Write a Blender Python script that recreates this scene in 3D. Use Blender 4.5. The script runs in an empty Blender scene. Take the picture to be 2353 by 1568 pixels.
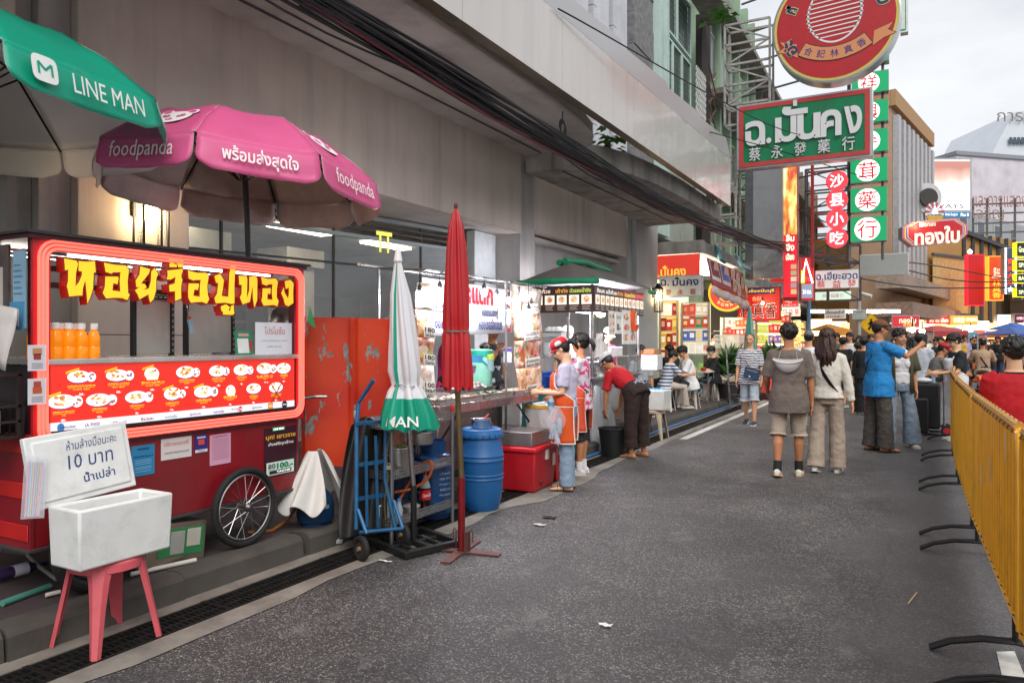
import bpy,math,random
from mathutils import Vector,Matrix,noise
R=math.radians
V=Vector
sc=bpy.context.scene
COL=sc.collection
# --------------------- camera, sky, sun, exposure
CAM_H,FPX,YAW=1.55,1700.0,R(28.4)
cd=bpy.data.cameras.new('camera');cam=bpy.data.objects.new('camera',cd);COL.objects.link(cam)
cam.location=(0,0,CAM_H);cam.rotation_euler=(R(90),0,YAW)
cd.lens=FPX/2352*36;cd.sensor_width=36;cd.clip_start=0.05;cd.clip_end=2000
sc.camera=cam
w=bpy.data.worlds.new('World');sc.world=w;w.use_nodes=True
SUN_EL,SUN_AZ=R(48),R(140)
def build_world():
 nt=w.node_tree;N=nt.nodes;L=nt.links
 bg=N['Background']
 sky=N.new('ShaderNodeTexSky');sky.sky_type='NISHITA';sky.sun_disc=False
 sky.sun_elevation=SUN_EL;sky.sun_rotation=SUN_AZ;sky.dust_density=4.0;sky.air_density=1.0
 hs=N.new('ShaderNodeHueSaturation');hs.inputs['Saturation'].default_value=0.22;hs.inputs['Value'].default_value=1.0
 L.new(sky.outputs[0],hs.inputs['Color'])
 tc=N.new('ShaderNodeTexCoord');mp=N.new('ShaderNodeMapping');mp.inputs['Scale'].default_value=(1.0,1.0,2.6)
 L.new(tc.outputs['Generated'],mp.inputs[0])
 nz=N.new('ShaderNodeTexNoise');nz.inputs['Scale'].default_value=2.3;nz.inputs['Detail'].default_value=7;nz.inputs['Roughness'].default_value=.52
 L.new(mp.outputs[0],nz.inputs['Vector'])
 cr=N.new('ShaderNodeValToRGB');cr.color_ramp.elements[0].position=.34;cr.color_ramp.elements[1].position=.68
 cr.color_ramp.elements[0].color=(5.0,5.25,5.7,1);cr.color_ramp.elements[1].color=(8.1,8.3,8.6,1)
 L.new(nz.outputs[0],cr.inputs[0])
 mx=N.new('ShaderNodeMix');mx.data_type='RGBA';mx.inputs[0].default_value=0.9
 L.new(hs.outputs[0],mx.inputs[6]);L.new(cr.outputs[0],mx.inputs[7])
 L.new(mx.outputs[2],bg.inputs[0]);bg.inputs[1].default_value=0.085
build_world()
sd=bpy.data.lights.new('sun','SUN');so=bpy.data.objects.new('sun',sd);COL.objects.link(so)
sd.energy=1.5;sd.angle=R(40);sd.color=(1.0,.96,.9)
so.rotation_euler=(R(90)-SUN_EL,0,R(180)-SUN_AZ)
sc.view_settings.view_transform='Standard';sc.view_settings.look='None'
sc.view_settings.exposure=0.66;sc.view_settings.gamma=1
sc.render.engine='CYCLES'
try:
 sc.cycles.use_denoising=True;sc.cycles.denoiser='OPENIMAGEDENOISE'
except Exception:
 pass
sc.cycles.max_bounces=8;sc.cycles.diffuse_bounces=4;sc.cycles.glossy_bounces=3
sc.cycles.transmission_bounces=6;sc.cycles.transparent_max_bounces=12
sc.cycles.sample_clamp_indirect=6;sc.cycles.caustics_reflective=False;sc.cycles.caustics_refractive=False
# --------------------- placing helpers: sight lines measured on a plan
SN,CS=math.sin(YAW),math.cos(YAW)
def ray(u,v):
 r=(u-1176)/FPX;up=(784-v)/FPX
 return V((-SN+CS*r,CS+SN*r,up))
EYE=V((0,0,CAM_H))
def P(u,v,d):return EYE+ray(u,v)*d
def G(u,v,z=0.0):
 q=ray(u,v);return EYE+q*((z-CAM_H)/q.z)
def PX(u,v,x):
 q=ray(u,v);return EYE+q*(x/q.x)
def PY(u,v,y):
 q=ray(u,v);return EYE+q*(y/q.y)
# --------------------- materials
def lin(h):
 if not isinstance(h,str):return tuple(h)
 h=h.lstrip('#');h=h if len(h)==6 else ''.join(c*2 for c in h);o=[]
 for i in(0,2,4):
  c=int(h[i:i+2],16)/255
  o.append(c/12.92 if c<=.04045 else((c+.055)/1.055)**2.4)
 return tuple(o)
MATS={}
def mat(col,rough=.55,metal=0.0,emit=0.0,var=.12,vs=6.0,bump=0.0,bs=40.0,alpha=1.0,trans=0.0,spec=.5,dirt=0.0,coat=0.0,ecol=None,name=None,streak=0.0):
 key=(str(col),rough,metal,emit,var,vs,bump,bs,alpha,trans,spec,dirt,coat,str(ecol),streak)
 if key in MATS:return MATS[key]
 m=bpy.data.materials.new(name or 'paint');m.use_nodes=True;MATS[key]=m
 nt=m.node_tree;N=nt.nodes;L=nt.links;b=N['Principled BSDF']
 c=lin(col)
 b.inputs['Base Color'].default_value=(*c,1);b.inputs['Roughness'].default_value=rough
 b.inputs['Metallic'].default_value=metal;b.inputs['Alpha'].default_value=alpha
 b.inputs['Transmission Weight'].default_value=trans;b.inputs['Specular IOR Level'].default_value=spec
 b.inputs['Coat Weight'].default_value=coat
 m.diffuse_color=(*c,1)
 if emit>0:
  b.inputs['Emission Color'].default_value=(*(lin(ecol)if ecol else c),1);b.inputs['Emission Strength'].default_value=emit
 if var>0 or bump>0 or dirt>0:
  tc=N.new('ShaderNodeTexCoord')
  nz=N.new('ShaderNodeTexNoise');nz.inputs['Scale'].default_value=vs;nz.inputs['Detail'].default_value=5
  L.new(tc.outputs['Object'],nz.inputs['Vector'])
  if var>0:
   cr=N.new('ShaderNodeValToRGB');e=cr.color_ramp.elements
   e[0].position=.3;e[1].position=.72
   e[0].color=(*[max(0,x*(1-var))for x in c],1);e[1].color=(*[min(1,x*(1+var*.8))for x in c],1)
   L.new(nz.outputs[0],cr.inputs[0]);src=cr.outputs[0]
   if dirt>0:
    n2=N.new('ShaderNodeTexNoise');n2.inputs['Scale'].default_value=vs*.6;n2.inputs['Detail'].default_value=9;n2.inputs['Roughness'].default_value=.7
    L.new(tc.outputs['Object'],n2.inputs['Vector'])
    c2=N.new('ShaderNodeValToRGB');c2.color_ramp.elements[0].position=.5;c2.color_ramp.elements[1].position=.72
    c2.color_ramp.elements[1].color=(dirt,dirt,dirt,1)
    L.new(n2.outputs[0],c2.inputs[0])
    mx=N.new('ShaderNodeMix');mx.data_type='RGBA'
    L.new(c2.outputs[0],mx.inputs[0]);L.new(src,mx.inputs[6]);mx.inputs[7].default_value=(.06,.05,.042,1)
    src=mx.outputs[2]
   if streak>0:
    mp=N.new('ShaderNodeMapping');mp.inputs['Scale'].default_value=(2.2,2.2,.16);L.new(tc.outputs['Object'],mp.inputs[0])
    n5=N.new('ShaderNodeTexNoise');n5.inputs['Scale'].default_value=1.5;n5.inputs['Detail'].default_value=7;n5.inputs['Roughness'].default_value=.65;L.new(mp.outputs[0],n5.inputs['Vector'])
    c5=N.new('ShaderNodeValToRGB');c5.color_ramp.elements[0].position=.48;c5.color_ramp.elements[1].position=.75;c5.color_ramp.elements[1].color=(streak,streak,streak,1);L.new(n5.outputs[0],c5.inputs[0])
    m5=N.new('ShaderNodeMix');m5.data_type='RGBA';L.new(c5.outputs[0],m5.inputs[0]);L.new(src,m5.inputs[6]);m5.inputs[7].default_value=(.07,.06,.05,1);src=m5.outputs[2]
   L.new(src,b.inputs['Base Color'])
   mr=N.new('ShaderNodeMapRange');mr.inputs[3].default_value=max(.03,rough-.1);mr.inputs[4].default_value=min(1,rough+.12)
   L.new(nz.outputs[0],mr.inputs[0]);L.new(mr.outputs[0],b.inputs['Roughness'])
  if bump>0:
   n3=N.new('ShaderNodeTexNoise');n3.inputs['Scale'].default_value=bs;n3.inputs['Detail'].default_value=4
   L.new(tc.outputs['Object'],n3.inputs['Vector'])
   bp=N.new('ShaderNodeBump');bp.inputs['Strength'].default_value=bump;bp.inputs['Distance'].default_value=.01
   L.new(n3.outputs[0],bp.inputs['Height']);L.new(bp.outputs[0],b.inputs['Normal'])
 return m
def fabric(col,tl=.45,**k):
 m=mat(col,**k);nt=m.node_tree
 if 'tl' in m:return m
 m['tl']=1;N=nt.nodes;b=N['Principled BSDF'];o=N['Material Output'];t=N.new('ShaderNodeBsdfTranslucent');t.inputs[0].default_value=(*[min(1,x*1.3)for x in lin(col)],1);x=N.new('ShaderNodeMixShader');x.inputs[0].default_value=tl;nt.links.new(b.outputs[0],x.inputs[1]);nt.links.new(t.outputs[0],x.inputs[2]);nt.links.new(x.outputs[0],o.inputs[0]);return m
def glow(col,s,body=None):return mat(body or col,.5,emit=s,ecol=col,var=0)
def nodes_mat(name,fn):
 if name in MATS:return MATS[name]
 m=bpy.data.materials.new(name);m.use_nodes=True;MATS[name]=m
 fn(m.node_tree,m.node_tree.nodes,m.node_tree.links,m.node_tree.nodes['Principled BSDF'])
 return m
def ramp(N,stops,const=False):
 cr=N.new('ShaderNodeValToRGB');e=cr.color_ramp.elements
 if const:cr.color_ramp.interpolation='CONSTANT'
 while len(e)<len(stops):e.new(.5)
 for k,(p,c)in enumerate(stops):
  e[k].position=p;e[k].color=(*lin(c),1)
 return cr
def food_mat(name,stops,scale=18,emit=0.0):
 def fn(nt,N,L,b):
  tc=N.new('ShaderNodeTexCoord');vo=N.new('ShaderNodeTexVoronoi');vo.inputs['Scale'].default_value=scale
  L.new(tc.outputs['Object'],vo.inputs['Vector'])
  nz=N.new('ShaderNodeTexNoise');nz.inputs['Scale'].default_value=scale*.45;nz.inputs['Detail'].default_value=6
  L.new(tc.outputs['Object'],nz.inputs['Vector'])
  mx=N.new('ShaderNodeMix');mx.data_type='RGBA';mx.inputs[0].default_value=.55
  L.new(vo.outputs['Color'],mx.inputs[6]);L.new(nz.outputs['Color'],mx.inputs[7])
  sp=N.new('ShaderNodeSeparateColor');L.new(mx.outputs[2],sp.inputs[0])
  cr=ramp(N,stops);L.new(sp.outputs[0],cr.inputs[0]);L.new(cr.outputs[0],b.inputs['Base Color']);b.inputs['Roughness'].default_value=.4
  if emit:
   L.new(cr.outputs[0],b.inputs['Emission Color']);b.inputs['Emission Strength'].default_value=emit
 return nodes_mat(name,fn)
def stripe_mat(name,c1,c2,freq,axis=2,distort=0.0,duty=.5,rough=.8):
 def fn(nt,N,L,b):
  tc=N.new('ShaderNodeTexCoord');sp=N.new('ShaderNodeSeparateXYZ');
  src=tc.outputs['Object']
  if distort:
   nz=N.new('ShaderNodeTexNoise');nz.inputs['Scale'].default_value=9;L.new(src,nz.inputs['Vector'])
   ad=N.new('ShaderNodeMix');ad.data_type='VECTOR';ad.inputs[0].default_value=distort
   L.new(src,ad.inputs[4]);L.new(nz.outputs['Color'],ad.inputs[5]);src=ad.outputs[1]
  L.new(src,sp.inputs[0])
  mu=N.new('ShaderNodeMath');mu.operation='MULTIPLY';mu.inputs[1].default_value=freq;L.new(sp.outputs[axis],mu.inputs[0])
  fr=N.new('ShaderNodeMath');fr.operation='FRACT';L.new(mu.outputs[0],fr.inputs[0])
  cr=ramp(N,[(0,c1),(duty,c2)],True);L.new(fr.outputs[0],cr.inputs[0])
  L.new(cr.outputs[0],b.inputs['Base Color']);b.inputs['Roughness'].default_value=rough
 return nodes_mat(name,fn)
# --------------------- mesh builder
_txt={}
def glyphs(s,bold=0.0,sp=1.0):
 bold=min(bold,.006)if any(0x2e80<ord(ch)<0xfb00 for ch in s)else bold;k=(s,bold,sp)
 if k not in _txt:
  cu=bpy.data.curves.new('lettering','FONT');cu.body=s;cu.size=1;cu.resolution_u=2;cu.offset=bold;cu.space_character=sp
  o=bpy.data.objects.new('lettering',cu);COL.objects.link(o)
  bpy.context.view_layer.update()
  me=bpy.data.meshes.new_from_object(o.evaluated_get(bpy.context.evaluated_depsgraph_get()))
  vs=[tuple(v.co[:2])for v in me.vertices];fs=[tuple(p.vertices)for p in me.polygons]
  bpy.data.objects.remove(o);bpy.data.curves.remove(cu);bpy.data.meshes.remove(me)
  if not vs:vs=[(0,0)]
  x0=min(v[0]for v in vs);x1=max(v[0]for v in vs);y0=min(v[1]for v in vs);y1=max(v[1]for v in vs)
  _txt[k]=(vs,fs,x0,x1,y0,y1)
 return _txt[k]
class MB:
 def __init__(s):s.v=[];s.f=[];s.m=[];s.mats=[];s.T=None
 def mi(s,m):
  if m not in s.mats:s.mats.append(m)
  return s.mats.index(m)
 def add(s,vs,fs,m):
  o=len(s.v);k=s.mi(m)
  if s.T is not None:vs=[s.T@V(v)for v in vs]
  s.v+=[V(v)for v in vs]
  for f in fs:s.f.append([i+o for i in f]);s.m.append(k)
  return s
 def box(s,c,d,m,rz=0.0,rx=0.0,ry=0.0,taper=1.0):
  x,y,z=d[0]/2,d[1]/2,d[2]/2;t=taper
  vs=[V((a*x*(t if cc<0 else 1),b*y*(t if cc<0 else 1),cc*z))for cc in(-1,1)for b in(-1,1)for a in(-1,1)]
  M=Matrix.Translation(c)@Matrix.Rotation(rz,4,'Z')@Matrix.Rotation(rx,4,'X')@Matrix.Rotation(ry,4,'Y')
  return s.add([M@v for v in vs],[(0,2,3,1),(4,5,7,6),(0,1,5,4),(2,6,7,3),(0,4,6,2),(1,3,7,5)],m)
 def bb(s,a,b,m):
  a,b=V(a),V(b);return s.box((a+b)/2,[abs(x)for x in(b-a)],m)
 def poly(s,pts,m):return s.add(pts,[tuple(range(len(pts)))],m)
 def prism(s,pts,off,m):
  off=V(off);n=len(pts);pts=[V(p)for p in pts]
  fs=[tuple(range(n-1,-1,-1)),tuple(range(n,2*n))]+[(i,(i+1)%n,n+(i+1)%n,n+i)for i in range(n)]
  return s.add(pts+[p+off for p in pts],fs,m)
 def tube(s,pts,r,m,n=8,cap=True,closed=False,ell=None):
  pts=[V(p)for p in pts];rs=r if isinstance(r,(list,tuple))else[r]*len(pts)
  k=len(pts);vs=[];up=None
  for i in range(k):
   if closed:t=pts[(i+1)%k]-pts[i-1]
   else:t=pts[min(i+1,k-1)]-pts[max(i-1,0)]
   t=t.normalized()if t.length>1e-9 else V((0,0,1))
   if up is None:up=V((0,0,1))if abs(t.z)<.9 else V((0,1,0))
   a=t.cross(up)
   a=a.normalized()if a.length>1e-6 else t.orthogonal().normalized()
   b=a.cross(t).normalized();up=b
   ra,rb=(rs[i],rs[i])if not isinstance(rs[i],(list,tuple))else rs[i]
   for j in range(n):
    q=2*math.pi*j/n;vs.append(pts[i]+a*(math.cos(q)*ra)+b*(math.sin(q)*rb))
  fs=[]
  for i in range(k if closed else k-1):
   for j in range(n):
    a0=i*n+j;a1=i*n+(j+1)%n;b0=((i+1)%k)*n+j;b1=((i+1)%k)*n+(j+1)%n
    fs.append((a0,a1,b1,b0))
  if cap and not closed:fs+=[tuple(range(n-1,-1,-1)),tuple((k-1)*n+j for j in range(n))]
  return s.add(vs,fs,m)
 def bar(s,a,b,w,h,m):
  a,b=V(a),V(b);t=(b-a);L=t.length;t.normalize()
  q=V((0,0,1))if abs(t.z)<.95 else V((1,0,0))
  x=t.cross(q).normalized()*(w/2);y=x.cross(t).normalized()*(h/2)
  vs=[p+i*x+j*y for p in(a,b)for(i,j)in((-1,-1),(1,-1),(1,1),(-1,1))]
  return s.add(vs,[(3,2,1,0),(4,5,6,7),(0,1,5,4),(1,2,6,5),(2,3,7,6),(3,0,4,7)],m)
 def lathe(s,prof,c,m,n=20,M=None,cap=True):
  vs=[];M=M or Matrix.Identity(4);c=V(c)
  for(r,z)in prof:
   for j in range(n):
    q=2*math.pi*j/n;vs.append(c+(M@V((r*math.cos(q),r*math.sin(q),z))))
  fs=[(i*n+j,i*n+(j+1)%n,(i+1)*n+(j+1)%n,(i+1)*n+j)for i in range(len(prof)-1)for j in range(n)]
  if cap:fs+=[tuple(range(n-1,-1,-1)),tuple((len(prof)-1)*n+j for j in range(n))]
  return s.add(vs,fs,m)
 def ell(s,c,r,m,n=12,k=7,M=None):
  if not isinstance(r,(list,tuple)):r=(r,r,r)
  c=V(c);vs=[]
  for i in range(k+1):
   t=math.pi*i/k;t=min(max(t,.02),math.pi-.02)
   for j in range(n):
    q=2*math.pi*j/n;p=V((r[0]*math.sin(t)*math.cos(q),r[1]*math.sin(t)*math.sin(q),-r[2]*math.cos(t)))
    vs.append(c+(M@p if M else p))
  fs=[(i*n+j,i*n+(j+1)%n,(i+1)*n+(j+1)%n,(i+1)*n+j)for i in range(k)for j in range(n)]
  fs+=[tuple(range(n-1,-1,-1)),tuple(k*n+j for j in range(n))]
  return s.add(vs,fs,m)
 def loft(s,rings,m,cap=True):
  n=len(rings[0]);vs=[p for r in rings for p in r]
  fs=[(i*n+j,i*n+(j+1)%n,(i+1)*n+(j+1)%n,(i+1)*n+j)for i in range(len(rings)-1)for j in range(n)]
  if cap:fs+=[tuple(range(n-1,-1,-1)),tuple((len(rings)-1)*n+j for j in range(n))]
  return s.add(vs,fs,m)
 def grid(s,fn,nu,nv,m):
  vs=[fn(i/nu,j/nv)for j in range(nv+1)for i in range(nu+1)]
  return s.add(vs,[(j*(nu+1)+i,j*(nu+1)+i+1,(j+1)*(nu+1)+i+1,(j+1)*(nu+1)+i)for j in range(nv)for i in range(nu)],m)
 def text(s,t,o,rt,up,m,w=None,h=None,bold=0.0,depth=0.0,side=None,align='c',fn=None,sp=1.0,shear=0.0):
  """letters on the plane spanned by rt and up; o is the middle (or left edge) of the line"""
  vs,fs,x0,x1,y0,y1=glyphs(t,bold,sp)
  rt,up,o=V(rt).normalized(),V(up).normalized(),V(o);nrm=rt.cross(up)
  W,H=x1-x0,y1-y0
  kx=w/W if w else h/H;ky=h/H if h else kx
  ox={'c':(x0+x1)/2,'l':x0,'r':x1}[align];oy=(y0+y1)/2
  def tr(p,d=0.0):
   a,b=(p[0]-ox)*kx,(p[1]-oy)*ky;a+=b*shear
   return fn(a,b,d)if fn else o+rt*a+up*b+nrm*d
  s.add([tr(p,depth)for p in vs],fs,m)
  if depth>0:
   ed={}
   for f in fs:
    for i in range(len(f)):
     a,b=f[i],f[(i+1)%len(f)]
     ed[(a,b)]=ed.get((a,b),0)+1
   side=side or m
   out=[(a,b)for(a,b)in ed if(b,a)not in ed]
   vv=[];ff=[]
   for(a,b)in out:
    k=len(vv);vv+=[tr(vs[a],0),tr(vs[b],0),tr(vs[b],depth),tr(vs[a],depth)];ff.append((k,k+1,k+2,k+3))
   s.add(vv,ff,side)
  return s
 def disc(s,c,rt,up,a,b,m,n=20,a0=0,a1=2*math.pi):
  rt,up,c=V(rt).normalized(),V(up).normalized(),V(c)
  return s.poly([c+rt*(a*math.cos(a0+(a1-a0)*j/n))+up*(b*math.sin(a0+(a1-a0)*j/n))for j in range(n)],m)
 def ring(s,c,rt,up,a,b,wd,m,n=28):
  rt,up,c=V(rt).normalized(),V(up).normalized(),V(c);vs=[]
  for j in range(n):
   q=2*math.pi*j/n
   for k in(0,wd):vs.append(c+rt*((a-k)*math.cos(q))+up*((b-k)*math.sin(q)))
  return s.add(vs,[(2*j,(2*j+2)%(2*n),(2*j+3)%(2*n),2*j+1)for j in range(n)],m)
 def build(s,name,parent=None,bev=0.0,smooth=35,solid=0.0,sub=0,loc=None,thing=None):
  me=bpy.data.meshes.new(name)
  org=V((0,0,0))
  if parent is not None:org=ORG.get(parent.name,V((0,0,0)))
  elif loc is not None:org=V(loc)
  me.from_pydata([v-org for v in s.v],[],s.f)
  for m in s.mats:me.materials.append(m)
  me.polygons.foreach_set('material_index',s.m)
  me.update()
  if smooth:
   me.shade_smooth()
   try:me.set_sharp_from_angle(angle=R(smooth))
   except Exception:pass
  o=bpy.data.objects.new(name,me);COL.objects.link(o);ORG[o.name]=org
  if parent is not None:o.parent=parent
  else:o.location=org
  if solid:
   q=o.modifiers.new('thick','SOLIDIFY');q.thickness=solid;q.offset=0
  if bev:
   q=o.modifiers.new('edge','BEVEL');q.width=bev;q.segments=2;q.limit_method='ANGLE';q.angle_limit=R(40)
  if sub:
   q=o.modifiers.new('sub','SUBSURF');q.levels=sub;q.render_levels=sub
  return o
ORG={}
def spl(pts,n):
 out=[];k=len(pts)-1
 for i in range(n+1):
  t=i/n*k;a=min(int(t),k-1);f=t-a;p=[V(pts[max(0,min(k,j))])for j in(a-1,a,a+1,a+2)]
  out.append(.5*((2*p[1])+(p[2]-p[0])*f+(2*p[0]-5*p[1]+4*p[2]-p[3])*f*f+(3*p[1]-p[0]-3*p[2]+p[3])*f**3))
 return out
def tag(o,label=None,cat=None,group=None,kind=None):
 if label:o['label']=label
 if cat:o['category']=cat
 if group:o['group']=group
 if kind:o['kind']=kind
 return o
def thing(name,loc,label,cat,group=None):
 o=bpy.data.objects.new(name,None);COL.objects.link(o);o.location=loc;o.empty_display_size=.1
 ORG[o.name]=V(loc)
 return tag(o,label,cat,group)
def copy_tree(o,parent=None):
 c=o.copy();COL.objects.link(c)
 if parent is not None:c.parent=parent
 for ch in list(o.children):copy_tree(ch,c)
 return c
def struct(mb,name,**k):return tag(mb.build(name,**k),kind='structure')
def single(mb,name,label,cat,group=None,loc=None,**k):
 if loc is None:
  xs=[v.x for v in mb.v];ys=[v.y for v in mb.v];zs=[v.z for v in mb.v]
  loc=((min(xs)+max(xs))/2,(min(ys)+max(ys))/2,min(zs))
 return tag(mb.build(name,loc=loc,**k),label,cat,group)
def quadpt(q,a,b):
 bl,br,tr,tl=[V(p)for p in q]
 return(bl*(1-a)+br*a)*(1-b)+(tl*(1-a)+tr*a)*b
X,Y,Z=V((1,0,0)),V((0,1,0)),V((0,0,1))
STEEL=mat('#b9b9b8',.28,1.0,var=.15,vs=9,bump=.05,bs=30)
DSTEEL=mat('#6d6a68',.4,.9,var=.25,vs=7)
BLACK=mat('#141414',.5,var=.3)
RUBBER=mat('#1b1a1a',.75,var=.3,bump=.2)
WHITE=mat('#e6e6e4',.5,var=.05)
REDP=mat('#b01823',.4,var=.12)
CONC=mat('#8d8984',.85,var=.25,vs=3,bump=.25,bs=25,dirt=.35,streak=.7)
# --------------------- the ground
def n3c(N,L,tc):
 n=N.new('ShaderNodeTexNoise');n.inputs['Scale'].default_value=2.2;n.inputs['Detail'].default_value=6;L.new(tc.outputs['Object'],n.inputs['Vector']);return n.outputs['Color']
def asphalt_nodes(nt,N,L,b):
 tc=N.new('ShaderNodeTexCoord')
 vo=N.new('ShaderNodeTexVoronoi');vo.inputs['Scale'].default_value=125;L.new(tc.outputs['Object'],vo.inputs['Vector'])
 sp=N.new('ShaderNodeSeparateColor');L.new(vo.outputs['Color'],sp.inputs[0])
 cr=ramp(N,[(0,'#39383a'),(.55,'#4c4b4c'),(.84,'#676564'),(.97,'#9c9992')]);L.new(sp.outputs[0],cr.inputs[0])
 n1=N.new('ShaderNodeTexNoise');n1.inputs['Scale'].default_value=.55;n1.inputs['Detail'].default_value=8;n1.inputs['Roughness'].default_value=.62
 L.new(tc.outputs['Object'],n1.inputs['Vector'])
 c1=ramp(N,[(.36,(.5,.5,.51)),(.64,(1.16,1.14,1.12))]);L.new(n1.outputs[0],c1.inputs[0])
 mx=N.new('ShaderNodeMix');mx.data_type='RGBA';mx.blend_type='MULTIPLY';mx.inputs[0].default_value=1
 L.new(cr.outputs[0],mx.inputs[6]);L.new(c1.outputs[0],mx.inputs[7])
 sx=N.new('ShaderNodeSeparateXYZ');L.new(tc.outputs['Object'],sx.inputs[0])
 n2=N.new('ShaderNodeTexNoise');n2.inputs['Scale'].default_value=1.1;n2.inputs['Detail'].default_value=7;L.new(tc.outputs['Object'],n2.inputs['Vector'])
 a=N.new('ShaderNodeMath');a.operation='MULTIPLY_ADD';a.inputs[1].default_value=1.6;L.new(n2.outputs[0],a.inputs[0]);L.new(sx.outputs[0],a.inputs[2])
 c2=ramp(N,[(.35,(0,0,0)),(.62,(1,1,1))]);L.new(a.outputs[0],c2.inputs[0])
 m2=N.new('ShaderNodeMix');m2.data_type='RGBA';mm=N.new('ShaderNodeMath');mm.operation='MULTIPLY';mm.inputs[1].default_value=.6
 L.new(c2.outputs[0],mm.inputs[0]);L.new(mm.outputs[0],m2.inputs[0]);L.new(mx.outputs[2],m2.inputs[6]);m2.inputs[7].default_value=(.085,.082,.088,1)
 n6=N.new('ShaderNodeTexNoise');n6.inputs['Scale'].default_value=.8;n6.inputs['Detail'].default_value=9;n6.inputs['Roughness'].default_value=.66;n6.inputs['Distortion'].default_value=.6;L.new(tc.outputs['Object'],n6.inputs['Vector'])
 c6=ramp(N,[(.53,(0,0,0)),(.60,(.5,.5,.5))]);L.new(n6.outputs[0],c6.inputs[0]);m6=N.new('ShaderNodeMix');m6.data_type='RGBA';L.new(c6.outputs[0],m6.inputs[0]);L.new(m2.outputs[2],m6.inputs[6]);m6.inputs[7].default_value=(.052,.05,.052,1);m2=m6
 v2=N.new('ShaderNodeTexVoronoi');v2.feature='DISTANCE_TO_EDGE';v2.inputs['Scale'].default_value=.55;mw=N.new('ShaderNodeMix');mw.data_type='VECTOR';mw.inputs[0].default_value=.22;L.new(tc.outputs['Object'],mw.inputs[4]);L.new(n3c(N,L,tc),mw.inputs[5]);L.new(mw.outputs[1],v2.inputs['Vector'])
 c7=ramp(N,[(.0,(.4,.4,.4)),(.006,(0,0,0))]);L.new(v2.outputs['Distance'],c7.inputs[0]);m7=N.new('ShaderNodeMix');m7.data_type='RGBA';L.new(c7.outputs[0],m7.inputs[0]);L.new(m2.outputs[2],m7.inputs[6]);m7.inputs[7].default_value=(.035,.033,.033,1);m2=m7
 n4=N.new('ShaderNodeTexNoise');n4.inputs['Scale'].default_value=2.3;n4.inputs['Detail'].default_value=10;n4.inputs['Roughness'].default_value=.7;L.new(tc.outputs['Object'],n4.inputs['Vector'])
 c4=ramp(N,[(.58,(0,0,0)),(.68,(.6,.6,.62))]);L.new(n4.outputs[0],c4.inputs[0])
 m4=N.new('ShaderNodeMix');m4.data_type='RGBA';L.new(c4.outputs[0],m4.inputs[0]);L.new(m2.outputs[2],m4.inputs[6]);m4.inputs[7].default_value=(.17,.165,.16,1)
 L.new(m4.outputs[2],b.inputs['Base Color'])
 b.inputs['Roughness'].default_value=.62
 bp=N.new('ShaderNodeBump');bp.inputs['Strength'].default_value=.55;bp.inputs['Distance'].default_value=.006
 L.new(vo.outputs['Distance'],bp.inputs['Height'])
 b2=N.new('ShaderNodeBump');b2.inputs['Strength'].default_value=.3;b2.inputs['Distance'].default_value=.02
 n3=N.new('ShaderNodeTexNoise');n3.inputs['Scale'].default_value=14;L.new(tc.outputs['Object'],n3.inputs['Vector'])
 L.new(n3.outputs[0],b2.inputs['Height']);L.new(bp.outputs[0],b2.inputs['Normal']);L.new(b2.outputs[0],b.inputs['Normal'])
ASPH=nodes_mat('asphalt',asphalt_nodes)
rnd=random.Random(4)
b=MB();b.poly([(-3.36,-20,0),(400,-20,0),(400,600,0),(-3.36,600,0)],ASPH);struct(b,'road',smooth=0)
GUT=mat('#827c74',.85,var=.3,vs=4,bump=.3,bs=30,dirt=.55)
b=MB()
b.bb((-3.84,-3,-.3),(-3.72,40,.006),GUT)
e=[(-3.45,y*.35-3,.006)for y in range(0,124)]
e2=[(-3.31+rnd.uniform(-.035,.05)+(.16 if 6.2<y*.35-3<8 else 0),y*.35-3,.006)for y in range(0,124)]
for i in range(123):b.poly([e[i],e2[i],e2[i+1],e[i+1]],GUT)
b.poly([(-3.45,-3,-.3),(-3.45,40,-.3),(-3.45,40,.006),(-3.45,-3,.006)],GUT)
b.poly([(-3.72,-3,-.28),(-3.45,-3,-.28),(-3.45,40,-.28),(-3.72,40,-.28)],mat('#2a2724',.9))
struct(b,'gutter',smooth=0)
PAVE=mat('#45373a',.8,var=.35,vs=2.5,bump=.2,bs=20,dirt=.6)
b=MB();b.poly([(-400,-20,.15),(-4.02,-20,.15),(-4.02,600,.15),(-400,600,.15)],PAVE);struct(b,'pavement',smooth=0)
CURB=mat('#4b4742',.85,var=.35,vs=3,bump=.35,bs=22,dirt=.7)
b=MB()
for k in range(40):
 y0=-2+k*1.0+rnd.uniform(-.03,.03);y1=y0+.985;dx=rnd.uniform(-.008,.008)
 pr=[(-4.03,.0),(-4.03,.152),(-3.92,.158),(-3.87,.148),(-3.845,.12),(-3.84,.06),(-3.835,0)]
 b.prism([(x+dx,y0,z)for x,z in pr],(0,y1-y0,0),CURB)
b.poly([(-4.04,-3,.003),(-3.83,-3,.003),(-3.83,40,.003),(-4.04,40,.003)],CURB);b.bb((-4.05,-3,0),(-4.022,40,.148),CURB);struct(b,'curb',smooth=30)
GR=mat('#2b2a29',.6,.6,var=.4,vs=12)
b=MB()
for i in range(4):b.box((-3.70+i*.0767,.5,-.004),(.014,.985,.02),GR)
for j in range(29):b.box((-3.585,.012+j*.0349,-.006),(.23,.009,.016),GR)
b.box((-3.585,.006,-.004),(.262,.012,.022),GR);b.box((-3.585,.99,-.004),(.262,.012,.022),GR)
g0=single(b,'drain_grate','black iron drain grate section in the gutter below the curb','drain grate','drain grates along the gutter',loc=(-3.585,0,0),smooth=0)
g0.location.y=1.0
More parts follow.
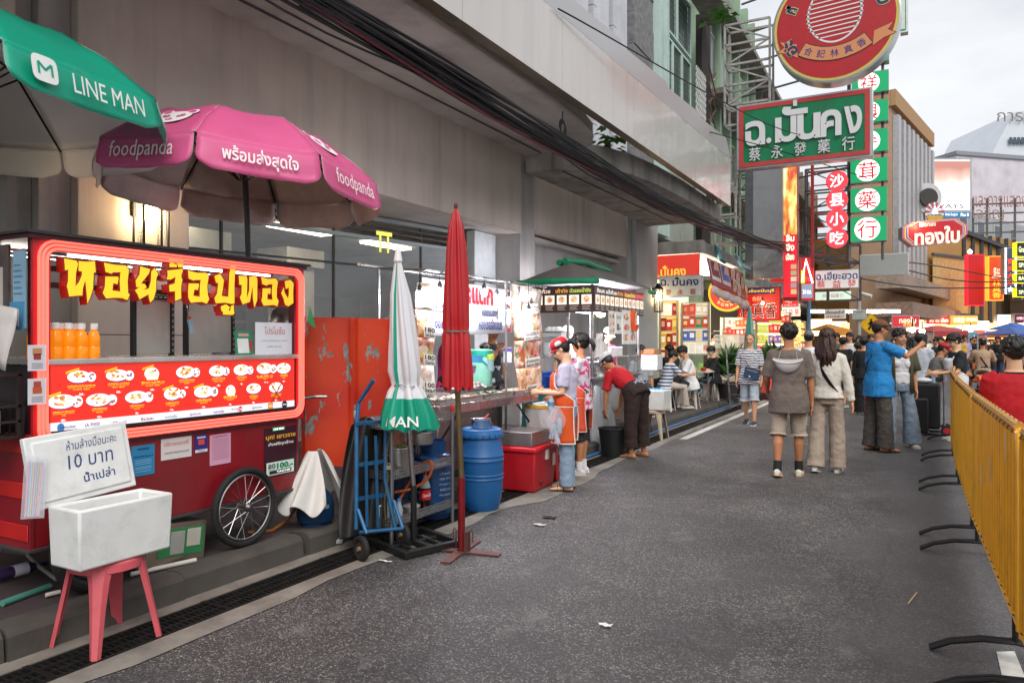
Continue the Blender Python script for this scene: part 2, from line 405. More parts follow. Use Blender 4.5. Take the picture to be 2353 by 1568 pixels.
for k in range(2,24):
 g=g0.copy();COL.objects.link(g);g.location.y=k*1.0
PNT=mat('#c9c7c0',.7,var=.2,vs=8,dirt=.5)
b=MB()
for k in range(60):
 y=11.6+k;b.poly([(-3.26,y,.004),(-3.13,y,.004),(-3.13,y+1,.004),(-3.26,y+1,.004)],PNT)
b.poly([(.36,3.7,.004),(.47,3.7,.004),(.45,4.45,.004),(.37,4.4,.004)],PNT)
struct(b,'road_markings',smooth=0)
# --------------------- grey building with the long canopy
WALL=mat('#c2b7aa',.75,var=.1,vs=1.2,bump=.08,bs=30,dirt=.2,streak=.3)
WALL2=mat('#a9a6a0',.75,var=.1,vs=1.2,bump=.08,bs=30,dirt=.25,streak=.35)
SOFF=mat('#b3aea5',.8,var=.16,vs=1.5,dirt=.5)
FRAME=mat('#4c4a48',.5,.3,var=.15)
gb=thing('grey_building',(-5.7,8,.15),'long grey plastered building with a deep canopy above the food stalls','building')
b=MB();b.bb((-6.6,3.45,.15),(-5.7,4.46,4.65),WALL)
b.bb((-6.6,3.20,.15),(-5.78,3.449,4.65),WALL2);b.bb((-6.6,3.02,.15),(-5.86,3.199,4.65),WALL2)
b.build('pillar',gb,bev=.008);b=MB();b.bb((-6.6,10.9,.15),(-5.74,11.25,4.65),WALL2);b.bb((-6.7,11.252,.15),(-5.82,11.6,4.65),WALL2)
b.build('pillar',gb,bev=.008);b=MB();b.bb((-6.6,16.7,.15),(-5.7,18.35,4.65),mat('#a9aca8',.7,var=.08,vs=1.5,dirt=.15));b.bb((-6.6,16.35,.15),(-5.8,16.698,4.65),WALL2)
b.build('pillar',gb,bev=.008)
b=MB()
b.bb((-6.0,4.462,3.35),(-5.72,10.898,4.649),WALL);b.bb((-6.0,-3,3.2),(-5.74,3.018,4.649),WALL)
b.bb((-6.5,11.602,.15),(-6.2,16.348,4.649),WALL2);b.bb((-6.199,11.602,3.5),(-5.84,16.348,4.649),WALL)
b.bb((-12,-3,.15),(-11.8,18.3,4.6),mat('#77736c',.8));b.bb((-11.8,18.2,.15),(-6.6,18.34,4.6),WALL2)
b.bb((-11.8,-3,3.36),(-6.001,18.19,3.44),SOFF)
b.build('wall',gb)
b=MB();JN=mat('#6a645c',.8)
b.bb((-5.699,3.5,2.95),(-5.697,4.44,2.96),JN);b.bb((-5.699,3.5,1.6),(-5.697,4.44,1.61),JN)
b.build('panel_joint',gb,smooth=0)
b=MB()
pts=[(-5.72,-3),(-4.0,-3)]+[(-4.0,y)for y in(2,6,8.6)]+[(-4.06,9.5),(-4.2,10.3),(-4.42,10.85),(-4.6,11.0),(-5.72,11.0)]
b.prism([(x,y,4.65)for x,y in pts],(0,0,.16),SOFF)
for x in(-5.35,-4.72):b.tube([(x,-2.5,4.635),(x,10.9,4.635)],.012,FRAME,6)
b.bb((-5.2,4.2,4.59),(-5.05,4.42,4.64),mat('#7d3a30',.6));b.build('soffit',gb)
b=MB()
pts=[(-5.7,11.02),(-4.65,11.02),(-4.45,11.2),(-4.2,11.9),(-4.05,13.0),(-3.98,14.5),(-3.96,17.6),(-5.7,17.6)]
b.prism([(x,y,4.38)for x,y in pts],(0,0,.34),mat('#a7a49c',.85,var=.2,vs=2,dirt=.65,bump=.2,streak=.8));b.tube([(-5.1,11.2,4.37),(-5.0,17.3,4.37)],.012,FRAME,6)
b.build('canopy_slab',gb)
FAS=mat('#cfcac5',.26,.25,var=.03,vs=.8,coat=.3,streak=.14);FAS2=mat('#a9a7a8',.35,.3,var=.03,vs=.8)
b=MB();seg=9
def fx(t):return-3.87+.23*t
for k in range(seg):
 t0,t1=k/seg,(k+1)/seg;y0,y1=-3+20.2*t0,-3+20.2*t1-.006
 za0,za1=5.25+.45*t0,5.25+.45*t1;zb0,zb1=4.58+.05*t0,4.58+.05*t1
 b.add([(fx(t0),y0,zb0),(fx(t1),y1,zb1),(fx(t1),y1,za1),(fx(t0),y0,za0),(fx(t0)-.14,y0,zb0),(fx(t1)-.14,y1,zb1),(fx(t1)-.14,y1,za1),(fx(t0)-.14,y0,za0)],[(0,1,2,3),(4,7,6,5),(1,5,6,2),(0,3,7,4)],FAS)
 b.add([(fx(t0),y0,zb0),(fx(t1),y1,zb1),(fx(t1)-.14,y1,zb1),(fx(t0)-.14,y0,zb0)],[(3,2,1,0)],mat('#6f5f45',.35,.6))
 b.add([(fx(t0)+.003,y0,za0),(fx(t1)+.003,y1,za1),(fx(t1)-.10,y1,za1+.5),(fx(t0)-.10,y0,za0+.42),(fx(t0)-.4,y0,za0+.42),(fx(t1)-.4,y1,za1+.5)],[(0,1,2,3),(3,2,5,4)],FAS2)
e1=V((fx(1),17.2,0))
b.poly([e1+V((.002,.002,4.63)),e1+V((-.14,.002,4.63)),e1+V((-.14,.002,5.7)),e1+V((-.10,.002,6.2)),e1+V((.002,.002,5.7))],FAS2)
f=b.build('fascia',gb,smooth=20)
GLS=nodes_mat('shop_glass',lambda nt,N,L,bb:(bb.inputs['Base Color'].__setattr__('default_value',(.75,.82,.8,1)),bb.inputs['Roughness'].__setattr__('default_value',.03),bb.inputs['Alpha'].__setattr__('default_value',.22),bb.inputs['Metallic'].__setattr__('default_value',.0),bb.inputs['Specular IOR Level'].__setattr__('default_value',.9)))
ga,gz=V((-7.5,4.47,0)),V((-6.3,10.88,0))
def gp(t,z):q=ga.lerp(gz,t);return V((q.x,q.y,z))
ALU=mat('#9aa3a2',.35,.6,var=.05)
b=MB()
for i in range(4):
 t0,t1=i/4+.004,(i+1)/4-.004;b.prism([gp(t0,.25),gp(t1,.25),gp(t1,3.0),gp(t0,3.0)],(-.01,0,0),GLS)
b.build('glass_pane',gb,smooth=0)
b=MB()
for z,h in((3.02,.05),(3.12,.03),(3.2,.03),(3.3,.06),(2.62,.02)):b.bar(gp(0,z),gp(1,z),.06,h,ALU if h>.03 else FRAME)
for i in range(5):b.bar(gp(i/4,.15),gp(i/4,3.34),.03,.03,FRAME)
b.bb((-6.35,10.2,.15),(-6.2,10.88,3.34),mat('#c3c9c7',.6));b.build('shop_front_frame',gb)
b=MB()
for x,y,wd,h in((-9.2,7.2,.6,2.9),(-9.6,9.6,.6,2.9)):
 b.box((x,y,.15+h/2),(.5,wd,h),mat('#c6c2b4',.6));b.box((x,y,3.0),(.7,wd+.3,.3),mat('#c6c2b4',.6))
for y in(5.2,8.4,11.5):b.box((-10.6,y,1.3),(.3,1.9,2.3),mat('#31221c',.5));b.box((-10.43,y,1.3),(.03,.03,2.2),mat('#8f7a4c',.5));b.box((-10.42,y,1.9),(.03,1.8,.03),mat('#8f7a4c',.5))
b.box((-9.0,7.8,.62),(.6,3.4,.95),mat('#5b4130',.5));b.box((-9.0,7.8,1.12),(.7,3.5,.04),mat('#b5aa98',.4))
for y in(6.4,8.8,11):b.box((-8.6,y,3.33),(.25,1.2,.04),glow('#fff2d6',9))
for y in(.2,1.6):b.box((-8.0,y,3.1),(.3,.5,.05),glow('#fff2d6',3))
b.tube([(-7.4,8.0,3.35),(-7.4,8.0,3.2)],[.14,.05],WHITE,10);b.build('shop_interior',gb)
b=MB()
b.text('TT',gp(.63,2.98)+V((.05,0,0)),(gz-ga),Z,glow('#e8dd62',.6),h=.3,w=.3,bold=.03);b.build('lettering',gb,smooth=0)  # glowing letters stand in for reversed lettering reflected in the shop glass
b=MB()
UP=mat('#c9ccd2',.7,var=.06,vs=2,dirt=.2);STN=mat('#7f7f80',.85,var=.35,vs=8,bump=.5,bs=40,dirt=.4)
b.bb((-6.4,-3,4.82),(-6.1,16.2,14),mat('#8f9094',.8,var=.2,vs=3,dirt=.3))
for k in range(14):
 y=16.1-k*1.15;b.bb((-6.1,y-.42,4.85),(-5.72,y,14),UP)
 for z in range(14):b.bb((-6.09,y-.60,4.85+z*.62),(-5.83,y-.425,5.45+z*.62),UP)
for z in range(12):b.bb((-6.1,16.5,4.75+z*.75),(-5.70+(.02 if z%2 else 0),17.95,5.49+z*.75),STN)
b.build('upper_facade',gb)
RED2=mat('#5a1d22',.5,.2,var=.25)
for k in range(9):
 y=16.1-k*1.15-.88;bb=MB()
 bb.bb((-6.09,y-.24,4.9),(-6.05,y+.24,13.8),mat('#2a1a1b',.6))
 for q in range(5):bb.bar((-6.0,y-.2+q*.1,4.9),(-6.0,y-.2+q*.1,13.6),.02,.02,RED2)
 for q in range(9):
  z=5.4+q*1.0;bb.bar((-6.0,y-.23,z),(-6.0,y+.23,z),.025,.03,RED2)
  bb.tube([(-5.98,y+.1*math.sin(a),z+.5+.28*math.cos(a))for a in[i*math.pi/5 for i in range(11)]],.012,RED2,5,cap=False)
 bb.build('window_grille',gb,smooth=0)
def wall_lantern(p,h,label):
 r=thing('wall_lantern',p,label,'lantern');x,y,z=p;k=h/.75
 b=MB();b.bb((x,y-.07*k,z+.02*k),(x+.03,y+.07*k,z+.3*k),BLACK);b.bar((x+.03,y,z+.25*k),(x+.16*k,y,z+.33*k),.03,.03,BLACK);b.build('bracket',r)
 b=MB();c=V((x+.16*k,y,z))
 b.lathe([(.02,.42*k),(.05,.40*k),(.07*k,.36*k),(.14*k,.27*k),(.14*k,.25*k)],c,BLACK,6);b.lathe([(.12*k,-.4*k),(.12*k,-.37*k)],c,BLACK,6)
 for a in range(6):
  q=a*math.pi/3;b.bar(c+V((.125*k*math.cos(q),.125*k*math.sin(q),-.38*k)),c+V((.125*k*math.cos(q),.125*k*math.sin(q),.26*k)),.014,.014,BLACK)
 b.build('lantern_frame',r)
 b=MB();b.lathe([(.10*k,-.36*k),(.11*k,.24*k)],c,mat('#fff6e6',.1,alpha=.18,var=0),12,cap=False);b.build('glass_pane',r)
 b=MB();b.ell(c+V((0,0,.05)),(.05*k,.05*k,.13*k),glow('#ffe2b0',38));b.build('bulb',r)
 return r
q=PX(318,505,-5.7);wall_lantern(tuple(q),.78,'lit black glass wall lantern on the grey pillar behind the red food cart')
q=PX(1503,690,-5.7);wall_lantern((q.x,q.y-.12,q.z+.05),.66,'lit wall lantern on the last grey pillar beside the pharmacy sign')
# --------------------- pharmacy building with mint upper floor
MINT=mat('#b8d0c8',.7,var=.08,vs=2,dirt=.3,streak=.35);DGRN=mat('#3e5049',.6,var=.2)
ph=thing('pharmacy_building',(-5.7,21,.15),'old mint green shophouse with grilled windows above the pharmacy','building')
b=MB()
b.bb((-6.6,18.36,.15),(-6.2,23.2,16),MINT);b.bb((-6.2,18.36,4.3),(-5.66,19.25,16),MINT)
b.bb((-6.2,19.252,4.3),(-5.82,22.3,8.35),mat('#a9b1a4',.8,var=.1,vs=3,dirt=.35))
for z in(7.0,7.75):b.bb((-5.82,19.3,z),(-5.80,22.3,z+.03),DGRN)
b.bb((-6.2,18.36,16.0),(-5.2,23.2,16.25),CONC);b.build('wall',ph)
b=MB()
b.bb((-6.4,18.6,3.78),(-4.62,18.9,4.1),CONC);b.bb((-6.4,18.902,3.8),(-4.64,23.6,4.08),CONC)
b.build('canopy_slab',ph,bev=.01);b=MB();b.bb((-5.8,19.26,7.35),(-5.25,23.5,7.5),CONC);b.build('ledge',ph,bev=.01);b=MB();b.bb((-5.8,20.6,11.7),(-5.0,24.0,12.0),CONC);b.build('canopy_slab',ph,bev=.01)
for(ya,yb,z0,z1)in((19.3,20.25,8.4,9.9),(20.3,21.2,8.4,9.9),(21.25,22.2,8.4,9.9),(19.3,20.7,10.05,11.65),(20.75,22.2,10.05,11.65)):
 f=MB();f.bb((-5.95,ya,z0),(-5.86,ya+.06,z1),MINT);f.bb((-5.95,yb-.06,z0),(-5.86,yb,z1),MINT);f.bb((-5.95,ya+.06,z0),(-5.862,yb-.06,z0+.06),MINT);f.bb((-5.95,ya+.06,z1-.06),(-5.862,yb-.06,z1),MINT)
 fo=f.build('window',ph);f=MB();f.bb((-6.0,ya+.05,z0+.05),(-5.96,yb-.05,z1-.05),mat('#39423f',.2,var=.3,vs=3));f.build('pane',fo)
 f=MB();n=9
 for i in range(n+1):
  y=ya+.06+(yb-ya-.12)*i/n;f.bar((-5.9,y,z0+.06),(-5.9,y,z1-.06),.012,.012,mat('#5d6b63',.5,.3))
 for i in range(9):f.bar((-5.9,ya+.06,z0+.1+(z1-z0-.2)*i/8),(-5.9,yb-.06,z0+.1+(z1-z0-.2)*i/8),.012,.012,mat('#5d6b63',.5,.3))
 f.build('grille',fo,smooth=0)
b=MB()
for i in range(7):
 for j in range(24):
  y=22.4+i*.17;z=5.2+j*.2
  b.tube([(-5.75,y+.085*math.sin(a),z+.1*math.cos(a))for a in[k*math.pi/3 for k in range(6)]],.022,mat('#c4c6c2',.8,dirt=.3),4,closed=True)
b.build('block_screen',ph,smooth=0)
b=MB();BRN=mat('#6a4a3d',.8,var=.2)
for i in range(8):
 b.bar((-5.7,23.7,5.5+i*.6),(-5.7,24.7,6.2+i*.6),.03,.05,BRN);b.bar((-5.7,24.7,5.5+i*.6),(-5.7,23.7,6.2+i*.6),.03,.05,BRN)
b.bb((-6.1,23.65,4.1),(-5.9,24.8,12),mat('#37302c',.9));b.build('lattice_screen',ph,smooth=0)
# --------------------- green building and more shophouses down the left side
def shophouse(name,y0,y1,h,col,x,label,balc=True,ledge=3.6,seed=1,emitg=0):
 rr=random.Random(seed);r=thing(name,(x,(y0+y1)/2,.15),label,'building');m=mat(col,.8,var=.12,vs=1.5,dirt=.35,streak=.6)
 b=MB();b.bb((x-3,y0,.15),(x-.3,y1-.02,h),m)
 n=max(2,round((y1-y0)/1.6))
 for i in range(n+1):yy=y0+(y1-y0)*i/n;b.bb((x-.32,max(y0,yy-.12),ledge),(x-.05,min(y1-.02,yy+.12),h+.2),m)
 b.build('wall',r)
 b=MB();z=ledge
 while z<h:b.bb((x-.5,y0,z),(x+.45,y1-.03,z+.18),CONC);z+=3.1
 b.build('ledge',r)
 z=ledge+.9
 while z+1.6<h:
  for i in range(n):
   a=y0+(y1-y0)*(i+.16)/n;c=y0+(y1-y0)*(i+.84)/n
   f=MB();f.bb((x-.33,a,z),(x-.2,c,z+1.5),mat('#dfe3dd' if i%2 else '#b7c9b8',.6))
   fo=f.build('window',r);f=MB();f.bb((x-.22,a+.07,z+.07),(x-.18,c-.07,z+1.43),mat('#6d8f73' if rr.random()<.5 else '#3a4444',.2,var=.3,vs=3));f.build('pane',fo)
  z+=3.1
 b=MB();b.bb((x-.32,y0+.2,.15),(x-.28,y1-.2,ledge-.3),mat('#2c2724',.7));b.build('dark_shop_panel',r)  # flat dark panel stands in for the shade inside the open shop
 return r
shophouse('green_shophouse',24.9,33,15,'#93ab92',-5.9,'pale green shophouse with ledges behind the round red sign',seed=3)
shophouse('weathered_shophouse',33.1,43,13.5,'#7d7f80',-5.9,'weathered grey shophouse behind the stacked round red lamps',seed=5)
shophouse('dark_shophouse',43.1,58,12.0,'#8d847c',-6.0,'stained grey brown shophouse beyond the pharmacy street signs',seed=7)
# --------------------- red food cart
CX=-4.05
def on(u,v,x=CX):return PX(u,v,x)
def z3(a,c,x=CX):return PX((150+a/4.614)*.5986,(1360+c/4.614)*.5986,x)
def z4(a,c,x=CX):return PX((640+a/4.614)*.5986,(1360+c/4.614)*.5986,x)
MAR=mat('#8c1220',.38,var=.14,vs=3,dirt=.3,coat=.2,streak=.3);MAR2=mat('#4a0b12',.4,var=.12);SREd=mat('#c01f1c',.4,var=.1)
ct=thing('food_cart',(-4.5,3.17,.15),'red crab roll food cart with a backlit menu and glowing yellow channel letters','food cart')
b=MB()
b.bb((-4.95,2.23,.46),(-4.06,4.13,1.04),MAR)
b.bb((-4.94,2.24,1.04),(-4.1,4.12,1.42),mat('#2a2224',.5))
b.bb((-4.97,2.205,.455),(-4.055,2.229,1.06),MAR)
for z in(.5,.72,.96):b.bb((-4.95,2.198,z),(-4.07,2.204,z+.085),SREd)
b.bb((-4.97,2.19,.44),(-4.05,4.15,.46),mat('#555',.5,.6));b.build('body',ct,bev=.006)
b=MB()
b.bb((-4.96,2.24,1.425),(-4.03,4.14,1.455),mat('#d8d8d6',.25,.8));b.bb((-4.05,2.25,1.05),(-4.035,4.12,1.07),BLACK);b.build('counter',ct,bev=.004)
b=MB()
for(x,y)in((-4.09,2.25),(-4.09,4.11),(-4.93,2.25),(-4.93,4.11)):b.bb((x-.025,y-.025,1.05),(x+.025,y+.025,2.1),MAR2)
for z in(2.04,1.93,1.84):b.bb((-4.115,2.26,z),(-4.095,4.10,z+(.05 if z>2 else.03)),mat('#3a2a26',.4,.3))
b.tube([(-4.3,2.3,2.05),(-4.3,4.1,2.05)],.012,STEEL,6);b.tube([(-4.5,2.3,2.05),(-4.5,4.1,2.05)],.012,STEEL,6);b.build('post',ct)
b=MB();b.bb((-5.02,2.16,2.115),(-4.0,4.2,2.13),mat('#3b3636',.5,.3));b.bb((-5.0,2.18,2.09),(-4.02,4.18,2.114),MAR2);b.build('roof',ct)
b=MB()
b.tube([(-4.22,2.5,2.04),(-4.22,4.0,2.04)],.009,glow('#fff4e8',3.5),8);b.tube([(-4.6,2.35,2.06),(-4.6,4.0,2.06)],.014,glow('#fff4e8',12),8);b.build('strip_light',ct)
b=MB()
for k,o in enumerate((0,.02,.04)):
 y0,y1,z0,z1,r=2.235+o,4.15-o,.995+o,2.085-o,.09-o*.7;pts=[]
 for(cy,cz,a0)in((y1-r,z1-r,0),(y0+r,z1-r,90),(y0+r,z0+r,180),(y1-r,z0+r,270)):
  for j in range(6):a=R(a0+j*18);pts.append((-4.028,cy+r*math.cos(a),cz+r*math.sin(a)))
 b.tube(pts,.0085,glow('#ff5346',1.6),6,closed=True)
b.build('neon_frame',ct)
b=MB();b.bb((-4.06,2.21,.97),(-4.04,2.30,2.11),REDP);b.bb((-4.06,4.085,.97),(-4.04,4.165,2.11),REDP);b.bb((-4.06,2.301,.965),(-4.041,4.084,1.045),mat('#34162a',.45,dirt=.3));b.bb((-4.06,2.301,2.035),(-4.041,4.084,2.105),REDP);b.build('neon_backing',ct)
LT={0:[[(170,150),(395,190),(420,240),(405,330),(385,400),(372,655),(440,570),(490,450),(492,385),(430,370),(432,195),(580,210),(725,195),(740,400),(705,400),(690,700),(650,830),(590,965),(575,760),(552,540),(505,700),(500,815),(380,820),(260,835),(235,700),(217,650),(240,560),(245,350),(185,360),(180,250)],[(890,225),(1090,265),(1280,275),(1340,350),(1315,560),(1325,770),(1355,800),(1310,900),(1220,860),(1080,855),(930,870),(868,770),(905,660),(915,475),(1140,478),(1155,500),(1135,610),(1055,595),(1040,725),(1185,745),(1172,540),(1190,395),(1040,400),(1035,425),(920,390)],[(1545,290),(1725,345),(1700,420),(1555,605),(1625,605),(1660,665),(1605,715),(1700,690),(1735,560),(1745,380),(1805,320),(1870,430),(1835,500),(1830,720),(1785,880),(1725,945),(1700,850),(1695,795),(1620,835),(1530,885),(1500,800),(1450,725),(1530,660),(1475,665),(1460,550),(1530,440)],[(2035,365),(2150,355),(2310,335),(2310,380),(2285,450),(2290,515),(2310,520),(2290,600),(2280,700),(2285,870),(2175,918),(2175,740),(2075,745),(2065,630),(2165,600),(2185,480),(2095,530),(2020,525),(2040,460)],[(2055,135),(2180,160),(2200,135),(2235,140),(2250,210),(2275,130),(2320,190),(2325,260),(2290,310),(2235,310),(2205,235),(2140,215),(2160,250),(2200,250),(2208,305),(2075,305),(2070,250),(2085,235)]],1:[[(385,368),(560,410),(710,405),(755,480),(730,640),(740,800),(765,885),(720,965),(640,930),(520,935),(435,950),(390,860),(385,740),(395,600),(575,600),(585,625),(560,718),(500,705),(475,820),(595,840),(598,640),(615,535),(505,535),(495,550),(395,510)],[(860,465),(965,425),(1030,540),(1020,640),(990,825),(1110,840),(1118,680),(1130,420),(1165,245),(1255,250),(1230,420),(1220,640),(1222,960),(1180,970),(1050,945),(885,955),(860,865),(910,780),(930,590),(890,585)],[(975,1015),(1070,975),(1140,1025),(1115,1090),(1148,1092),(1155,1010),(1210,985),(1212,1090),(1222,1140),(1190,1165),(1015,1160),(1015,1105),(990,1100)],[(1300,462),(1440,465),(1455,520),(1445,865),(1490,720),(1490,480),(1610,470),(1635,520),(1632,900),(1580,1035),(1555,850),(1550,640),(1500,930),(1370,975),(1320,850),(1350,790),(1355,625),(1310,620)],[(1705,488),(1840,520),(1970,510),(2005,570),(1985,720),(1985,850),(2020,920),(1995,1010),(1930,985),(1750,1000),(1708,910),(1725,840),(1730,690),(1875,685),(1870,790),(1820,780),(1815,885),(1910,895),(1895,740),(1910,610),(1815,620),(1810,640),(1725,610)],[(2130,560),(2235,535),(2290,600),(2280,780),(2285,950),(2195,1010),(2135,980),(2110,870),(2065,775),(2115,665),(2125,760),(2190,870),(2205,780),(2205,670),(2150,700)]]}
def offset2(p,d):
 n=len(p);out=[];A=sum(p[i][0]*p[(i+1)%n][1]-p[(i+1)%n][0]*p[i][1]for i in range(n));s=1 if A>0 else-1
 for i in range(n):
  a,c,e=p[i-1],p[i],p[(i+1)%n]
  e1=V((c[0]-a[0],c[1]-a[1])).normalized();e2=V((e[0]-c[0],e[1]-c[1])).normalized()
  n1=V((e1.y,-e1.x))*s;n2=V((e2.y,-e2.x))*s;m=n1+n2
  m=m/max(.6,m.dot(n1))if m.length>.1 else n1
  out.append((c[0]+m.x*d,c[1]+m.y*d))
 return out
YEL=nodes_mat('lit_yellow',lambda nt,N,L,q:(q.inputs['Base Color'].__setattr__('default_value',(.9,.5,.02,1)),q.inputs['Emission Color'].__setattr__('default_value',(1.0,.52,.015,1)),q.inputs['Emission Strength'].__setattr__('default_value',.5)))
LRED=mat('#b01a12',.35,emit=.12,ecol='#c02010',var=0);LRIM=mat('#7e2a10',.5,emit=.12,ecol='#8a2a08',var=0)
for grp in LT:
 for pl in LT[grp]:
  ox=210 if grp==0 else 640
  w3=[PX((ox+a/4.706)*.5986,(960+c/4.706)*.5986,-4.03)for a,c in pl]
  p2=[(q.y,q.z)for q in w3];big=offset2(p2,.0075)
  b=MB();b.prism([V((-4.095,y,z))for y,z in big],(.062,0,0),LRED)
  b.poly([V((-4.032,y,z))for y,z in big],LRIM);b.poly([V((-4.030,y,z))for y,z in p2],YEL)
  b.build('channel_letter',ct,smooth=0)
MRED=mat('#d82a22',.3,emit=.34,ecol='#e83a2c',var=0);MWH=mat('#e8e8ee',.3,emit=.36,ecol='#e4e6f4',var=0)
MTXT=mat('#f0c030',.4,emit=.7,ecol='#f0c030',var=0);MW=mat('#ffffff',.4,emit=.5,ecol='#ffffff',var=0);MBL=mat('#5a4aa0',.4,emit=.25,ecol='#5a4aa0',var=0)
b=MB();mx_=-4.04
b.bb((-4.06,2.275,1.05),(-4.045,4.08,1.445),BLACK)
b.poly([(mx_,2.285,1.115),(mx_,4.07,1.115),(mx_,4.07,1.436),(mx_,2.285,1.436)],MRED)
b.poly([(mx_,2.285,1.056),(mx_,4.07,1.056),(mx_,4.07,1.1145),(mx_,2.285,1.1145)],MWH)
b.build('menu_panel',ct,smooth=0)
fr=random.Random(8)
FOODS=[mat(c,.4,emit=.45,ecol=c,var=0)for c in('#d9a05a','#c98a4a','#e8c88a','#f0ddb0','#b8743a')]
items=[(z3,700,390,200,105,745,552,750,700,'320.-','หอยจ๊อปูก้อนจัมโบ้ (กรรเชียงปู)','Jumbo Lump Crab Meat','特大蟹肉卷（蟹腿肉）',1,520,0),(z3,1380,365,195,100,1405,512,1405,660,'180.-','หอยจ๊อปูก้อน (กรรเชียงปู)','Lump Crab Meat','蟹肉卷（蟹腿肉）',1,400,0),(z3,1990,330,125,105,2010,488,2005,620,'180.-','จ๊อปูจิ๋ว','Mini Crab Rolls (Crab Breast Meat)','迷你蟹肉卷（蟹腿肉）',1,440,1),(z4,330,310,165,105,350,450,350,580,'180.-','หอยจ๊อไข่ปู','Crab Rolls with Crab Roe','蟹黄肉卷',0,290,0),(z4,890,290,140,98,910,420,915,545,'120.-','หอยจ๊อก้ามปู','Crab Rolls (Crab Claw)','蟹肉卷（蟹钳）',0,240,0),(z4,1320,270,135,95,1322,395,1322,518,'70.-','หอยจ๊อปูธรรมดา','Original Crab Rolls','原味蟹肉卷',0,190,0),(z4,1730,245,138,95,1730,378,1755,490,'40.- /pc','ปูจ๋า','Crab Rolls Meat Served on Shell','生蟹肉',0,300,0),(z4,2065,240,122,92,2070,358,2070,470,'55.-','ปลาเส้น','Fish Cake Stick','鱼糕条',0,130,0),(z3,400,830,245,125,430,1012,430,1160,'180.-','แฮ่กึ๊นกุ้งบวกซ์ (กุ้งสดแน่น)','Prawn Rolls (Sea Prawns)','虾卷',1,405,0),(z3,1050,800,215,110,1065,955,1065,1100,'120.-','แฮ่กึ๊นกุ้งพิเศษ','Special Prawn Rolls','特制虾卷',0,285,0),(z3,1720,750,195,105,1730,900,1730,1035,'70.-','แฮ่กึ๊นกุ้งธรรมดา','Original Prawn Rolls','原味虾卷',0,260,0),(z4,100,690,150,110,95,850,85,975,'110.-','หยู่ปูทอง','Golden Crab Rolls Stick','黄金卷条',1,250,0),(z4,650,655,165,105,650,797,650,925,'110.-','ปอเปี๊ยะเป็ดรมควัน','Smoked Duck Spring Rolls','烟熏鸭肉春卷',1,290,0),(z4,1125,630,80,90,1120,742,1120,880,'70.-','บ๊ะจ่าง','Glutinous Rice Dumpling','中国传统粽子',0,250,1),(z4,1535,600,125,90,1535,730,1535,845,'80.-','ลูกชิ้นกุ้งวาวี','Prawn Meatball','鲜虾肉丸',0,150,0),(z4,1930,580,118,88,1930,700,1930,805,'60.-','แฮ่กุ้งทอด','Prawn Sheet','原味虾卷',0,190,0)]
pic=MB();txt=MB();k_=0
for(zz,px,py,rx,ry,tx,ty,qx,qy,pr,th,en,zh,rec,tw,bowl)in items:
 c=zz(px,py,mx_);a=(zz(px+rx,py,mx_)-c).length;h=(zz(px,py-ry,mx_)-c).length;k_+=1
 pic.disc(c+V((.001,.003,-.004)),Y,Z,a*1.02,h*1.02,MBL);pic.disc(c+V((.002,0,0)),Y,Z,a,h,MW)
 n=fr.randint(7,11)
 for j in range(n):
  q=c+V((.003+.0004*j,fr.uniform(-.55,.5)*a,fr.uniform(-.45,.75)*h));pic.disc(q,Y+Z*fr.uniform(-.5,.5),Z,a*fr.uniform(.14,.24),h*fr.uniform(.16,.3),FOODS[fr.randrange(5)],9)
 if rx>130:
  q=c+V((.008,a*1.05,-h*.12));pic.disc(q,Y,Z,a*.42,a*.42,MW,14)
  for j in range(6):pic.disc(q+V((.001+.0003*j,fr.uniform(-.25,.25)*a,fr.uniform(-.25,.25)*a)),Y,Z,a*.11,a*.1,mat(fr.choice(['#8d8fb8','#c9632f','#9a9ab0','#b5512d']),.4,emit=.3,ecol='#8d8090',var=0),7)
 if bowl:pic.poly([c+V((.009,-a*.98,0)),c+V((.009,-a*.75,-h*1.1)),c+V((.009,a*.75,-h*1.1)),c+V((.009,a*.98,0))],mat('#efe6c6',.4,emit=.5,ecol='#efe6c6',var=0))
 if rec:
  q=c+V((.010,-a*.62,h*.98));d=(Y+Z*.28).normalized()
  pic.poly([q+d*(-.038)+Z*-.006,q+d*.038+Z*-.006,q+d*.038+Z*.007,q+d*(-.038)+Z*.007],mat('#e8b52c',.4,emit=.6,ecol='#e8b52c',var=0))
  txt.text('Recommend',q+V((.001,0,0)),d,Z,mat('#a33a18',.4,var=0),w=.066,h=.008,bold=.02)
 k=(zz(tx+tw/2,ty,mx_)-zz(tx-tw/2,ty,mx_)).length;c=zz(tx,ty,mx_)+V((.0035,0,0))
 txt.text(th,c,Y,Z,MTXT,w=k*.95,h=.0105,bold=.03);txt.text(en,c-Z*.0105,Y,Z,MTXT,w=k*.9,h=.0062,bold=.015);txt.text(zh,c-Z*.020,Y,Z,MTXT,w=min(k*.7,.0095*len(zh)),h=.0085)
 txt.text(pr,zz(qx,qy,mx_)+V((.0035,0,0)),Y,Z,MW,h=.0115,bold=.03)
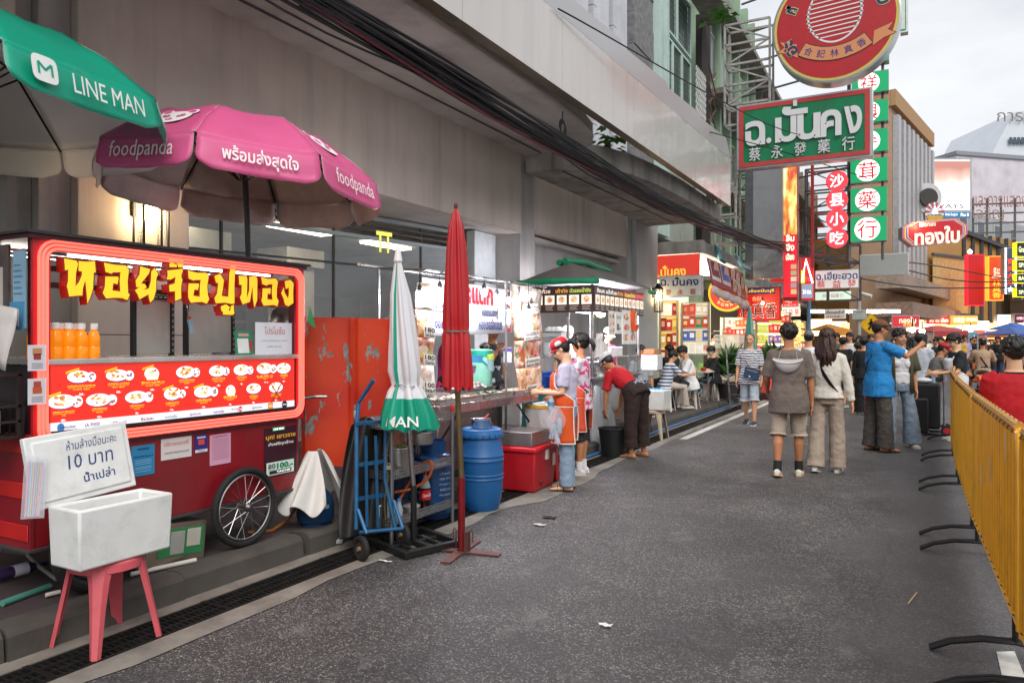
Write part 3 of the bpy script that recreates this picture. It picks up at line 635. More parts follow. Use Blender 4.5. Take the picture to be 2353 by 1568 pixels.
for t,a,col,zz,hh in(('บ้านขนมอร่อย',500,'#3a6a9a',z3,1270),('LA. FOOD',940,'#44507a',z3,1230),('ตีท้ายครัว',1420,'#8a3a80',z3,1190),('ชิมแชะ',1910,'#a03a60',z3,1130),('อาหารเด็ด',70,'#5aa0a8',z4,1090),('ฟู้ดดิ้งแจ๋ว',500,'#8a5a9a',z4,1052),('ตลาดนัด',915,'#704a90',z4,1005),('wongnai',1240,'#504a58',z4,965),('ถูกปาก',1590,'#4a4458',z4,935),('OTOP',2080,'#f0f0f0',z4,880)):
 c=zz(a,hh,mx_)+V((.004,0,0))
 if t=='OTOP':pic.disc(c-V((.001,0,0)),Y,Z,.027,.027,mat('#2a2638',.4,var=0),18);txt.text(t,c,Y,Z,MW,w=.04,h=.01,bold=.02)
 elif t=='wongnai':pic.disc(c+V((-.001,.028,0)),Y,Z,.017,.019,mat('#d0484a',.4,emit=.3,ecol='#d0484a',var=0),16);txt.text('wong',c-Y*.02,Y,Z,mat(col,.5,var=0),w=.06,h=.016);txt.text('nai',c+Y*.03,Y,Z,MW,w=.024,h=.012)
 else:txt.text(t,c,Y,Z,mat(col,.5,var=0),w=.085,h=.018,bold=.02)
c=z4(1830,905,mx_);pic.poly([c+V((.003,s*.024,t*.022))for s,t in((-1,-1),(1,-1),(1,1),(-1,1))],mat('#d98a2a',.4,emit=.3,ecol='#d98a2a',var=0));txt.text('ชวนชิม',c+V((.005,0,0)),Y,Z,MW,w=.036,h=.014)
c=z3(380,1290,mx_);pic.disc(c+V((.002,0,0)),Y,Z,.02,.024,mat('#3a7ab8',.4,emit=.3,ecol='#3a7ab8',var=0),14)
for s in(-1,1):
 c=z4(1930,690,mx_);pic.poly([c+V((.006,-.055*s,-.06)),c+V((.006,-.04*s,-.06)),c+V((.006,.055*s,.07)),c+V((.006,.04*s,.07))],mat('#a04a38',.5,alpha=.75,var=0))
pic.build('menu_pictures',ct,smooth=0);txt.build('menu_lettering',ct,smooth=0)
def notice(u0,v0,u1,v1,col,lines,name='notice',x=-4.056,tilt=0.0,parent=None,par=ct):
 a,c=PX(u0,v1,x),PX(u1,v0,x);b=MB();z0,z1=a.z,c.z;y0,y1=a.y,c.y
 b.add([(x-.002,y0,z0),(x-.002,y1,z0),(x-.002,y1,z1),(x-.002,y0,z1),(x,y0,z0),(x,y1,z0),(x,y1,z1),(x,y0,z1)],[(4,5,6,7),(0,3,2,1),(0,1,5,4),(1,2,6,5),(2,3,7,6),(3,0,4,7)],mat(col,.45,var=.04))
 W,H=y1-y0,z1-z0
 for(t,fy,fh,fw,cl)in lines:
  c=V((x+.002,(y0+y1)/2,z1-fy*H))
  if t=='-':b.poly([c+V((0,-fw*W/2,-fh*H/2)),c+V((0,fw*W/2,-fh*H/2)),c+V((0,fw*W/2,fh*H/2)),c+V((0,-fw*W/2,fh*H/2))],mat(cl,.5,var=0))
  else:b.text(t,c,Y,Z,mat(cl,.5,var=0),w=fw*W,h=fh*H,bold=.025)
 return b.build(name,par,smooth=0)
ln=lambda ys,cl,w=.75,h=.018:[('-',y,h,w,cl)for y in ys]
notice(302,1018,355,1096,'#2a86b8',[('-',.12,.05,.5,'#174a70'),('โปรดระวัง Beware',.36,.06,.85,'#12385a')]+ln((.5,.56,.62,.72,.78,.86),'#8cc4e0',.7))
notice(370,1000,440,1058,'#d8d4d2',[('บริการทอดฟรี',.25,.2,.8,'#d79a98'),('ทอดใหม่ทุกออเดอร์',.68,.13,.8,'#8c8a92')])
notice(448,996,476,1040,'#2b2f83',[('-',.15,.1,.7,'#c9cde8'),('-',.42,.3,.5,'#d84a4a'),('-',.92,.16,1.0,'#dfe3ee'),('Alipay',.92,.11,.6,'#2b66b0')],'sticker')
notice(482,993,530,1070,'#d7a3bd',[('เมนูเตือนภัย',.07,.06,.7,'#8a5a78')]+ln([.16+.05*i for i in range(14)],'#b9819d',.8,.012))
pp=notice(607,975,681,1098,'#3a1524',[('บุก! เยาวราช',.2,.12,.92,'#f0b33a'),('ส่งฟรีทุกร้าน',.34,.09,.78,'#f2efe9')],'poster')
x=-4.05;a,c=PX(612,1094,x),PX(675,1052,x);b=MB()
b.poly([(x,a.y,a.z),(x,c.y,a.z),(x,c.y,c.z),(x,a.y,c.z)],mat('#d8ede0',.5,var=0));W=c.y-a.y;Hh=c.z-a.z
b.text('100.-',V((x+.002,a.y+W*.66,a.z+Hh*.66)),Y,Z,mat('#0d8a5a',.5,var=0),w=W*.6,h=Hh*.45,bold=.05);b.text('ลด',V((x+.002,a.y+W*.18,a.z+Hh*.72)),Y,Z,mat('#1d1d1d',.5,var=0),w=W*.25,h=Hh*.3,bold=.03);b.text('สูงสุด',V((x+.002,a.y+W*.18,a.z+Hh*.48)),Y,Z,mat('#1d1d1d',.5,var=0),w=W*.25,h=Hh*.12)
b.poly([(x+.001,a.y+W*.1,a.z+Hh*.08),(x+.001,a.y+W*.9,a.z+Hh*.08),(x+.001,a.y+W*.9,a.z+Hh*.36),(x+.001,a.y+W*.1,a.z+Hh*.36)],mat('#26302c',.5,var=0));b.text('YAO100',V((x+.003,a.y+W*.6,a.z+Hh*.22)),Y,Z,MW,w=W*.5,h=Hh*.16,bold=.02)
c=PX(640,984,x);b.poly([c+V((0,-.06,-.014)),c+V((0,.06,-.014)),c+V((0,.06,.014)),c+V((0,-.06,.014))],mat('#0d9a68',.5,var=0));b.text('LINE MAN',c+V((.002,0,0)),Y,Z,MW,w=.1,h=.016,bold=.04);b.build('voucher_print',pp,smooth=0)
notice(64,792,106,852,'#d9d5dc',[('-',.25,.25,.5,'#c08a5a'),('-',.45,.22,.4,'#a0363a')]+ln((.72,.8,.88),'#4a4a50',.6),x=-4.012)
notice(64,868,106,930,'#d9d5dc',[('-',.22,.22,.4,'#b0483a'),('-',.45,.24,.5,'#c2552f')]+ln((.72,.8,.88),'#4a4a50',.6),x=-4.012)
b=MB();b.tube([(-4.15,4.13,1.1),(-4.1,4.35,1.12),(-4.02,4.40,1.12)],.014,STEEL,8);b.build('handle',ct)
def spoked_wheel(c,par,rad=.27,full=True):
 T=Matrix.Translation(c)@Matrix.Rotation(R(90),4,'Y')
 b=MB();b.T=T;b.tube([(math.cos(a)*(rad-.022),math.sin(a)*(rad-.022),0)for a in[i*math.pi/20 for i in range(40)]],.023,RUBBER,10,closed=True);o=b.build('tyre',par)
 b=MB();b.T=T;b.tube([(math.cos(a)*(rad-.052),math.sin(a)*(rad-.052),0)for a in[i*math.pi/20 for i in range(40)]],[(.008,.014)]*40,STEEL,8,closed=True)
 b.lathe([(.012,-.06),(.03,-.05),(.022,-.03),(.022,.03),(.03,.04),(.015,.06)],(0,0,0),DSTEEL,12)
 for i in range(18):
  a=i*math.pi/9;a2=a+(.5 if i%2 else-.5);z=.035 if i%2 else-.035
  b.tube([(math.cos(a2)*.028,math.sin(a2)*.028,z),(math.cos(a)*(rad-.055),math.sin(a)*(rad-.055),0)],.0022,STEEL,4)
 b.build('rim',par);return o
spoked_wheel(V((-4.0,3.57,.425)),ct);
b=MB();b.T=Matrix.Translation((-4.03,2.55,.41))@Matrix.Rotation(R(90),4,'Y');b.tube([(math.cos(a)*.225,math.sin(a)*.225,0)for a in[i*math.pi/16 for i in range(32)]],.035,RUBBER,10,closed=True);b.lathe([(.18,-.02),(.18,.02)],(0,0,0),DSTEEL,20);b.build('tyre',ct)
for k in range(9):
 y=2.30+(k%5)*.072;x=-4.12-(k//5)*.075;r=thing('juice_bottle',(x,y,1.456),['front row bottle of orange juice with white cap nearest the left neon post','orange juice bottle second from the neon post in the front row','middle bottle of orange juice in the front row on the cart','orange juice bottle fourth from the neon post in the front row','front row bottle of orange juice farthest from the left neon post'][k]if k<5 else 'orange juice bottle in the back row on the red cart counter','bottle','orange juice bottles on the red cart')
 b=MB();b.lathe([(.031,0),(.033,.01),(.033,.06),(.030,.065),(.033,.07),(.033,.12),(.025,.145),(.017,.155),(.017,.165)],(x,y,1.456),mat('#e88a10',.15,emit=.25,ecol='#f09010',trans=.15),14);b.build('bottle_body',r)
 b=MB();b.lathe([(.021,.163),(.021,.195),(.018,.197)],(x,y,1.456),mat('#f2f2ee',.3),12);b.build('cap',r)
BRD=mat('#dad7ce',.4,.0,var=.08,dirt=.15)
for(u0,u1,lab)in((303,398,'left brushed steel backing board in a black slotted frame on the cart'),(424,537,'right brushed steel backing board in a black slotted frame on the cart')):
 x=-4.45;a,c=PX(u0,820,x),PX(u1,700,x);a.z=1.456;c.z=1.86;r=thing('backing_board',(x,a.y,1.456),lab,'board','steel boards on the red cart');b=MB()
 b.bb((x-.005,a.y+.02,1.47),(x,c.y-.02,1.83),BRD);b.build('steel_sheet',r);b=MB()
 for yy in(a.y,c.y-.025):b.bb((x-.02,yy,1.456),(x+.012,yy+.025,1.86),BLACK)
 b.bb((x-.02,a.y+.026,1.83),(x+.012,c.y-.026,1.86),mat('#2a3438',.4,.4))
 for q in range(9):b.bb((x+.0125,a.y+.05+q*.035,1.842),(x+.014,a.y+.07+q*.035,1.85),mat('#d0d0cc',.5));b.bb((x+.0125,c.y-.018,1.48+q*.04),(x+.014,c.y-.008,1.50+q*.04),mat('#a0a09c',.5))
 b.build('frame',r)
x=-4.08;a,c=PX(587,812,x),PX(672,742,x);b=MB();b.bb((x-.004,a.y,1.457),(x,c.y,c.z),mat('#d6dbe2',.3,emit=.1,ecol='#d6dbe2',var=.03));b.text('โปรโมชั่น',V((x+.002,(a.y+c.y)/2,1.63)),Y,Z,mat('#c2555a',.5,var=0),w=.19,h=.055,bold=.0);b.text('หอยจ๊อปู 2 แพค+แฮ่กึ๊นกุ้ง(ธรรมดา) 1 แพค 200.-',V((x+.002,(a.y+c.y)/2,1.555)),Y,Z,mat('#3a3a44',.5,var=0),w=.25,h=.012);b.text('ปลาเส้น 3 เส้น 120.-',V((x+.002,(a.y+c.y)/2,1.515)),Y,Z,mat('#3a3a44',.5,var=0),w=.14,h=.012)
single(b,'promotion_sign','white laminated promotion sheet with red heading standing on the red cart','sign',smooth=0)
b=MB();x=-4.10;a,c=PX(543,812,x),PX(583,762,x);b.T=Matrix.Translation((x,(a.y+c.y)/2,1.457))@Matrix.Rotation(R(-8),4,'Y');W=c.y-a.y
b.bb((-.003,-W/2,0),(0,W/2,.17),mat('#2e8a62',.4));b.bb((.0005,-W*.38,.012),(.0015,W*.25,.115),mat('#e8ebe8',.4));b.bb((.0005,W*.3,.03),(.0015,W*.45,.1),mat('#b5383e',.4));b.bb((.0005,-W*.3,.13),(.0015,W*.3,.15),mat('#d8a0a0',.4));single(b,'payment_stand','small green payment stand on the counter of the red cart','stand')
b=MB();p=PX(437,745,-4.2);b.T=Matrix.Translation(p)@Matrix.Rotation(R(12),4,'X');b.box((0,0,-.01),(.015,.022,.09),mat('#a8d2e8',.4));b.box((0,0,.045),(.014,.02,.02),mat('#d8602a',.4));b.tube([(0,0,.055),(0,0,.16)],.004,STEEL,6);single(b,'gas_lighter','pale blue long nosed gas lighter hanging under the yellow letters','lighter')
b=MB();b.lathe([(.002,.06),(.08,.05),(.15,.02),(.17,0),(.165,-.005)],(-4.35,4.33,1.68),mat('#c9c7c2',.25,.9),24,M=Matrix.Rotation(R(70),4,'Y')@Matrix.Rotation(R(20),4,'X'));single(b,'wok_lid','round aluminium lid hanging behind the right end of the red cart','lid')
b=MB();p=PX(695,775,-4.12);b.tube([p,p+V((0,.07,.24))],.005,mat('#d8a0a8',.5),6);b.poly([p+V((.004,.045,.12)),p+V((.004,.12,.08)),p+V((.004,.14,.075)),p+V((.004,.075,.25))],mat('#16a052',.6));single(b,'pennant','small green triangular pennant on a stick at the cart corner','flag',smooth=0)
fan=thing('electric_fan',(-4.6,2.02,1.28),'black wire caged electric fan with pale rim at the left end of the cart','fan')
fc=V((-4.45,1.95,1.32));M=Matrix.Translation(fc)@Matrix.Rotation(R(-60),4,'Z')@Matrix.Rotation(R(90),4,'X')
b=MB();b.T=M
for i in range(26):a=i*2*math.pi/26;b.tube([(.02*math.cos(a),.02*math.sin(a),.06),(.12*math.cos(a),.12*math.sin(a),.05),(.165*math.cos(a),.165*math.sin(a),0)],.002,BLACK,4)
for q in(.06,.11,.15):b.tube([(q*math.cos(i*.26),q*math.sin(i*.26),.058-.04*(q/.165)**2)for i in range(24)],.002,BLACK,4,closed=True)
b.build('cage',fan);b=MB();b.T=M;b.tube([(.17*math.cos(i*.26),.17*math.sin(i*.26),0)for i in range(24)],.007,mat('#9cc3d6',.4),6,closed=True);b.build('rim',fan)
b=MB();b.T=M;b.lathe([(.03,-.1),(.05,-.08),(.05,-.02),(.02,.03)],(0,0,0),BLACK,12)
for i in range(3):a=i*2.09;b.poly([(.03*math.cos(a),.03*math.sin(a),.01),(.14*math.cos(a-.5),.14*math.sin(a-.5),-.01),(.145*math.cos(a+.3),.145*math.sin(a+.3),.02),(.03*math.cos(a+.8),.03*math.sin(a+.8),.02)],mat('#8a98a0',.4))
b.build('blade',fan);b=MB();b.tube([fc-Z*.05,fc-Z*.2],.015,BLACK,8);b.build('stem',fan)
b=MB();c=V((-4.6,2.06,.92));BK=mat('#26201f',.5)
for i in range(16):
 for(x0,y0,x1,y1)in((.5,-.13,-.4,-.13),(.5,.13,-.4,.13)):t=i/15;xx=c.x+x0+(x1-x0)*t;b.bar((xx,c.y+y0,c.z+.14),(xx+.02,c.y+y0,c.z+.3),.012,.006,BK)
for z in(.14,.22,.3):b.bb((c.x-.4,c.y-.136,c.z+z-.012),(c.x+.5,c.y-.124,c.z+z),BK);b.bb((c.x-.4,c.y+.124,c.z+z-.012),(c.x+.5,c.y+.136,c.z+z),BK);b.bb((c.x+.488,c.y-.123,c.z+z-.012),(c.x+.5,c.y+.123,c.z+z),BK)
b.bb((c.x-.4,c.y-.12,c.z+.13),(c.x+.48,c.y+.12,c.z+.14),BK)
for s in(-.12,.12):b.bar((c.x+.49,c.y+s,c.z+.14),(c.x+.49,c.y+s,c.z+.46),.02,.02,BK)
b.bar((c.x+.49,c.y-.13,c.z+.46),(c.x+.49,c.y+.13,c.z+.46),.02,.02,BK)
single(b,'basket_rack','black slatted basket rack on the left end of the red cart','rack')
b=MB();b.bb((-4.7,1.98,1.065),(-4.2,2.14,1.19),mat('#c9c8c2',.5));single(b,'foam_container','white foam container inside the black basket rack','container',bev=.01)
b=MB();b.bb((-4.62,2.2,1.50),(-4.25,2.212,2.07),mat('#7b706c',.3,.8,var=.2));b.bb((-4.2,2.196,1.62),(-4.08,2.2,2.03),mat('#86aec6',.5));b.bb((-4.22,2.19,1.61),(-4.09,2.195,1.76),mat('#4a90b8',.5));b.bb((-4.18,2.186,1.63),(-4.13,2.189,1.72),mat('#cfcac6',.5));b.bb((-4.5,2.194,1.62),(-4.3,2.199,1.95),mat('#cdc5bd',.3))
for i in range(6):b.bb((-4.19,2.1945,1.80+i*.03),(-4.11-.01*(i%3),2.1955,1.806+i*.03),mat('#4a78a0',.5))
b.build('end_panel',ct,smooth=0)
b=MB();b.grid(lambda s,t:V((-4.35+.28*s,2.12+.03*math.sin(5*s+3*t),1.45+.32*t-.05*s)),8,6,mat('#dcd6d2',.35,trans=.2,alpha=.85));b.bb((-4.3,2.09,1.52),(-4.2,2.10,1.66),mat('#c8362a',.5));single(b,'plastic_bag','white and red plastic bag hanging at the left end of the cart','bag',solid=.003)
# --------------------- foam ice box on a red stool
STR=mat('#cc5a62',.42,var=.1,dirt=.2)
def stool(c,sz,h,m,label,cat='stool',group=None,top=.24,name='plastic_stool',rz=0.0):
 r=thing(name,c,label,cat,group);c=V(c);b=MB();Mr=Matrix.Translation(c)@Matrix.Rotation(rz,4,'Z');b.T=Mr;t=top/2
 b.lathe([(t*.98,h-.055),(t*1.06,h-.05),(t*1.05,h-.01),(t*.98,h),(t*.2,h-.004),(.02,h-.004)],(0,0,0),m,24);b.build('seat',r)
 for sx,sy in((1,1),(1,-1),(-1,1),(-1,-1)):
  b=MB();b.T=Mr;s2=sz/2;d=V((sx,sy,0)).normalized();o=V((-sy,sx,0)).normalized()*(1 if sx*sy>0 else-1);rings=[]
  for q,wd in((0,.05),(.25,.06),(.55,.072),(.85,.095),(1.0,.12)):
   k=s2+(t*.72-s2)*q;p=V((sx*k,sy*k,(h-.03)*q));f=.018
   rings.append([p+o*wd/2-d*f,p+o*wd*.25+d*.004,p-o*wd*.25+d*.004,p-o*wd/2-d*f,p-o*wd*.2-d*.008,p+o*wd*.2-d*.008])
  b.loft(rings,m);b.build('leg',r)
 return r
stool((-3.655,2.365,.008),.36,.44,STR,'red plastic stool holding the white foam ice box beside the gutter',top=.33)
FOAM=mat('#dfe0de',.75,var=.05,vs=9,bump=.12,bs=120,dirt=.22)
bx=thing('foam_box',(-3.60,2.365,.449),'white foam ice box with open handwritten lid on the red stool','box')
def hollow(x0,x1,y0,y1,z0,z1,t,m,tp=.02):
 b=MB();o=[(x0+tp,y0+tp),(x1-tp,y0+tp),(x1-tp,y1-tp),(x0+tp,y1-tp)];O=[(x0,y0),(x1,y0),(x1,y1),(x0,y1)];I=[(x0+t,y0+t),(x1-t,y0+t),(x1-t,y1-t),(x0+t,y1-t)];J=[(x0+t+tp,y0+t+tp),(x1-t-tp,y0+t+tp),(x1-t-tp,y1-t-tp),(x0+t+tp,y1-t-tp)]
 vs=[(*p,z0)for p in o]+[(*p,z1)for p in O]+[(*p,z1)for p in I]+[(*p,z0+t)for p in J]
 fs=[(3,2,1,0)]
 for k in range(3):fs+=[(4*k+i,4*k+(i+1)%4,4*k+4+(i+1)%4,4*k+4+i)for i in range(4)]
 fs.append((12,13,14,15));return b.add(vs,fs,m)
b=hollow(-3.735,-3.475,2.11,2.62,.449,.745,.028,FOAM,.009);b.build('box_body',bx,bev=.012)
b=MB();b.T=Matrix.Translation((-3.765,2.13,.735))@Matrix.Rotation(R(-10),4,'Y')@Matrix.Rotation(R(4),4,'X')
b.box((0,.20,.17),(.035,.54,.36),FOAM);b.box((.02,.20,.17),(.012,.48,.30),FOAM);lid=b.build('lid',bx,bev=.014)
b2=MB();b2.T=b.T;PEN=mat('#27407a',.6,var=0)
b2.text('ห้ามล้างมือนะคะ',(.0275,.26,.275),Y,Z,PEN,w=.27,h=.05,bold=-.005,shear=.15);b2.text('10 บาท',(.0275,.24,.19),Y,Z,PEN,w=.24,h=.07,bold=.0,shear=.1);b2.text('น้ำเปล่า',(.0275,.27,.10),Y,Z,PEN,w=.17,h=.05,bold=.012);b2.build('lettering',lid,smooth=0)
b=MB();b.T=Matrix.Translation((-3.72,2.03,.70))@Matrix.Rotation(R(-8),4,'Y')@Matrix.Rotation(R(-8),4,'X')
for k,cl in enumerate(('#e7a3b8','#a9cde6','#f0e08a','#c9a9dc','#a8dcc0','#f0a8a0','#dcd2ea')):b.tube([(.004*(k%2),-.03+k*.01,.01),(.004*(k%2),-.03+k*.011,.27)],.005,mat(cl,.4),6)
b.add([(-.012,-.045,0),(-.012,.05,0),(-.012,.05,.3),(-.012,-.045,.3),(.014,-.045,0),(.014,.05,0),(.01,.05,.3),(.01,-.045,.3)],[(0,1,2,3),(4,7,6,5),(0,4,5,1),(1,5,6,2),(3,7,4,0)],mat('#dfe2ea',.1,alpha=.35,var=0));single(b,'straw_bag','clear bag of pastel drinking straws hanging on the foam lid','straws')
# --------------------- under and around the cart
b=MB();c=V((-4.16,3.08,.152));b.box(c+V((0,0,.13)),(.22,.42,.26),mat('#a49a8c',.3,.85,var=.1),rx=R(-6));b.box(c+V((.112,.03,.14)),(.004,.33,.17),mat('#2c7a48',.5),rx=R(-6));b.box(c+V((.115,.0,.14)),(.004,.1,.14),mat('#9a9a94',.5),rx=R(-6));b.box(c+V((.115,.12,.15)),(.004,.1,.11),mat('#b9b5a8',.5),rx=R(-6));single(b,'metal_case','dull metal case with a green photo label under the cart','case',bev=.01)
def pipe(u0,v0,u1,v1,r,col,lab,z=.17):b=MB();b.tube([G(u0,v0,z),G(u1,v1,z)],r,mat(col,.4),8);single(b,'plastic_pipe',lab,'pipe')
pipe(300,1318,450,1285,.014,'#cfcac2','white plastic pipe lying on the curb behind the stool');pipe(5,1385,115,1345,.018,'#4f8a7c','green plastic pipe lying on dark paving at the left edge');pipe(105,1366,138,1358,.012,'#cfcac2','short white pipe end beside the stool leg')
q=G(45,1308,.2);b=MB();b.tube([q+V((0,-.14,0)),q+V((0,-.05,0)),q+V((0,.06,0)),q+V((0,.1,0)),q+V((0,.16,0))],[.035,.035,.035,.014,.014],mat('#3a2a52',.3),12);b.tube([q+V((0,-.17,0)),q+V((0,-.14,0))],.02,mat('#e0b32a',.4),10);b.tube([q+V((0,-.04,0)),q+V((0,.04,0))],.0365,mat('#d9d5e2',.4),12);single(b,'cleaner_bottle','purple cleaner bottle lying under the left end of the cart','bottle')
b=MB();b.tube([G(0,1262,.3),G(60,1270,.25),G(90,1300,.2),G(130,1330,.165)],.012,mat('#8d8a86',.5),8);single(b,'grey_hose','grey hose curving down under the left end of the cart','hose')
gc=thing('gas_cylinder',(-4.02,4.27,.15),'small dark blue gas cylinder under a white sack beside the cart','gas cylinder')
BLU=mat('#173f66',.35,.2,var=.15,dirt=.15)
b=MB();b.lathe([(.11,0),(.11,.03),(.135,.04),(.14,.08),(.14,.17),(.125,.22),(.08,.27),(.05,.3),(.05,.33)],(-4.02,4.27,.15),BLU,24);b.text('เวิลด์แก๊ส',(0,0,0),Y,Z,WHITE,w=.11,h=.035,fn=lambda a,c,d:V((-4.02,4.27,.31+c))+V((math.cos(a/.142-.45),math.sin(a/.142-.45),0))*.1425);b.build('tank',gc)
b=MB();b.tube([(-4.02,4.27,.47),(-4.02,4.27,.58)],.018,mat('#a89040',.4,.7),8);b.lathe([(.03,0),(.035,.02),(.02,.04)],(-4.02,4.27,.57),mat('#a8302a',.5),10);b.build('valve',gc)
b=MB();hp=[G(700,1085,.52),G(690,1120,.4),G(682,1160,.28),G(660,1195,.19),G(625,1218,.165),G(570,1222,.165)];hp[0]=V((-3.99,4.25,.56));b.tube(hp,.013,mat('#9a5a2a',.45),8);b.build('hose',gc)
def sheet(fn,nu,nv,m,name,lab,cat,th=.004,sub=1):b=MB();b.grid(fn,nu,nv,m);return single(b,name,lab,cat,solid=th,sub=sub)
SK=mat('#d6d4cf',.7,var=.08,bump=.2,bs=60)
def sack(s,t):
 a=(s-.5)*2.6+.2;rr=.05+.16*t+.035*math.sin(7*a+3)*t;zz=.70-.46*t**1.15+.03*math.sin(9*a)
 return V((-4.02+rr*math.cos(a)*1.0,4.27+rr*1.25*math.sin(a),zz+.0))
for sgn,lab in((-1,'left half of the white woven sack draped over the gas cylinder'),(1,'right half of the white woven sack draped over the gas cylinder')):
 def half(s,t,g=sgn):
  a=g*(.35+1.9*s);rr=.045+.17*t+.03*math.sin(8*a+2+4*t)*t;return V((-4.02+rr*math.cos(a),4.27+rr*1.3*math.sin(a),.72-(.42+.05*math.sin(6*a))*t**1.2))
 sheet(half,18,10,SK,'woven_sack',lab,'sack')
def peel(nt,N,L,q):
 tc=N.new('ShaderNodeTexCoord');mp=N.new('ShaderNodeMapping');mp.inputs['Scale'].default_value=(3,3,1.1);L.new(tc.outputs['Object'],mp.inputs[0])
 nz=N.new('ShaderNodeTexNoise');nz.inputs['Scale'].default_value=2.4;nz.inputs['Detail'].default_value=9;nz.inputs['Roughness'].default_value=.6;L.new(mp.outputs[0],nz.inputs['Vector'])
 cr=ramp(N,[(.575,(0,0,0)),(.59,(1,1,1))]);L.new(nz.outputs[0],cr.inputs[0])
 n2=N.new('ShaderNodeTexNoise');n2.inputs['Scale'].default_value=1.6;L.new(tc.outputs['Object'],n2.inputs['Vector'])
 c2=ramp(N,[(.35,'#c8301a'),(.6,'#e04a1e')]);L.new(n2.outputs[0],c2.inputs[0])
 n3=N.new('ShaderNodeTexNoise');n3.inputs['Scale'].default_value=30;L.new(tc.outputs['Object'],n3.inputs['Vector']);c3=ramp(N,[(.3,'#6f706c'),(.7,'#a5a59f')]);L.new(n3.outputs[0],c3.inputs[0])
 mx=N.new('ShaderNodeMix');mx.data_type='RGBA';L.new(cr.outputs[0],mx.inputs[0]);L.new(c2.outputs[0],mx.inputs[6]);L.new(c3.outputs[0],mx.inputs[7]);L.new(mx.outputs[2],q.inputs['Base Color']);q.inputs['Roughness'].default_value=.45
 bp=N.new('ShaderNodeBump');bp.inputs['Strength'].default_value=.4;bp.inputs['Distance'].default_value=.004;bp.invert=True;L.new(cr.outputs[0],bp.inputs['Height']);L.new(bp.outputs[0],q.inputs['Normal'])
PEEL=nodes_mat('peeling_red_paint',peel)
pa,pb,pc_=P(692,784,5.95),P(812,784,6.05),P(900,784,6.3)
for(a,c,z0,z1,lab)in((pa,pb,.52,1.745,'peeling orange red metal sheet next to the right end of the cart'),(pb,pc_,.50,1.742,'peeling orange red metal sheet behind the blue hand truck')):
 b=MB();n=(c-a).normalized().cross(Z);pts=[V((a.x,a.y,z0+.05)),V((c.x,c.y,z0)),V((c.x,c.y,z1)),V((a.x,a.y,z1))];b.prism(pts,n*-.02,PEEL)
 for t in(.06,.94):q=a.lerp(c,t)-n*.03;b.bar((q.x,q.y,.15),(q.x,q.y,1.72),.03,.03,mat('#6a3a2a',.6));q=q+n*.055;b.bar((q.x,q.y,.55),(q.x,q.y,1.74),.012,.03,PEEL)
 single(b,'metal_sheet',lab,'board','peeling metal boards',smooth=0)
# --------------------- open parasols
def canopy(par,c,Rr,zr,zt,a0,drop,cols,inner,n=8,flare=1.045,prof=((0,1),(.25,.97),(.55,.80),(.8,.42),(1,0)),tilt=(0,0,0)):
 c=V(c)
 def cor(k,r,z):dx,dy=r*math.cos(a0+k*2*math.pi/n),r*math.sin(a0+k*2*math.pi/n);return V((c.x+dx,c.y+dy,z+tilt[0]*dx+tilt[1]*dy+tilt[2]))
 for k in range(n):
  b=MB();m=cols[k%len(cols)];b.mi(inner);b.mi(m)
  def top(s,t,k=k):
   rr=prof;q=t*(len(rr)-1);i=min(int(q),len(rr)-2);f=q-i;r=(rr[i][0]*(1-f)+rr[i+1][0]*f)*Rr;z=zr+(zt-zr)*(rr[i][1]*(1-f)+rr[i+1][1]*f)
   p=cor(k,max(r,.01),z).lerp(cor(k+1,max(r,.01),z),s);p.z-=.035*math.sin(math.pi*s)*t*(1-.4*t);return p+(p-c).normalized()*(.012*noise.noise(p*5)+.008*noise.noise(p*13+V((s,t,k))))*min(1,2*t)
  b.grid(top,14,18,inner)
  def val(s,t,k=k):
   z=zr-drop*t;r=Rr*(1+(flare-1)*t);e=.012+(.05*max(0,t-.6)**2/.16*.6)
   s2=e+(1-2*e)*s;q=cor(k,r,z).lerp(cor(k+1,r,z),s2);q.z+=.035*max(0,abs(s-.5)*2-.8)/.2*t*t
   q.z-=.03*math.sin(math.pi*s)*.18;return q+V((math.cos(a0),math.sin(a0),0))*(.012*math.sin(9*s+k)*t+.02*noise.noise(V((s*6,t*2,k)))*t)
  b.grid(val,18,6,inner)
  o=b.build('canopy_panel',par);q=o.modifiers.new('thick','SOLIDIFY');q.thickness=.004;q.offset=-1;q.material_offset=1;q.material_offset_rim=0
 b=MB()
 for k in range(n):b.tube([cor(k,.03,zt-.02),cor(k,Rr*.55,zr+(zt-zr)*.78),cor(k,Rr,zr-.01)],.008,BLACK,5);b.tube([cor(k,.03,zr-.05),cor(k,Rr*.5,zr+(zt-zr)*.76)],.006,BLACK,5)
 b.build('rib',par,smooth=0)
 return cor
PINK=fabric('#da5c90',.12,rough=.45,var=.07,vs=2.5,bump=.1,bs=14,dirt=.1);PIN=fabric('#cfc0b8',.08,rough=.7,var=.2,vs=3,dirt=.4,bump=.1,bs=12)
um=thing('parasol',(-4.36,3.85,2.1),'pink open parasol with white lettering above the right end of the red cart','parasol')
pc=V((-4.36,3.87,0));A0=R(-35-22.5)
cor=canopy(um,pc,.98,2.76,3.16,A0,.21,[PINK],PIN,tilt=(-.04,-.06,.03))
b=MB();b.tube([(-4.36,3.93,2.13),(-4.36,3.87,3.21)],.022,mat('#241a20',.4),10);b.ell((-4.36,3.87,3.21),.03,WHITE,10,6);b.build('pole',um)
PW=mat('#efe6e8',.6,var=.03)
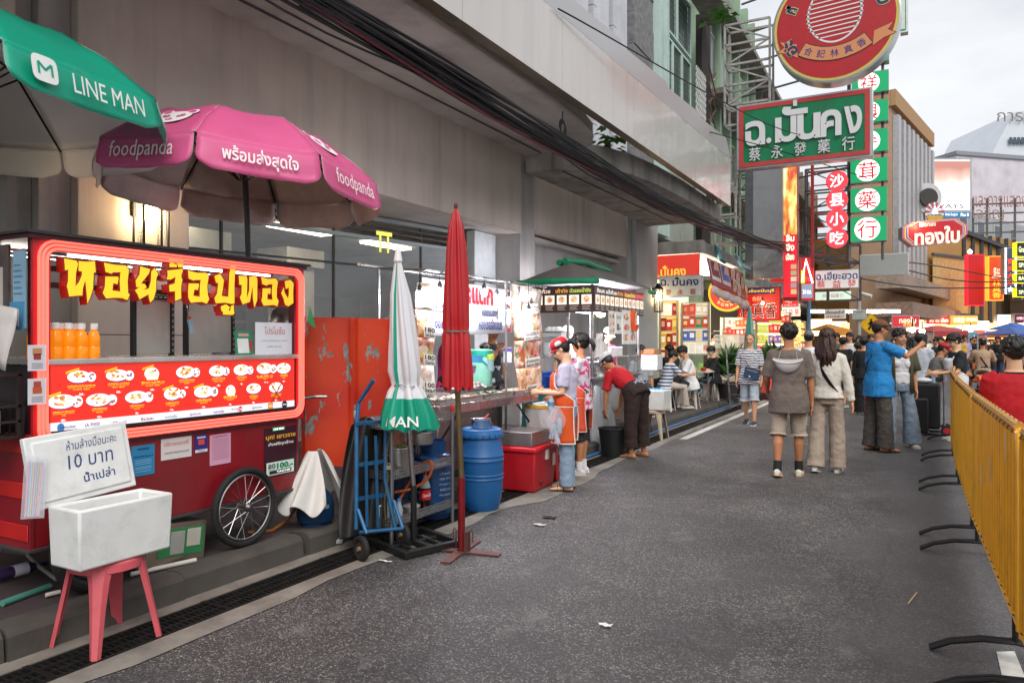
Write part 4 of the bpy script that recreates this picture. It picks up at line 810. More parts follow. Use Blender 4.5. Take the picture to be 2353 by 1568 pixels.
def val_text(par,cor,k,t,Rr,zr,drop,m,w,h,f=.5,bold=.02,rise=0):
 A,B_=cor(k,Rr*1.03,zr-drop*f),cor(k+1,Rr*1.03,zr-drop*f);rt=(B_-A).normalized();n=rt.cross(Z);b=MB()
 b.text(t,(A+B_)/2+n*.022+Z*rise,rt,Z-n*.0+(V((n.x,n.y,0))*-.19),m,w=w,h=h,bold=bold);return b.build('lettering',par,smooth=0)
val_text(um,cor,0,'พร้อมส่งสุดใจ',0.98,2.76,.21,PW,.46,.125);val_text(um,cor,1,'foodpanda',0.98,2.76,.21,PW,.5,.14,bold=.0);val_text(um,cor,7,'foodpanda',0.98,2.76,.21,PW,.5,.14,bold=0)
def head_emblem(par,cor,k,Rr,zr,zt):
 A,B_=cor(k,Rr,zr),cor(k+1,Rr,zr);T_=cor(k,Rr*.55,zr+(zt-zr)*.8).lerp(cor(k+1,Rr*.55,zr+(zt-zr)*.8),.5);M_=(A+B_)/2;rt=(B_-A).normalized();up=(T_-M_).normalized();n=rt.cross(up);o=M_.lerp(T_,.55)+n*.012;b=MB();s=.14
 for q in(-1,1):b.disc(o+rt*q*s*.72+up*s*.62,rt,up,s*.34,s*.3,PW);b.disc(o+n*.003+rt*q*s*.72+up*s*.62,rt,up,s*.2,s*.17,PINK)
 b.disc(o+n*.002,rt,up,s,s*.72,PW,24)
 for q in(-1,1):b.disc(o+n*.005+rt*q*s*.42+up*s*.1,(rt+up*q*.5),(up-rt*q*.5),s*.24,s*.17,PINK,14);b.disc(o+n*.008+rt*q*s*.36+up*s*.1,rt,up,s*.06,s*.06,PW,8)
 b.disc(o+n*.005-up*s*.3,rt,up,s*.2,s*.12,PINK,14);b.disc(o+n*.008-up*s*.36,rt,up,s*.1,s*.06,PW,10);b.build('emblem',par,smooth=0)
head_emblem(um,cor,1,.98,2.76,3.16);head_emblem(um,cor,7,.98,2.76,3.16)
GRN=fabric('#10ac8c',.3,rough=.4,var=.07,vs=2,bump=.12,bs=10);WHF=fabric('#e4e8e8',.6,rough=.6,var=.05,vs=2,bump=.1,bs=10);WIN=fabric('#e8eeee',.55,rough=.7,var=.06,vs=2)
u2=thing('parasol',(-4.56,2.06,2.1),'green and white open parasol with white lettering at the top left','parasol')
A2=R(8.5-22.5);cor2=canopy(u2,(-4.88,2.18,0),1.19,2.95,3.42,A2,.20,[GRN,GRN,WHF,WHF,WHF,WHF,WHF,WHF],WIN)
val_text(u2,cor2,0,'LINE MAN',1.19,2.95,.20,WHITE,.44,.10,bold=.0).location+=V((0,.09,0))
A,B_=cor2(0,1.228,2.85),cor2(1,1.228,2.85);rt=(B_-A).normalized();n=rt.cross(Z);b=MB();o=A.lerp(B_,.2)+n*.03+Z*.015;up=(Z-n*.19).normalized()
b.poly([o+rt*(.068*math.copysign(abs(math.cos(q))**.45,math.cos(q)))+up*(.068*math.copysign(abs(math.sin(q))**.45,math.sin(q)))for q in[i*math.pi/14 for i in range(28)]],WHITE)
for(x0,y0,x1,y1)in((-.035,-.03,-.035,.03),(-.035,.03,0,-.005),(0,-.005,.035,.03),(.035,.03,.035,-.03)):
 p,q=o+n*.003+rt*x0+up*y0,o+n*.003+rt*x1+up*y1;d=(q-p).normalized();s=d.cross(n)*.006;b.poly([p+s,q+s,q-s,p-s],GRN)
b.build('emblem',u2,smooth=0)
b=MB();b.tube([(-4.88,2.18,2.13),(-4.88,2.18,3.45)],.02,mat('#c9ccca',.3,.6),10);b.build('pole',u2)
# --------------------- closed parasols on stands
def closed(par,base,top,zs,cols,n=8,pl=.22,bands=None):
 b=MB();base,top=V(base),V(top);N=n*6;rings=[]
 for(t,r)in zs:
  c=base.lerp(top,t);rings.append([c+V((math.cos(q),math.sin(q),0))*r*(1+pl*math.cos(n*q+.8*math.sin(q*3)+2*t)+.06*math.sin(q*3+t*9))+Z*(.02*math.cos(n*q)if t==zs[0][0]else 0)for q in[2*math.pi*j/N for j in range(N)]])
 for i in range(len(rings)-1):
  for j in range(N):m=cols(i/(len(rings)-1),j/N*2*math.pi);b.add([rings[i][j],rings[i][(j+1)%N],rings[i+1][(j+1)%N],rings[i+1][j]],[(0,1,2,3)],m)
 return b
def weld(o):
 q=o.modifiers.new('weld','WELD');q.merge_threshold=.0005;return o
PB=G(950,1252);PT=P(913,575,5.62)
cu=thing('parasol',PB,'closed white and green parasol tied with string on a black stand','parasol')
WHC=mat('#d9dadf',.6,var=.05,vs=2,bump=.15,bs=9)
zs=[(.02,.175),(.10,.158),(.15,.14),(.2,.12),(.24,.105),(.275,.08),(.30,.085),(.36,.098),(.5,.09),(.65,.075),(.8,.06),(.93,.034),(1,.02)]
def ccol(t,q):return GRN if t<.2 or(math.cos(8*q+.8*math.sin(q*3))>.93 and int(8*q/6.283+.5)%2==0)else WHC
c0=P(940,992,5.6);c1=P(914,600,5.62)
b=closed(cu,c0,c1,zs,ccol,pl=.32);o=b.build('canopy_panel',cu);weld(o)
b=MB();q=c0.lerp(c1,.275);b.tube([q+V((.092*math.cos(a),.092*math.sin(a),.01*math.sin(3*a)))for a in[i*.2618 for i in range(24)]],.006,mat('#a9a9b0',.6),6,closed=True);b.build('tie',cu)
fw=V((SN,-CS,0));rt_=V((CS,SN,0));b=MB()
def wrap(a,c,d):t=c/.175;return c0+Z*(.10+c)+(rt_*math.sin(a/.2-.15)+fw*math.cos(a/.2-.15))*(.225-.26*(c+.05))
b.text('MAN',(0,0,0),X,Z,WHITE,w=.24,h=.075,bold=.012,fn=wrap);b.build('lettering',cu,smooth=0)
b=MB();b.tube([PB+Z*.42,c0.lerp(c1,.05)],.019,STEEL,12);b.lathe([(.02,0),(.035,.02),(.02,.1),(.012,.13),(0.004,.14)],c1-Z*.02,WHITE,12);b.tube([c1,c0],.018,STEEL,8);b.build('pole',cu)
b=MB();b.tube([PB+Z*.03,PB+Z*.46],.024,BLACK,12);b.tube([PB+V((0,.03,.4)),PB+V((.04,.02,.4))],.008,BLACK,6)
M=Matrix.Translation(PB)@Matrix.Rotation(R(-20),4,'Z');b.T=M
for s in(-1,1):b.box((0,s*.24,.03),(.58,.05,.05),BLACK);b.box((s*.26,0,.031),(.05,.43,.05),BLACK)
b.box((0,0,.028),(.46,.05,.04),BLACK);b.box((0,.12,.024),(.46,.03,.03),BLACK);b.box((0,-.12,.024),(.46,.03,.03),BLACK);b.box((0,0,.022),(.03,.42,.03),BLACK);b.build('base',cu,bev=.006)
RB=G(1060,1268);RBn=thing('parasol',RB,'closed red pleated parasol on a rusty cross foot stand','parasol')
RC=mat('#b3121c',.4,var=.12,vs=3,bump=.1,bs=14,coat=.15);D5=5.42
c0,c1=P(1050,893,D5),P(1047,480,D5)
zs=[(0,.098),(.08,.098),(.2,.092),(.30,.088),(.32,.08),(.35,.086),(.5,.083),(.65,.075),(.8,.062),(.9,.047),(.97,.026),(1,.012)]
o=closed(RBn,c0,c1,zs,lambda t,q:RC,n=10,pl=.17).build('canopy_panel',RBn);weld(o)
b=MB();q=c0.lerp(c1,.318);b.tube([q+V((.088*math.cos(a),.088*math.sin(a),0))for a in[i*.2618 for i in range(24)]],.006,mat('#2c8a72',.6),6,closed=True);b.build('tie',RBn)
b=MB();b.tube([RB+Z*.02,RB+Z*.55],.026,mat('#7d141c',.45,.3,var=.25),12);b.tube([RB+Z*.545,c0+Z*.05],.0205,mat('#6f6142',.45,.6,var=.2),12);b.ell(c1+Z*.015,(.016,.016,.03),mat('#5d1a1a',.5),8,5);b.build('pole',RBn)
RST=mat('#6a4540',.6,.4,var=.25,vs=12);b=MB()
for a in(10,100,190,280):d=V((math.cos(R(a)),math.sin(R(a)),0));b.bar(RB+d*.03+Z*.012,RB+d*.30+Z*.008,.075,.012,RST)
for s in(-1,1):b.tube([RB+V((.06*s,.02,.01)),RB+V((.06*s,.02,.15)),RB+V((.075*s,.02,.17)),RB+V((.085*s,.02,.15)),RB+V((.085*s,.02,.08))],.005,RST,6)
b.box(RB+V((.045,0,.08)),(.02,.05,.16),RST);b.build('base',RBn)
# --------------------- blue hand truck with black cover
HB=mat('#1f5f8c',.4,.2,var=.2,vs=14,dirt=.25)
ht=thing('hand_truck',G(832,1280),'blue tubular hand truck with a padlocked chain leaning against the boards','hand truck')
b=MB();L1=[P(818,1215,5.3),P(819,975,5.42),P(824,925,5.45),P(858,872,5.35)];L2=[P(908,1212,5.55),P(884,1100,5.6),P(886,975,5.66),P(890,930,5.66)]
b.tube(L1,.0155,HB,10);b.tube(L2,.0155,HB,10)
for v0,v1 in((972,968),(1068,1058),(1146,1135)):b.bar(P(818,v0,5.38),P(886,v1,5.63),.02,.026,HB)
for f in(.33,.66):b.bar(P(818+68*f,1000,5.38+.25*f),P(818+76*f,1210,5.3+.25*f),.022,.01,HB)
b.tube([P(825,1222,5.28),P(925,1213,5.45)],.014,HB,8);b.tube([P(905,1150,5.58),P(925,1213,5.45)],.014,HB,8);b.tube([P(822,1170,5.3),P(842,1225,5.2)],.014,HB,8);b.build('frame',ht)
for(u,v,d,lab)in((830,1252,5.22,0),(925,1205,5.6,1)):
 w_=None;b=MB();c=P(u,v,d);c.z=.092;b.T=Matrix.Translation(c)@Matrix.Rotation(R(70),4,'Z')@Matrix.Rotation(R(90),4,'Y');b.tube([(.07*math.cos(i*.2618),.07*math.sin(i*.2618),0)for i in range(24)],.022,RUBBER,8,closed=True);w_=b.build('wheel',ht);b=MB();b.T=Matrix.Translation(c)@Matrix.Rotation(R(70),4,'Z')@Matrix.Rotation(R(90),4,'Y');b.lathe([(.05,-.012),(.05,.012)],(0,0,0),mat('#3a3432',.6),16);b.lathe([(.016,-.03),(.016,.03)],(0,0,0),mat('#b0956a',.4,.5),10);b.build('hub',w_)
CH=mat('#6d5a40',.5,.7);b=MB();p0,p1=P(894,965,5.58),P(884,1190,5.48)
for i in range(34):q=p0.lerp(p1,i/33)+V((.01*math.sin(i*.4),0,0));b.tube([q+(X if i%2 else Y)*.006*math.cos(a)+Z*.011*math.sin(a)for a in[k*1.047 for k in range(6)]],.0025,CH,4,closed=True)
b.build('chain',ht,smooth=0)
b=MB();q=P(893,1073,5.5);b.box(q,(.035,.018,.03),mat('#a89a80',.35,.8),rz=YAW);b.tube([q+rt_*-.01+Z*.015,q+rt_*-.01+Z*.03,q+rt_*.01+Z*.03,q+rt_*.01+Z*.015],.003,STEEL,6);b.build('padlock',ht)
TARP=mat('#161515',.55,var=.3,bump=.2,bs=10)
def tarp(s,t):
 u=806+92*s-(28*t)*(1-s)-10*math.sin(math.pi*t)*(1-s);v=975+(265-20*s)*t-20*math.sin(4*s)*(1-t);return P(u,v,5.62+.22*s+.05*math.sin(11*s+2*t)-.25*t*(1-.6*s))
sheet(tarp,24,12,TARP,'black_tarp','black cloth sheet hanging behind the blue hand truck','tarp',th=.006)
# --------------------- perforated steel shelf rack with pots
def rk(y,x,z):return V((x,y,z))
rx0,rx1,ry0,ry1=-3.82,-3.47,4.50,5.34
rack=thing('shelf_rack',(rx1,5,0),'perforated steel shelf rack with pots behind the closed parasols','shelf')
b=MB()
for(x,y)in((rx1,ry1),(rx1,ry0),(rx0,ry0),(rx0,ry1)):b.tube([(x,y,0),(x,y,.98)],.016,mat('#8d8d90',.35,.8),10);b.lathe([(.016,.95),(.02,.96),(.018,1.0),(.012,1.012)],(x,y,0),mat('#b8302c',.5)if y==ry1 and x==rx1 else mat('#999',.4),10)
b.build('post',rack);PERF=nodes_mat('perforated_steel',lambda nt,N,L,q:None)
def perf(nt,N,L,q):
 q.inputs['Base Color'].default_value=(.42,.42,.43,1);q.inputs['Metallic'].default_value=.9;q.inputs['Roughness'].default_value=.35
 tc=N.new('ShaderNodeTexCoord');vo=N.new('ShaderNodeTexVoronoi');vo.inputs['Scale'].default_value=42;vo.inputs['Randomness'].default_value=0;L.new(tc.outputs['Object'],vo.inputs['Vector'])
 gt=N.new('ShaderNodeMath');gt.operation='GREATER_THAN';gt.inputs[1].default_value=.33;L.new(vo.outputs['Distance'],gt.inputs[0]);L.new(gt.outputs[0],q.inputs['Alpha'])
perf(PERF.node_tree,PERF.node_tree.nodes,PERF.node_tree.links,PERF.node_tree.nodes['Principled BSDF'])
for z in(.14,.50,.88):
 b=MB()
 for(a,c)in(((rx1,ry0),(rx1,ry1)),((rx0,ry0),(rx0,ry1)),((rx0,ry0),(rx1,ry0)),((rx0,ry1),(rx1,ry1))):b.poly([(*a,z),(*c,z),(*c,z+.065),(*a,z+.065)],PERF);b.bar((*a,z+.066),(*c,z+.066),.006,.006,STEEL);b.bar((*a,z),(*c,z),.006,.006,STEEL)
 b.poly([(rx0,ry0,z+.01),(rx1,ry0,z+.01),(rx1,ry1,z+.01),(rx0,ry1,z+.01)],PERF);b.build('shelf',rack,smooth=0)
def pot(c,r,h,lab,lid=False,m=STEEL,handles=True,name='cooking_pot',full=None):
 t=thing(name,c,lab,'pot');b=MB();b.lathe([(r*.96,0),(r,.015),(r,h-.008),(r*1.06,h),(r*1.05,h+.004),(r*.96,h),(r*.95,.02),(.005,.018)],c,m,28);b.build('pot_body',t);c=V(c)
 if handles:
  b=MB()
  for s in(-1,1):b.tube([c+V((.03,s*r,h*.75)),c+V((.03,s*(r+.035),h*.78)),c+V((-.03,s*(r+.035),h*.78)),c+V((-.03,s*r,h*.75))],.006,m,6)
  b.build('handle',t)
 if full:b=MB();rr=random.Random(3);[b.ell(c+V((r*.8*math.sqrt(rr.random())*math.cos(q),r*.8*math.sqrt(rr.random())*math.sin(q),h-.01+.02*rr.random())),(.018,.014,.01),full[i%len(full)],6,4)for i,q in enumerate([rr.uniform(0,6.28)for _ in range(60)])];b.build('contents',t)
 return t
pot((-3.58,4.72,.515),.115,.2,'aluminium pot of chopped greens on the middle shelf of the rack',full=[mat('#b08a3a',.6),mat('#5f8a3a',.6),mat('#c9b06a',.6)]);pot((-3.66,5.13,.69),.12,.10,'wide steel pot on the blue gas tank behind the rack',handles=False)
b=MB();b.lathe([(.06,0),(.075,.05),(.078,.055)],(-3.6,4.93,.155),mat('#b9b6ae',.3,.8),18);b.ell((-3.6,4.93,.21),(.075,.075,.022),mat('#c4c2ba',.15,.2,alpha=.7),16,6);single(b,'lidded_pan','small lidded pan on the lowest shelf of the rack','pan')
co=thing('cola_bottle',(-3.57,5.08,.155),'cola bottle with a red cap on the lowest shelf of the rack','bottle');cc=(-3.57,5.08,.155)
b=MB();b.lathe([(.04,0),(.046,.012),(.044,.1),(.046,.18)],cc,mat('#1c0a08',.08,coat=.5),18);b.lathe([(.046,.181),(.04,.21),(.018,.265),(.014,.29)],cc,mat('#b9c4c0',.08,alpha=.6),18);b.build('bottle_body',co);b=MB();b.lathe([(.0468,.085),(.0468,.165)],cc,mat('#c8141e',.4),20,cap=False);b.text('Coca-Cola',(0,0,0),Y,Z,WHITE,w=.085,h=.03,bold=.02,fn=lambda a,c,d:V(cc)+V((.0478*math.cos(a/.047-.5),.0478*math.sin(a/.047-.5),.125+c+a*.1)),shear=.2);b.build('label',co);b=MB();b.lathe([(.016,.285),(.016,.312)],cc,mat('#d01822',.4),12);b.build('cap',co)
jg=thing('water_jug',(-3.5,4.62,.155),'clear plastic jug with a handle on the lowest rack shelf','jug');b=MB();b.lathe([(.05,0),(.055,.02),(.05,.16),(.045,.17)],(-3.58,4.60,.155),mat('#cfd6d8',.1,alpha=.45),16);b.build('jug_body',jg);b=MB();b.tube([V((-3.58,4.54,.30)),V((-3.58,4.48,.29)),V((-3.58,4.48,.2)),V((-3.58,4.54,.19))],.01,mat('#d9d9d6',.4),8);b.build('handle',jg);b=MB();b.lathe([(.028,0),(.03,.09),(.015,.13),(.015,.15)],(-3.52,4.66,.155),mat('#bcd0dc',.08,alpha=.55),12);b.lathe([(.016,.15),(.016,.17)],(-3.52,4.66,.155),mat('#3a8ac8',.4),10);single(b,'water_bottle','small water bottle with a blue cap beside the clear jug','bottle')
b=MB();c=(-3.98,5.22,.16);b.lathe([(.15,0),(.16,.02),(.175,.06),(.175,.42),(.15,.47),(.10,.5)],c,BLU,28);single(b,'gas_tank','tall blue gas tank with white print behind the steel rack','gas cylinder')
big=thing('gas_tank',(-3.72,5.40,0),'large blue gas tank with a stencilled label between rack and barrel','gas cylinder');b=MB();c=(-3.72,5.42,.01);b.lathe([(.14,0),(.14,.04),(.18,.05),(.185,.1),(.185,.46),(.16,.53),(.11,.56),(.11,.67),(.10,.67),(.10,.57)],c,mat('#174a80',.35,.2,var=.12,dirt=.15),28)
b.build('tank',big);b=MB()
for i,(t,h,w0)in enumerate((('แก๊สหุงต้ม',.03,.12),('บรรจุ 15 กก.',.025,.12),('ถังมาตรฐาน มอก.',.02,.13),('0-2222-1100',.02,.11),('ห้ามวางใกล้ไฟ',.02,.12))):b.text(t,(0,0,0),Y,Z,mat('#c9d3dc',.6),w=w0,h=h,fn=lambda a,q,d,i=i:V(c)+V((.1865*math.cos(a/.186-.35),.1865*math.sin(a/.186-.35),.40-i*.045+q)))
b.build('lettering',big,smooth=0)
b=MB();pts=[P(905,1130,5.9),P(950,1120,6.0),P(985,1095,6.0),P(990,1060,6.0),P(960,1075,6.05),P(910,1160,5.95),P(900,1165,5.9)];b.tube(spl(pts,30),.012,mat('#c2592a',.45),8);single(b,'gas_hose','orange rubber gas hose looping behind the rack','hose')
# --------------------- blue barrel with pot, red cooler, foam boxes
br=thing('plastic_barrel',(-3.27,5.87,0),'big blue plastic barrel with a clamped lid beside the red parasol','barrel');bc=G(1110,1180);bc=V((bc.x-.12,bc.y+.17,.006));k=1.0
BB=mat('#1d5b95',.42,var=.12,vs=4,dirt=.12)
b=MB();pf=[(.155,0),(.165,.02),(.185,.1),(.197,.2),(.2,.28),(.208,.29),(.2,.30),(.2,.315),(.208,.325),(.2,.335),(.204,.42),(.204,.45),(.211,.46),(.204,.47),(.203,.49),(.21,.50),(.203,.51),(.19,.60),(.168,.67),(.165,.69)];b.lathe(pf,bc,BB,40);b.build('barrel_body',br)
b=MB();b.lathe([(.165,.66),(.195,.665),(.197,.70),(.188,.715),(.186,.735),(.17,.745),(.16,.74),(.01,.735)],bc,mat('#20629f',.4,var=.1),40)
for i in range(20):a=i*.314;b.box(bc+V((.199*math.cos(a),.199*math.sin(a),.685)),(.012,.014,.025),mat('#20629f',.4),rz=a)
b.build('lid',br)
pt=pot(tuple(bc+V((-.02,.02,.738))),.09,.085,'small steel pot with bail handle and red spoon on the barrel',handles=False);b=MB();q=bc+V((-.02,.02,.738));b.tube([q+V((.09,.02,.07)),q+V((.10,.05,.03)),q+V((.08,.09,.01)),q+V((.03,.12,.005))],.004,STEEL,6);b.build('handle',pt);b=MB();b.tube([q+V((.0,0,.05)),q+V((.02,.11,.12))],[.006,.008],mat('#c23a38',.4),8);b.build('spoon',pt)
rc0=G(1220,1130);CR=mat('#b01522',.4,var=.12,vs=3,dirt=.3)
def ctr(u,v,z):return G(u,v,z)
cl=thing('cool_box',(-3.55,7.1,0),'scuffed red cool box with a steel lid tray by the barrel','cool box');T=Matrix.Translation((-3.58,6.98,.01))@Matrix.Rotation(R(4),4,'Z');b=MB();b.T=T;b.box((0,0,.21),(.42,.62,.42),CR,taper=.88);b.build('box_body',cl,bev=.02);b=MB();b.T=T;b.box((0,0,.435),(.45,.65,.06),mat('#c41c28',.4,var=.1));b.build('lid',cl,bev=.02);b=MB();b.T=T
for s in(-.2,.14):b.box((.215,s+.2,.36),(.03,.05,.1),mat('#d9cfc9',.5))
b.box((.207,.22,.28),(.004,.07,.13),mat('#dcd8d2',.6));b.lathe([(.028,0),(.022,.012)],(.196,-.12,.09),mat('#5a1016',.5),12,M=Matrix.Rotation(R(90),4,'Y'));b.build('latch',cl)
b=MB();b.T=T;b.box((-.02,-.03,.535),(.36,.5,.13),mat('#a9a4a0',.35,.85,var=.2,dirt=.2),taper=1.04);b.box((-.02,-.03,.604),(.37,.51,.01),mat('#8f8a86',.4,.8,var=.3));single(b,'steel_box','battered steel box standing on the red cool box','box',bev=.006)
b=hollow(-3.86,-3.50,7.42,7.98,.55,.84,.03,FOAM);fb=thing('foam_box',(-3.7,7.7,.5),'white foam box with yellow tape holding bottles behind the red cool box','box');b.build('box_body',fb,bev=.01);b=MB();b.bb((-3.499,7.42,.80),(-3.496,7.98,.838),mat('#d8a838',.5));b.bb((-3.86,7.416,.80),(-3.50,7.4185,.838),mat('#d8a838',.5));b.build('tape',fb)
stool((-3.68,7.7,.006),.40,.54,mat('#b8141f',.4,var=.1),'red plastic stool carrying the yellow taped foam box',top=.40)
for i in range(3):
 b=MB();c=(-3.62-.06*(i%2),7.58+i*.11,.60);b.lathe([(.03,0),(.03,.2),(.014,.23)],c,mat('#bcd0dc',.08,alpha=.5),12);b.lathe([(.017,.23),(.017,.26)],c,mat('#2f83b8',.4),10);single(b,'water_bottle',['nearest water bottle with blue cap in the yellow taped foam box','middle water bottle with blue cap in the yellow taped foam box','farthest water bottle with blue cap in the yellow taped foam box'][i],'bottle','water bottles in the foam box')
# --------------------- seafood stall
tb=thing('steel_table',(-4.1,6.6,.15),'stainless steel seafood stall table with trays of shellfish','table')
b=MB();b.bb((-4.62,5.55,.93),(-3.75,7.56,.965),mat('#c4c0bd',.25,.9,var=.1));b.bb((-3.752,5.55,.88),(-3.742,7.56,.966),mat('#b9aeb0',.25,.9));b.build('tabletop',tb,bev=.004)
b=MB();b.bb((-4.1,5.75,.25),(-4.08,7.2,.93),mat('#a59d9a',.3,.85,var=.2));b.build('apron',tb)
for(x,y)in((-3.8,5.6),(-3.8,7.5),(-4.56,5.6),(-4.56,7.5)):b=MB();b.tube([(x,y,.01 if x>-4 else.15),(x,y,.93)],.018,STEEL,10);b.build('leg',tb)
b=MB();b.bar((-3.8,7.5,.6),(-3.8,7.1,.9),.015,.015,BLACK);b.bar((-3.8,5.6,.6),(-3.8,6.0,.9),.015,.015,BLACK);b.build('brace',tb)
def tray(y0,y1,lab,hc,x0=-4.05,x1=-3.77,z=.967,n=120,sz=(.028,.02,.014),heap='shellfish',seed=2,hh=.03):
 t=hollow(x0,x1,y0,y1,z,z+.05,.006,STEEL,tp=.015);single(t,'steel_tray','shallow steel tray of '+lab,'tray','steel trays on the seafood table');rr=random.Random(seed);b=MB()
 for i in range(n):
  a,c=rr.random(),rr.random();zz=z+.02+hh*(1-(2*a-1)**2)*(1-(2*c-1)**2)*rr.uniform(.6,1.4);k=rr.uniform(.8,1.2)
  b.ell((x0+.03+(x1-x0-.06)*a,y0+.03+(y1-y0-.06)*c,zz),tuple(q*k for q in sz),hc[rr.randrange(len(hc))],8,5,M=Matrix.Rotation(rr.uniform(0,6),4,'Z')@Matrix.Rotation(rr.uniform(-.6,.6),4,'X'))
 tag(single(b,heap,'heap of '+lab,'seafood',smooth=60),kind='stuff')
tray(5.6,6.38,'grey cockles at the near end of the seafood table',[mat('#9a8f80',.4),mat('#c4baa8',.4),mat('#7d7368',.4)],n=150,heap='cockles');tray(6.42,7.02,'green mussels in the middle of the seafood table',[mat('#2c3a34',.3),mat('#5a6a52',.3),mat('#b4a88a',.4)],seed=3,sz=(.045,.018,.012),n=90,heap='mussels');tray(7.05,7.5,'orange prawns at the far end of the seafood table',[mat('#c99a80',.35),mat('#a8a49a',.35),mat('#d8bca0',.35)],seed=5,sz=(.055,.013,.012),n=70,heap='prawns')
tray(6.55,7.25,'pale squid and ice behind the mussels',[mat('#c9c2bd',.3),mat('#b39a8a',.4),mat('#dfdcd8',.3)],x0=-4.5,x1=-4.12,z=1.0,seed=6,heap='squid',hh=.09,n=130)
b=MB();b.lathe([(.16,0),(.175,.05),(.18,.055),(.15,.06),(.05,.075),(.01,.08)],(-4.25,6.2,.967),mat('#d0d0ce',.25,.8),26);b.lathe([(.012,.08),(.02,.1),(.008,.11)],(-4.25,6.2,.967),STEEL,10);single(b,'steamer_lid','round steel steamer with a domed lid on the seafood table','pot')
b=MB();b.prism([V((-4.15,5.30,.96)),V((-3.86,5.30,.96)),V((-3.86,5.30,1.16)),V((-3.95,5.30,1.25)),V((-4.15,5.30,1.25))],(0,.06,0),mat('#d89a80',.5));b.bb((-4.12,5.285,.97),(-3.95,5.298,1.2),mat('#9a3a34',.4));single(b,'gas_burner_case','salmon coloured stove side panel at the near end of the seafood table','stove',bev=.01)
b=MB();b.lathe([(.15,0),(.155,.03),(.155,.40),(.16,.405),(.16,.47),(.15,.49),(.02,.5)],(-4.45,7.42,.967),mat('#8cd0b8',.35),28);o=single(b,'water_cooler','mint green drinks cooler with teal lid on the seafood table','cooler');b=MB();b.lathe([(.163,.41),(.163,.48)],(-4.45,7.42,.967),mat('#1f9a80',.35),28,cap=False);b.bar((-4.35,7.28,1.35),(-4.28,7.45,1.2),.02,.02,mat('#2a8aa0',.4));b.build('lid_band',o)
for(u,v,w_,cl,lab)in((1072,826,.09,'#5ab8c8','teal plastic tub near the red parasol on the stall'),(1094,824,.10,'#4aa0d0','blue plastic tub beside the teal tub on the stall'),(1078,848,.10,'#b088c0','lilac plastic basket in front of the teal tub')):p=P(u,v,8.0);b=MB();b.box(p,(w_,w_*1.2,.08),mat(cl,.4),taper=.85);single(b,'plastic_tub',lab,'tub')
p=P(1127,832,7.7);b=MB();b.lathe([(.03,-.09),(.035,-.08),(.033,.04)],p,mat('#a9ccd0',.15,alpha=.6),14);b.lathe([(.036,.03),(.036,.08),(.03,.085)],p,mat('#b4cc50',.4),14);single(b,'shaker_bottle','clear bottle with a lime green cap on the seafood stall','bottle')
stl=thing('stall_scaffold',(-4.2,6.6,.96),'steel pipe frame over the seafood stall carrying bulbs and banners','frame');b=MB()
for(x,y)in((-4.55,5.7),(-4.55,8.25),(-3.86,7.0)):b.tube([(x,y,.965 if y<7.4 else.16),(x,y,2.28 if x<-4 else 2.2)],.014,STEEL,8)
b.tube([(-4.55,5.4,2.27),(-4.55,8.4,2.27)],.014,STEEL,8);b.tube([(-3.86,5.5,2.2),(-3.86,8.0,2.2)],.012,STEEL,8);b.tube([(-4.55,7.0,2.26),(-3.86,7.0,2.2)],.012,STEEL,8);b.tube([(-4.55,5.7,2.26),(-3.86,5.6,2.2)],.012,STEEL,8);b.build('pipe',stl)
bn=thing('banner',(-4.5,7.4,1.6),'white seafood price banner with blue Thai words under the bulbs','banner');q4=[V((-4.5,6.35,1.60)),V((-4.5,8.32,1.66)),V((-4.5,8.32,2.2)),V((-4.5,6.35,2.22))]
b=MB();b.grid(lambda s,t:quadpt(q4,s,t)+X*(.012*math.sin(9*s)*(1-t)),20,4,mat('#e6e8ee',.5,var=.03));b.build('cloth',bn,solid=.003);b=MB();NV=mat('#27306e',.5,var=0);RD=mat('#c8202c',.5,var=0)
def on_b(s,t):return quadpt(q4,s,t)+X*.022
for(t,s,f,w_,h_,m)in(('โป๊ะแตก',.14,.52,.36,.13,NV),('กุ้งอบวุ้นเส้น',.2,.2,.50,.14,NV),('หอยแมลงภู่',.70,.44,.38,.13,NV),('หอยเชลล์อบเนย',.71,.2,.56,.13,NV),('ทะเลแดก',.48,.78,1.0,.2,RD)):b.text(t,on_b(s,f),Y,Z,m,w=w_,h=h_,bold=.03)
for f in(.8,.5,.18):b.ring(on_b(.93,f),Y,Z,.075,.085,.02,RD,24)
b.disc(on_b(.93,.18)+X*.001,Y,Z,.07,.08,RD);b.text('160',on_b(.93,.18)+X*.004,Y,Z,WHITE,w=.09,h=.08,bold=.03);b.build('lettering',bn,smooth=0)
FD1=food_mat('seafood_print',[(.2,'#3f5a2a'),(.35,'#c9b87a'),(.45,'#e8e0d0'),(.55,'#c98a5a'),(.65,'#b0432c'),(.8,'#efe8dc')],14);FD2=food_mat('salad_print',[(.25,'#c23a2a'),(.4,'#e0a08a'),(.5,'#efdcd0'),(.6,'#5a8a3a'),(.75,'#d8523a')],15);FD3=food_mat('squid_print',[(.25,'#a8643a'),(.45,'#e0b890'),(.55,'#f2e2cc'),(.68,'#c8782e'),(.8,'#7d9a4a')],14);FD4=food_mat('shell_print',[(.25,'#6a5a50'),(.42,'#d8d0c4'),(.55,'#f2eee8'),(.68,'#c9a89a'),(.8,'#8aa05a')],13)
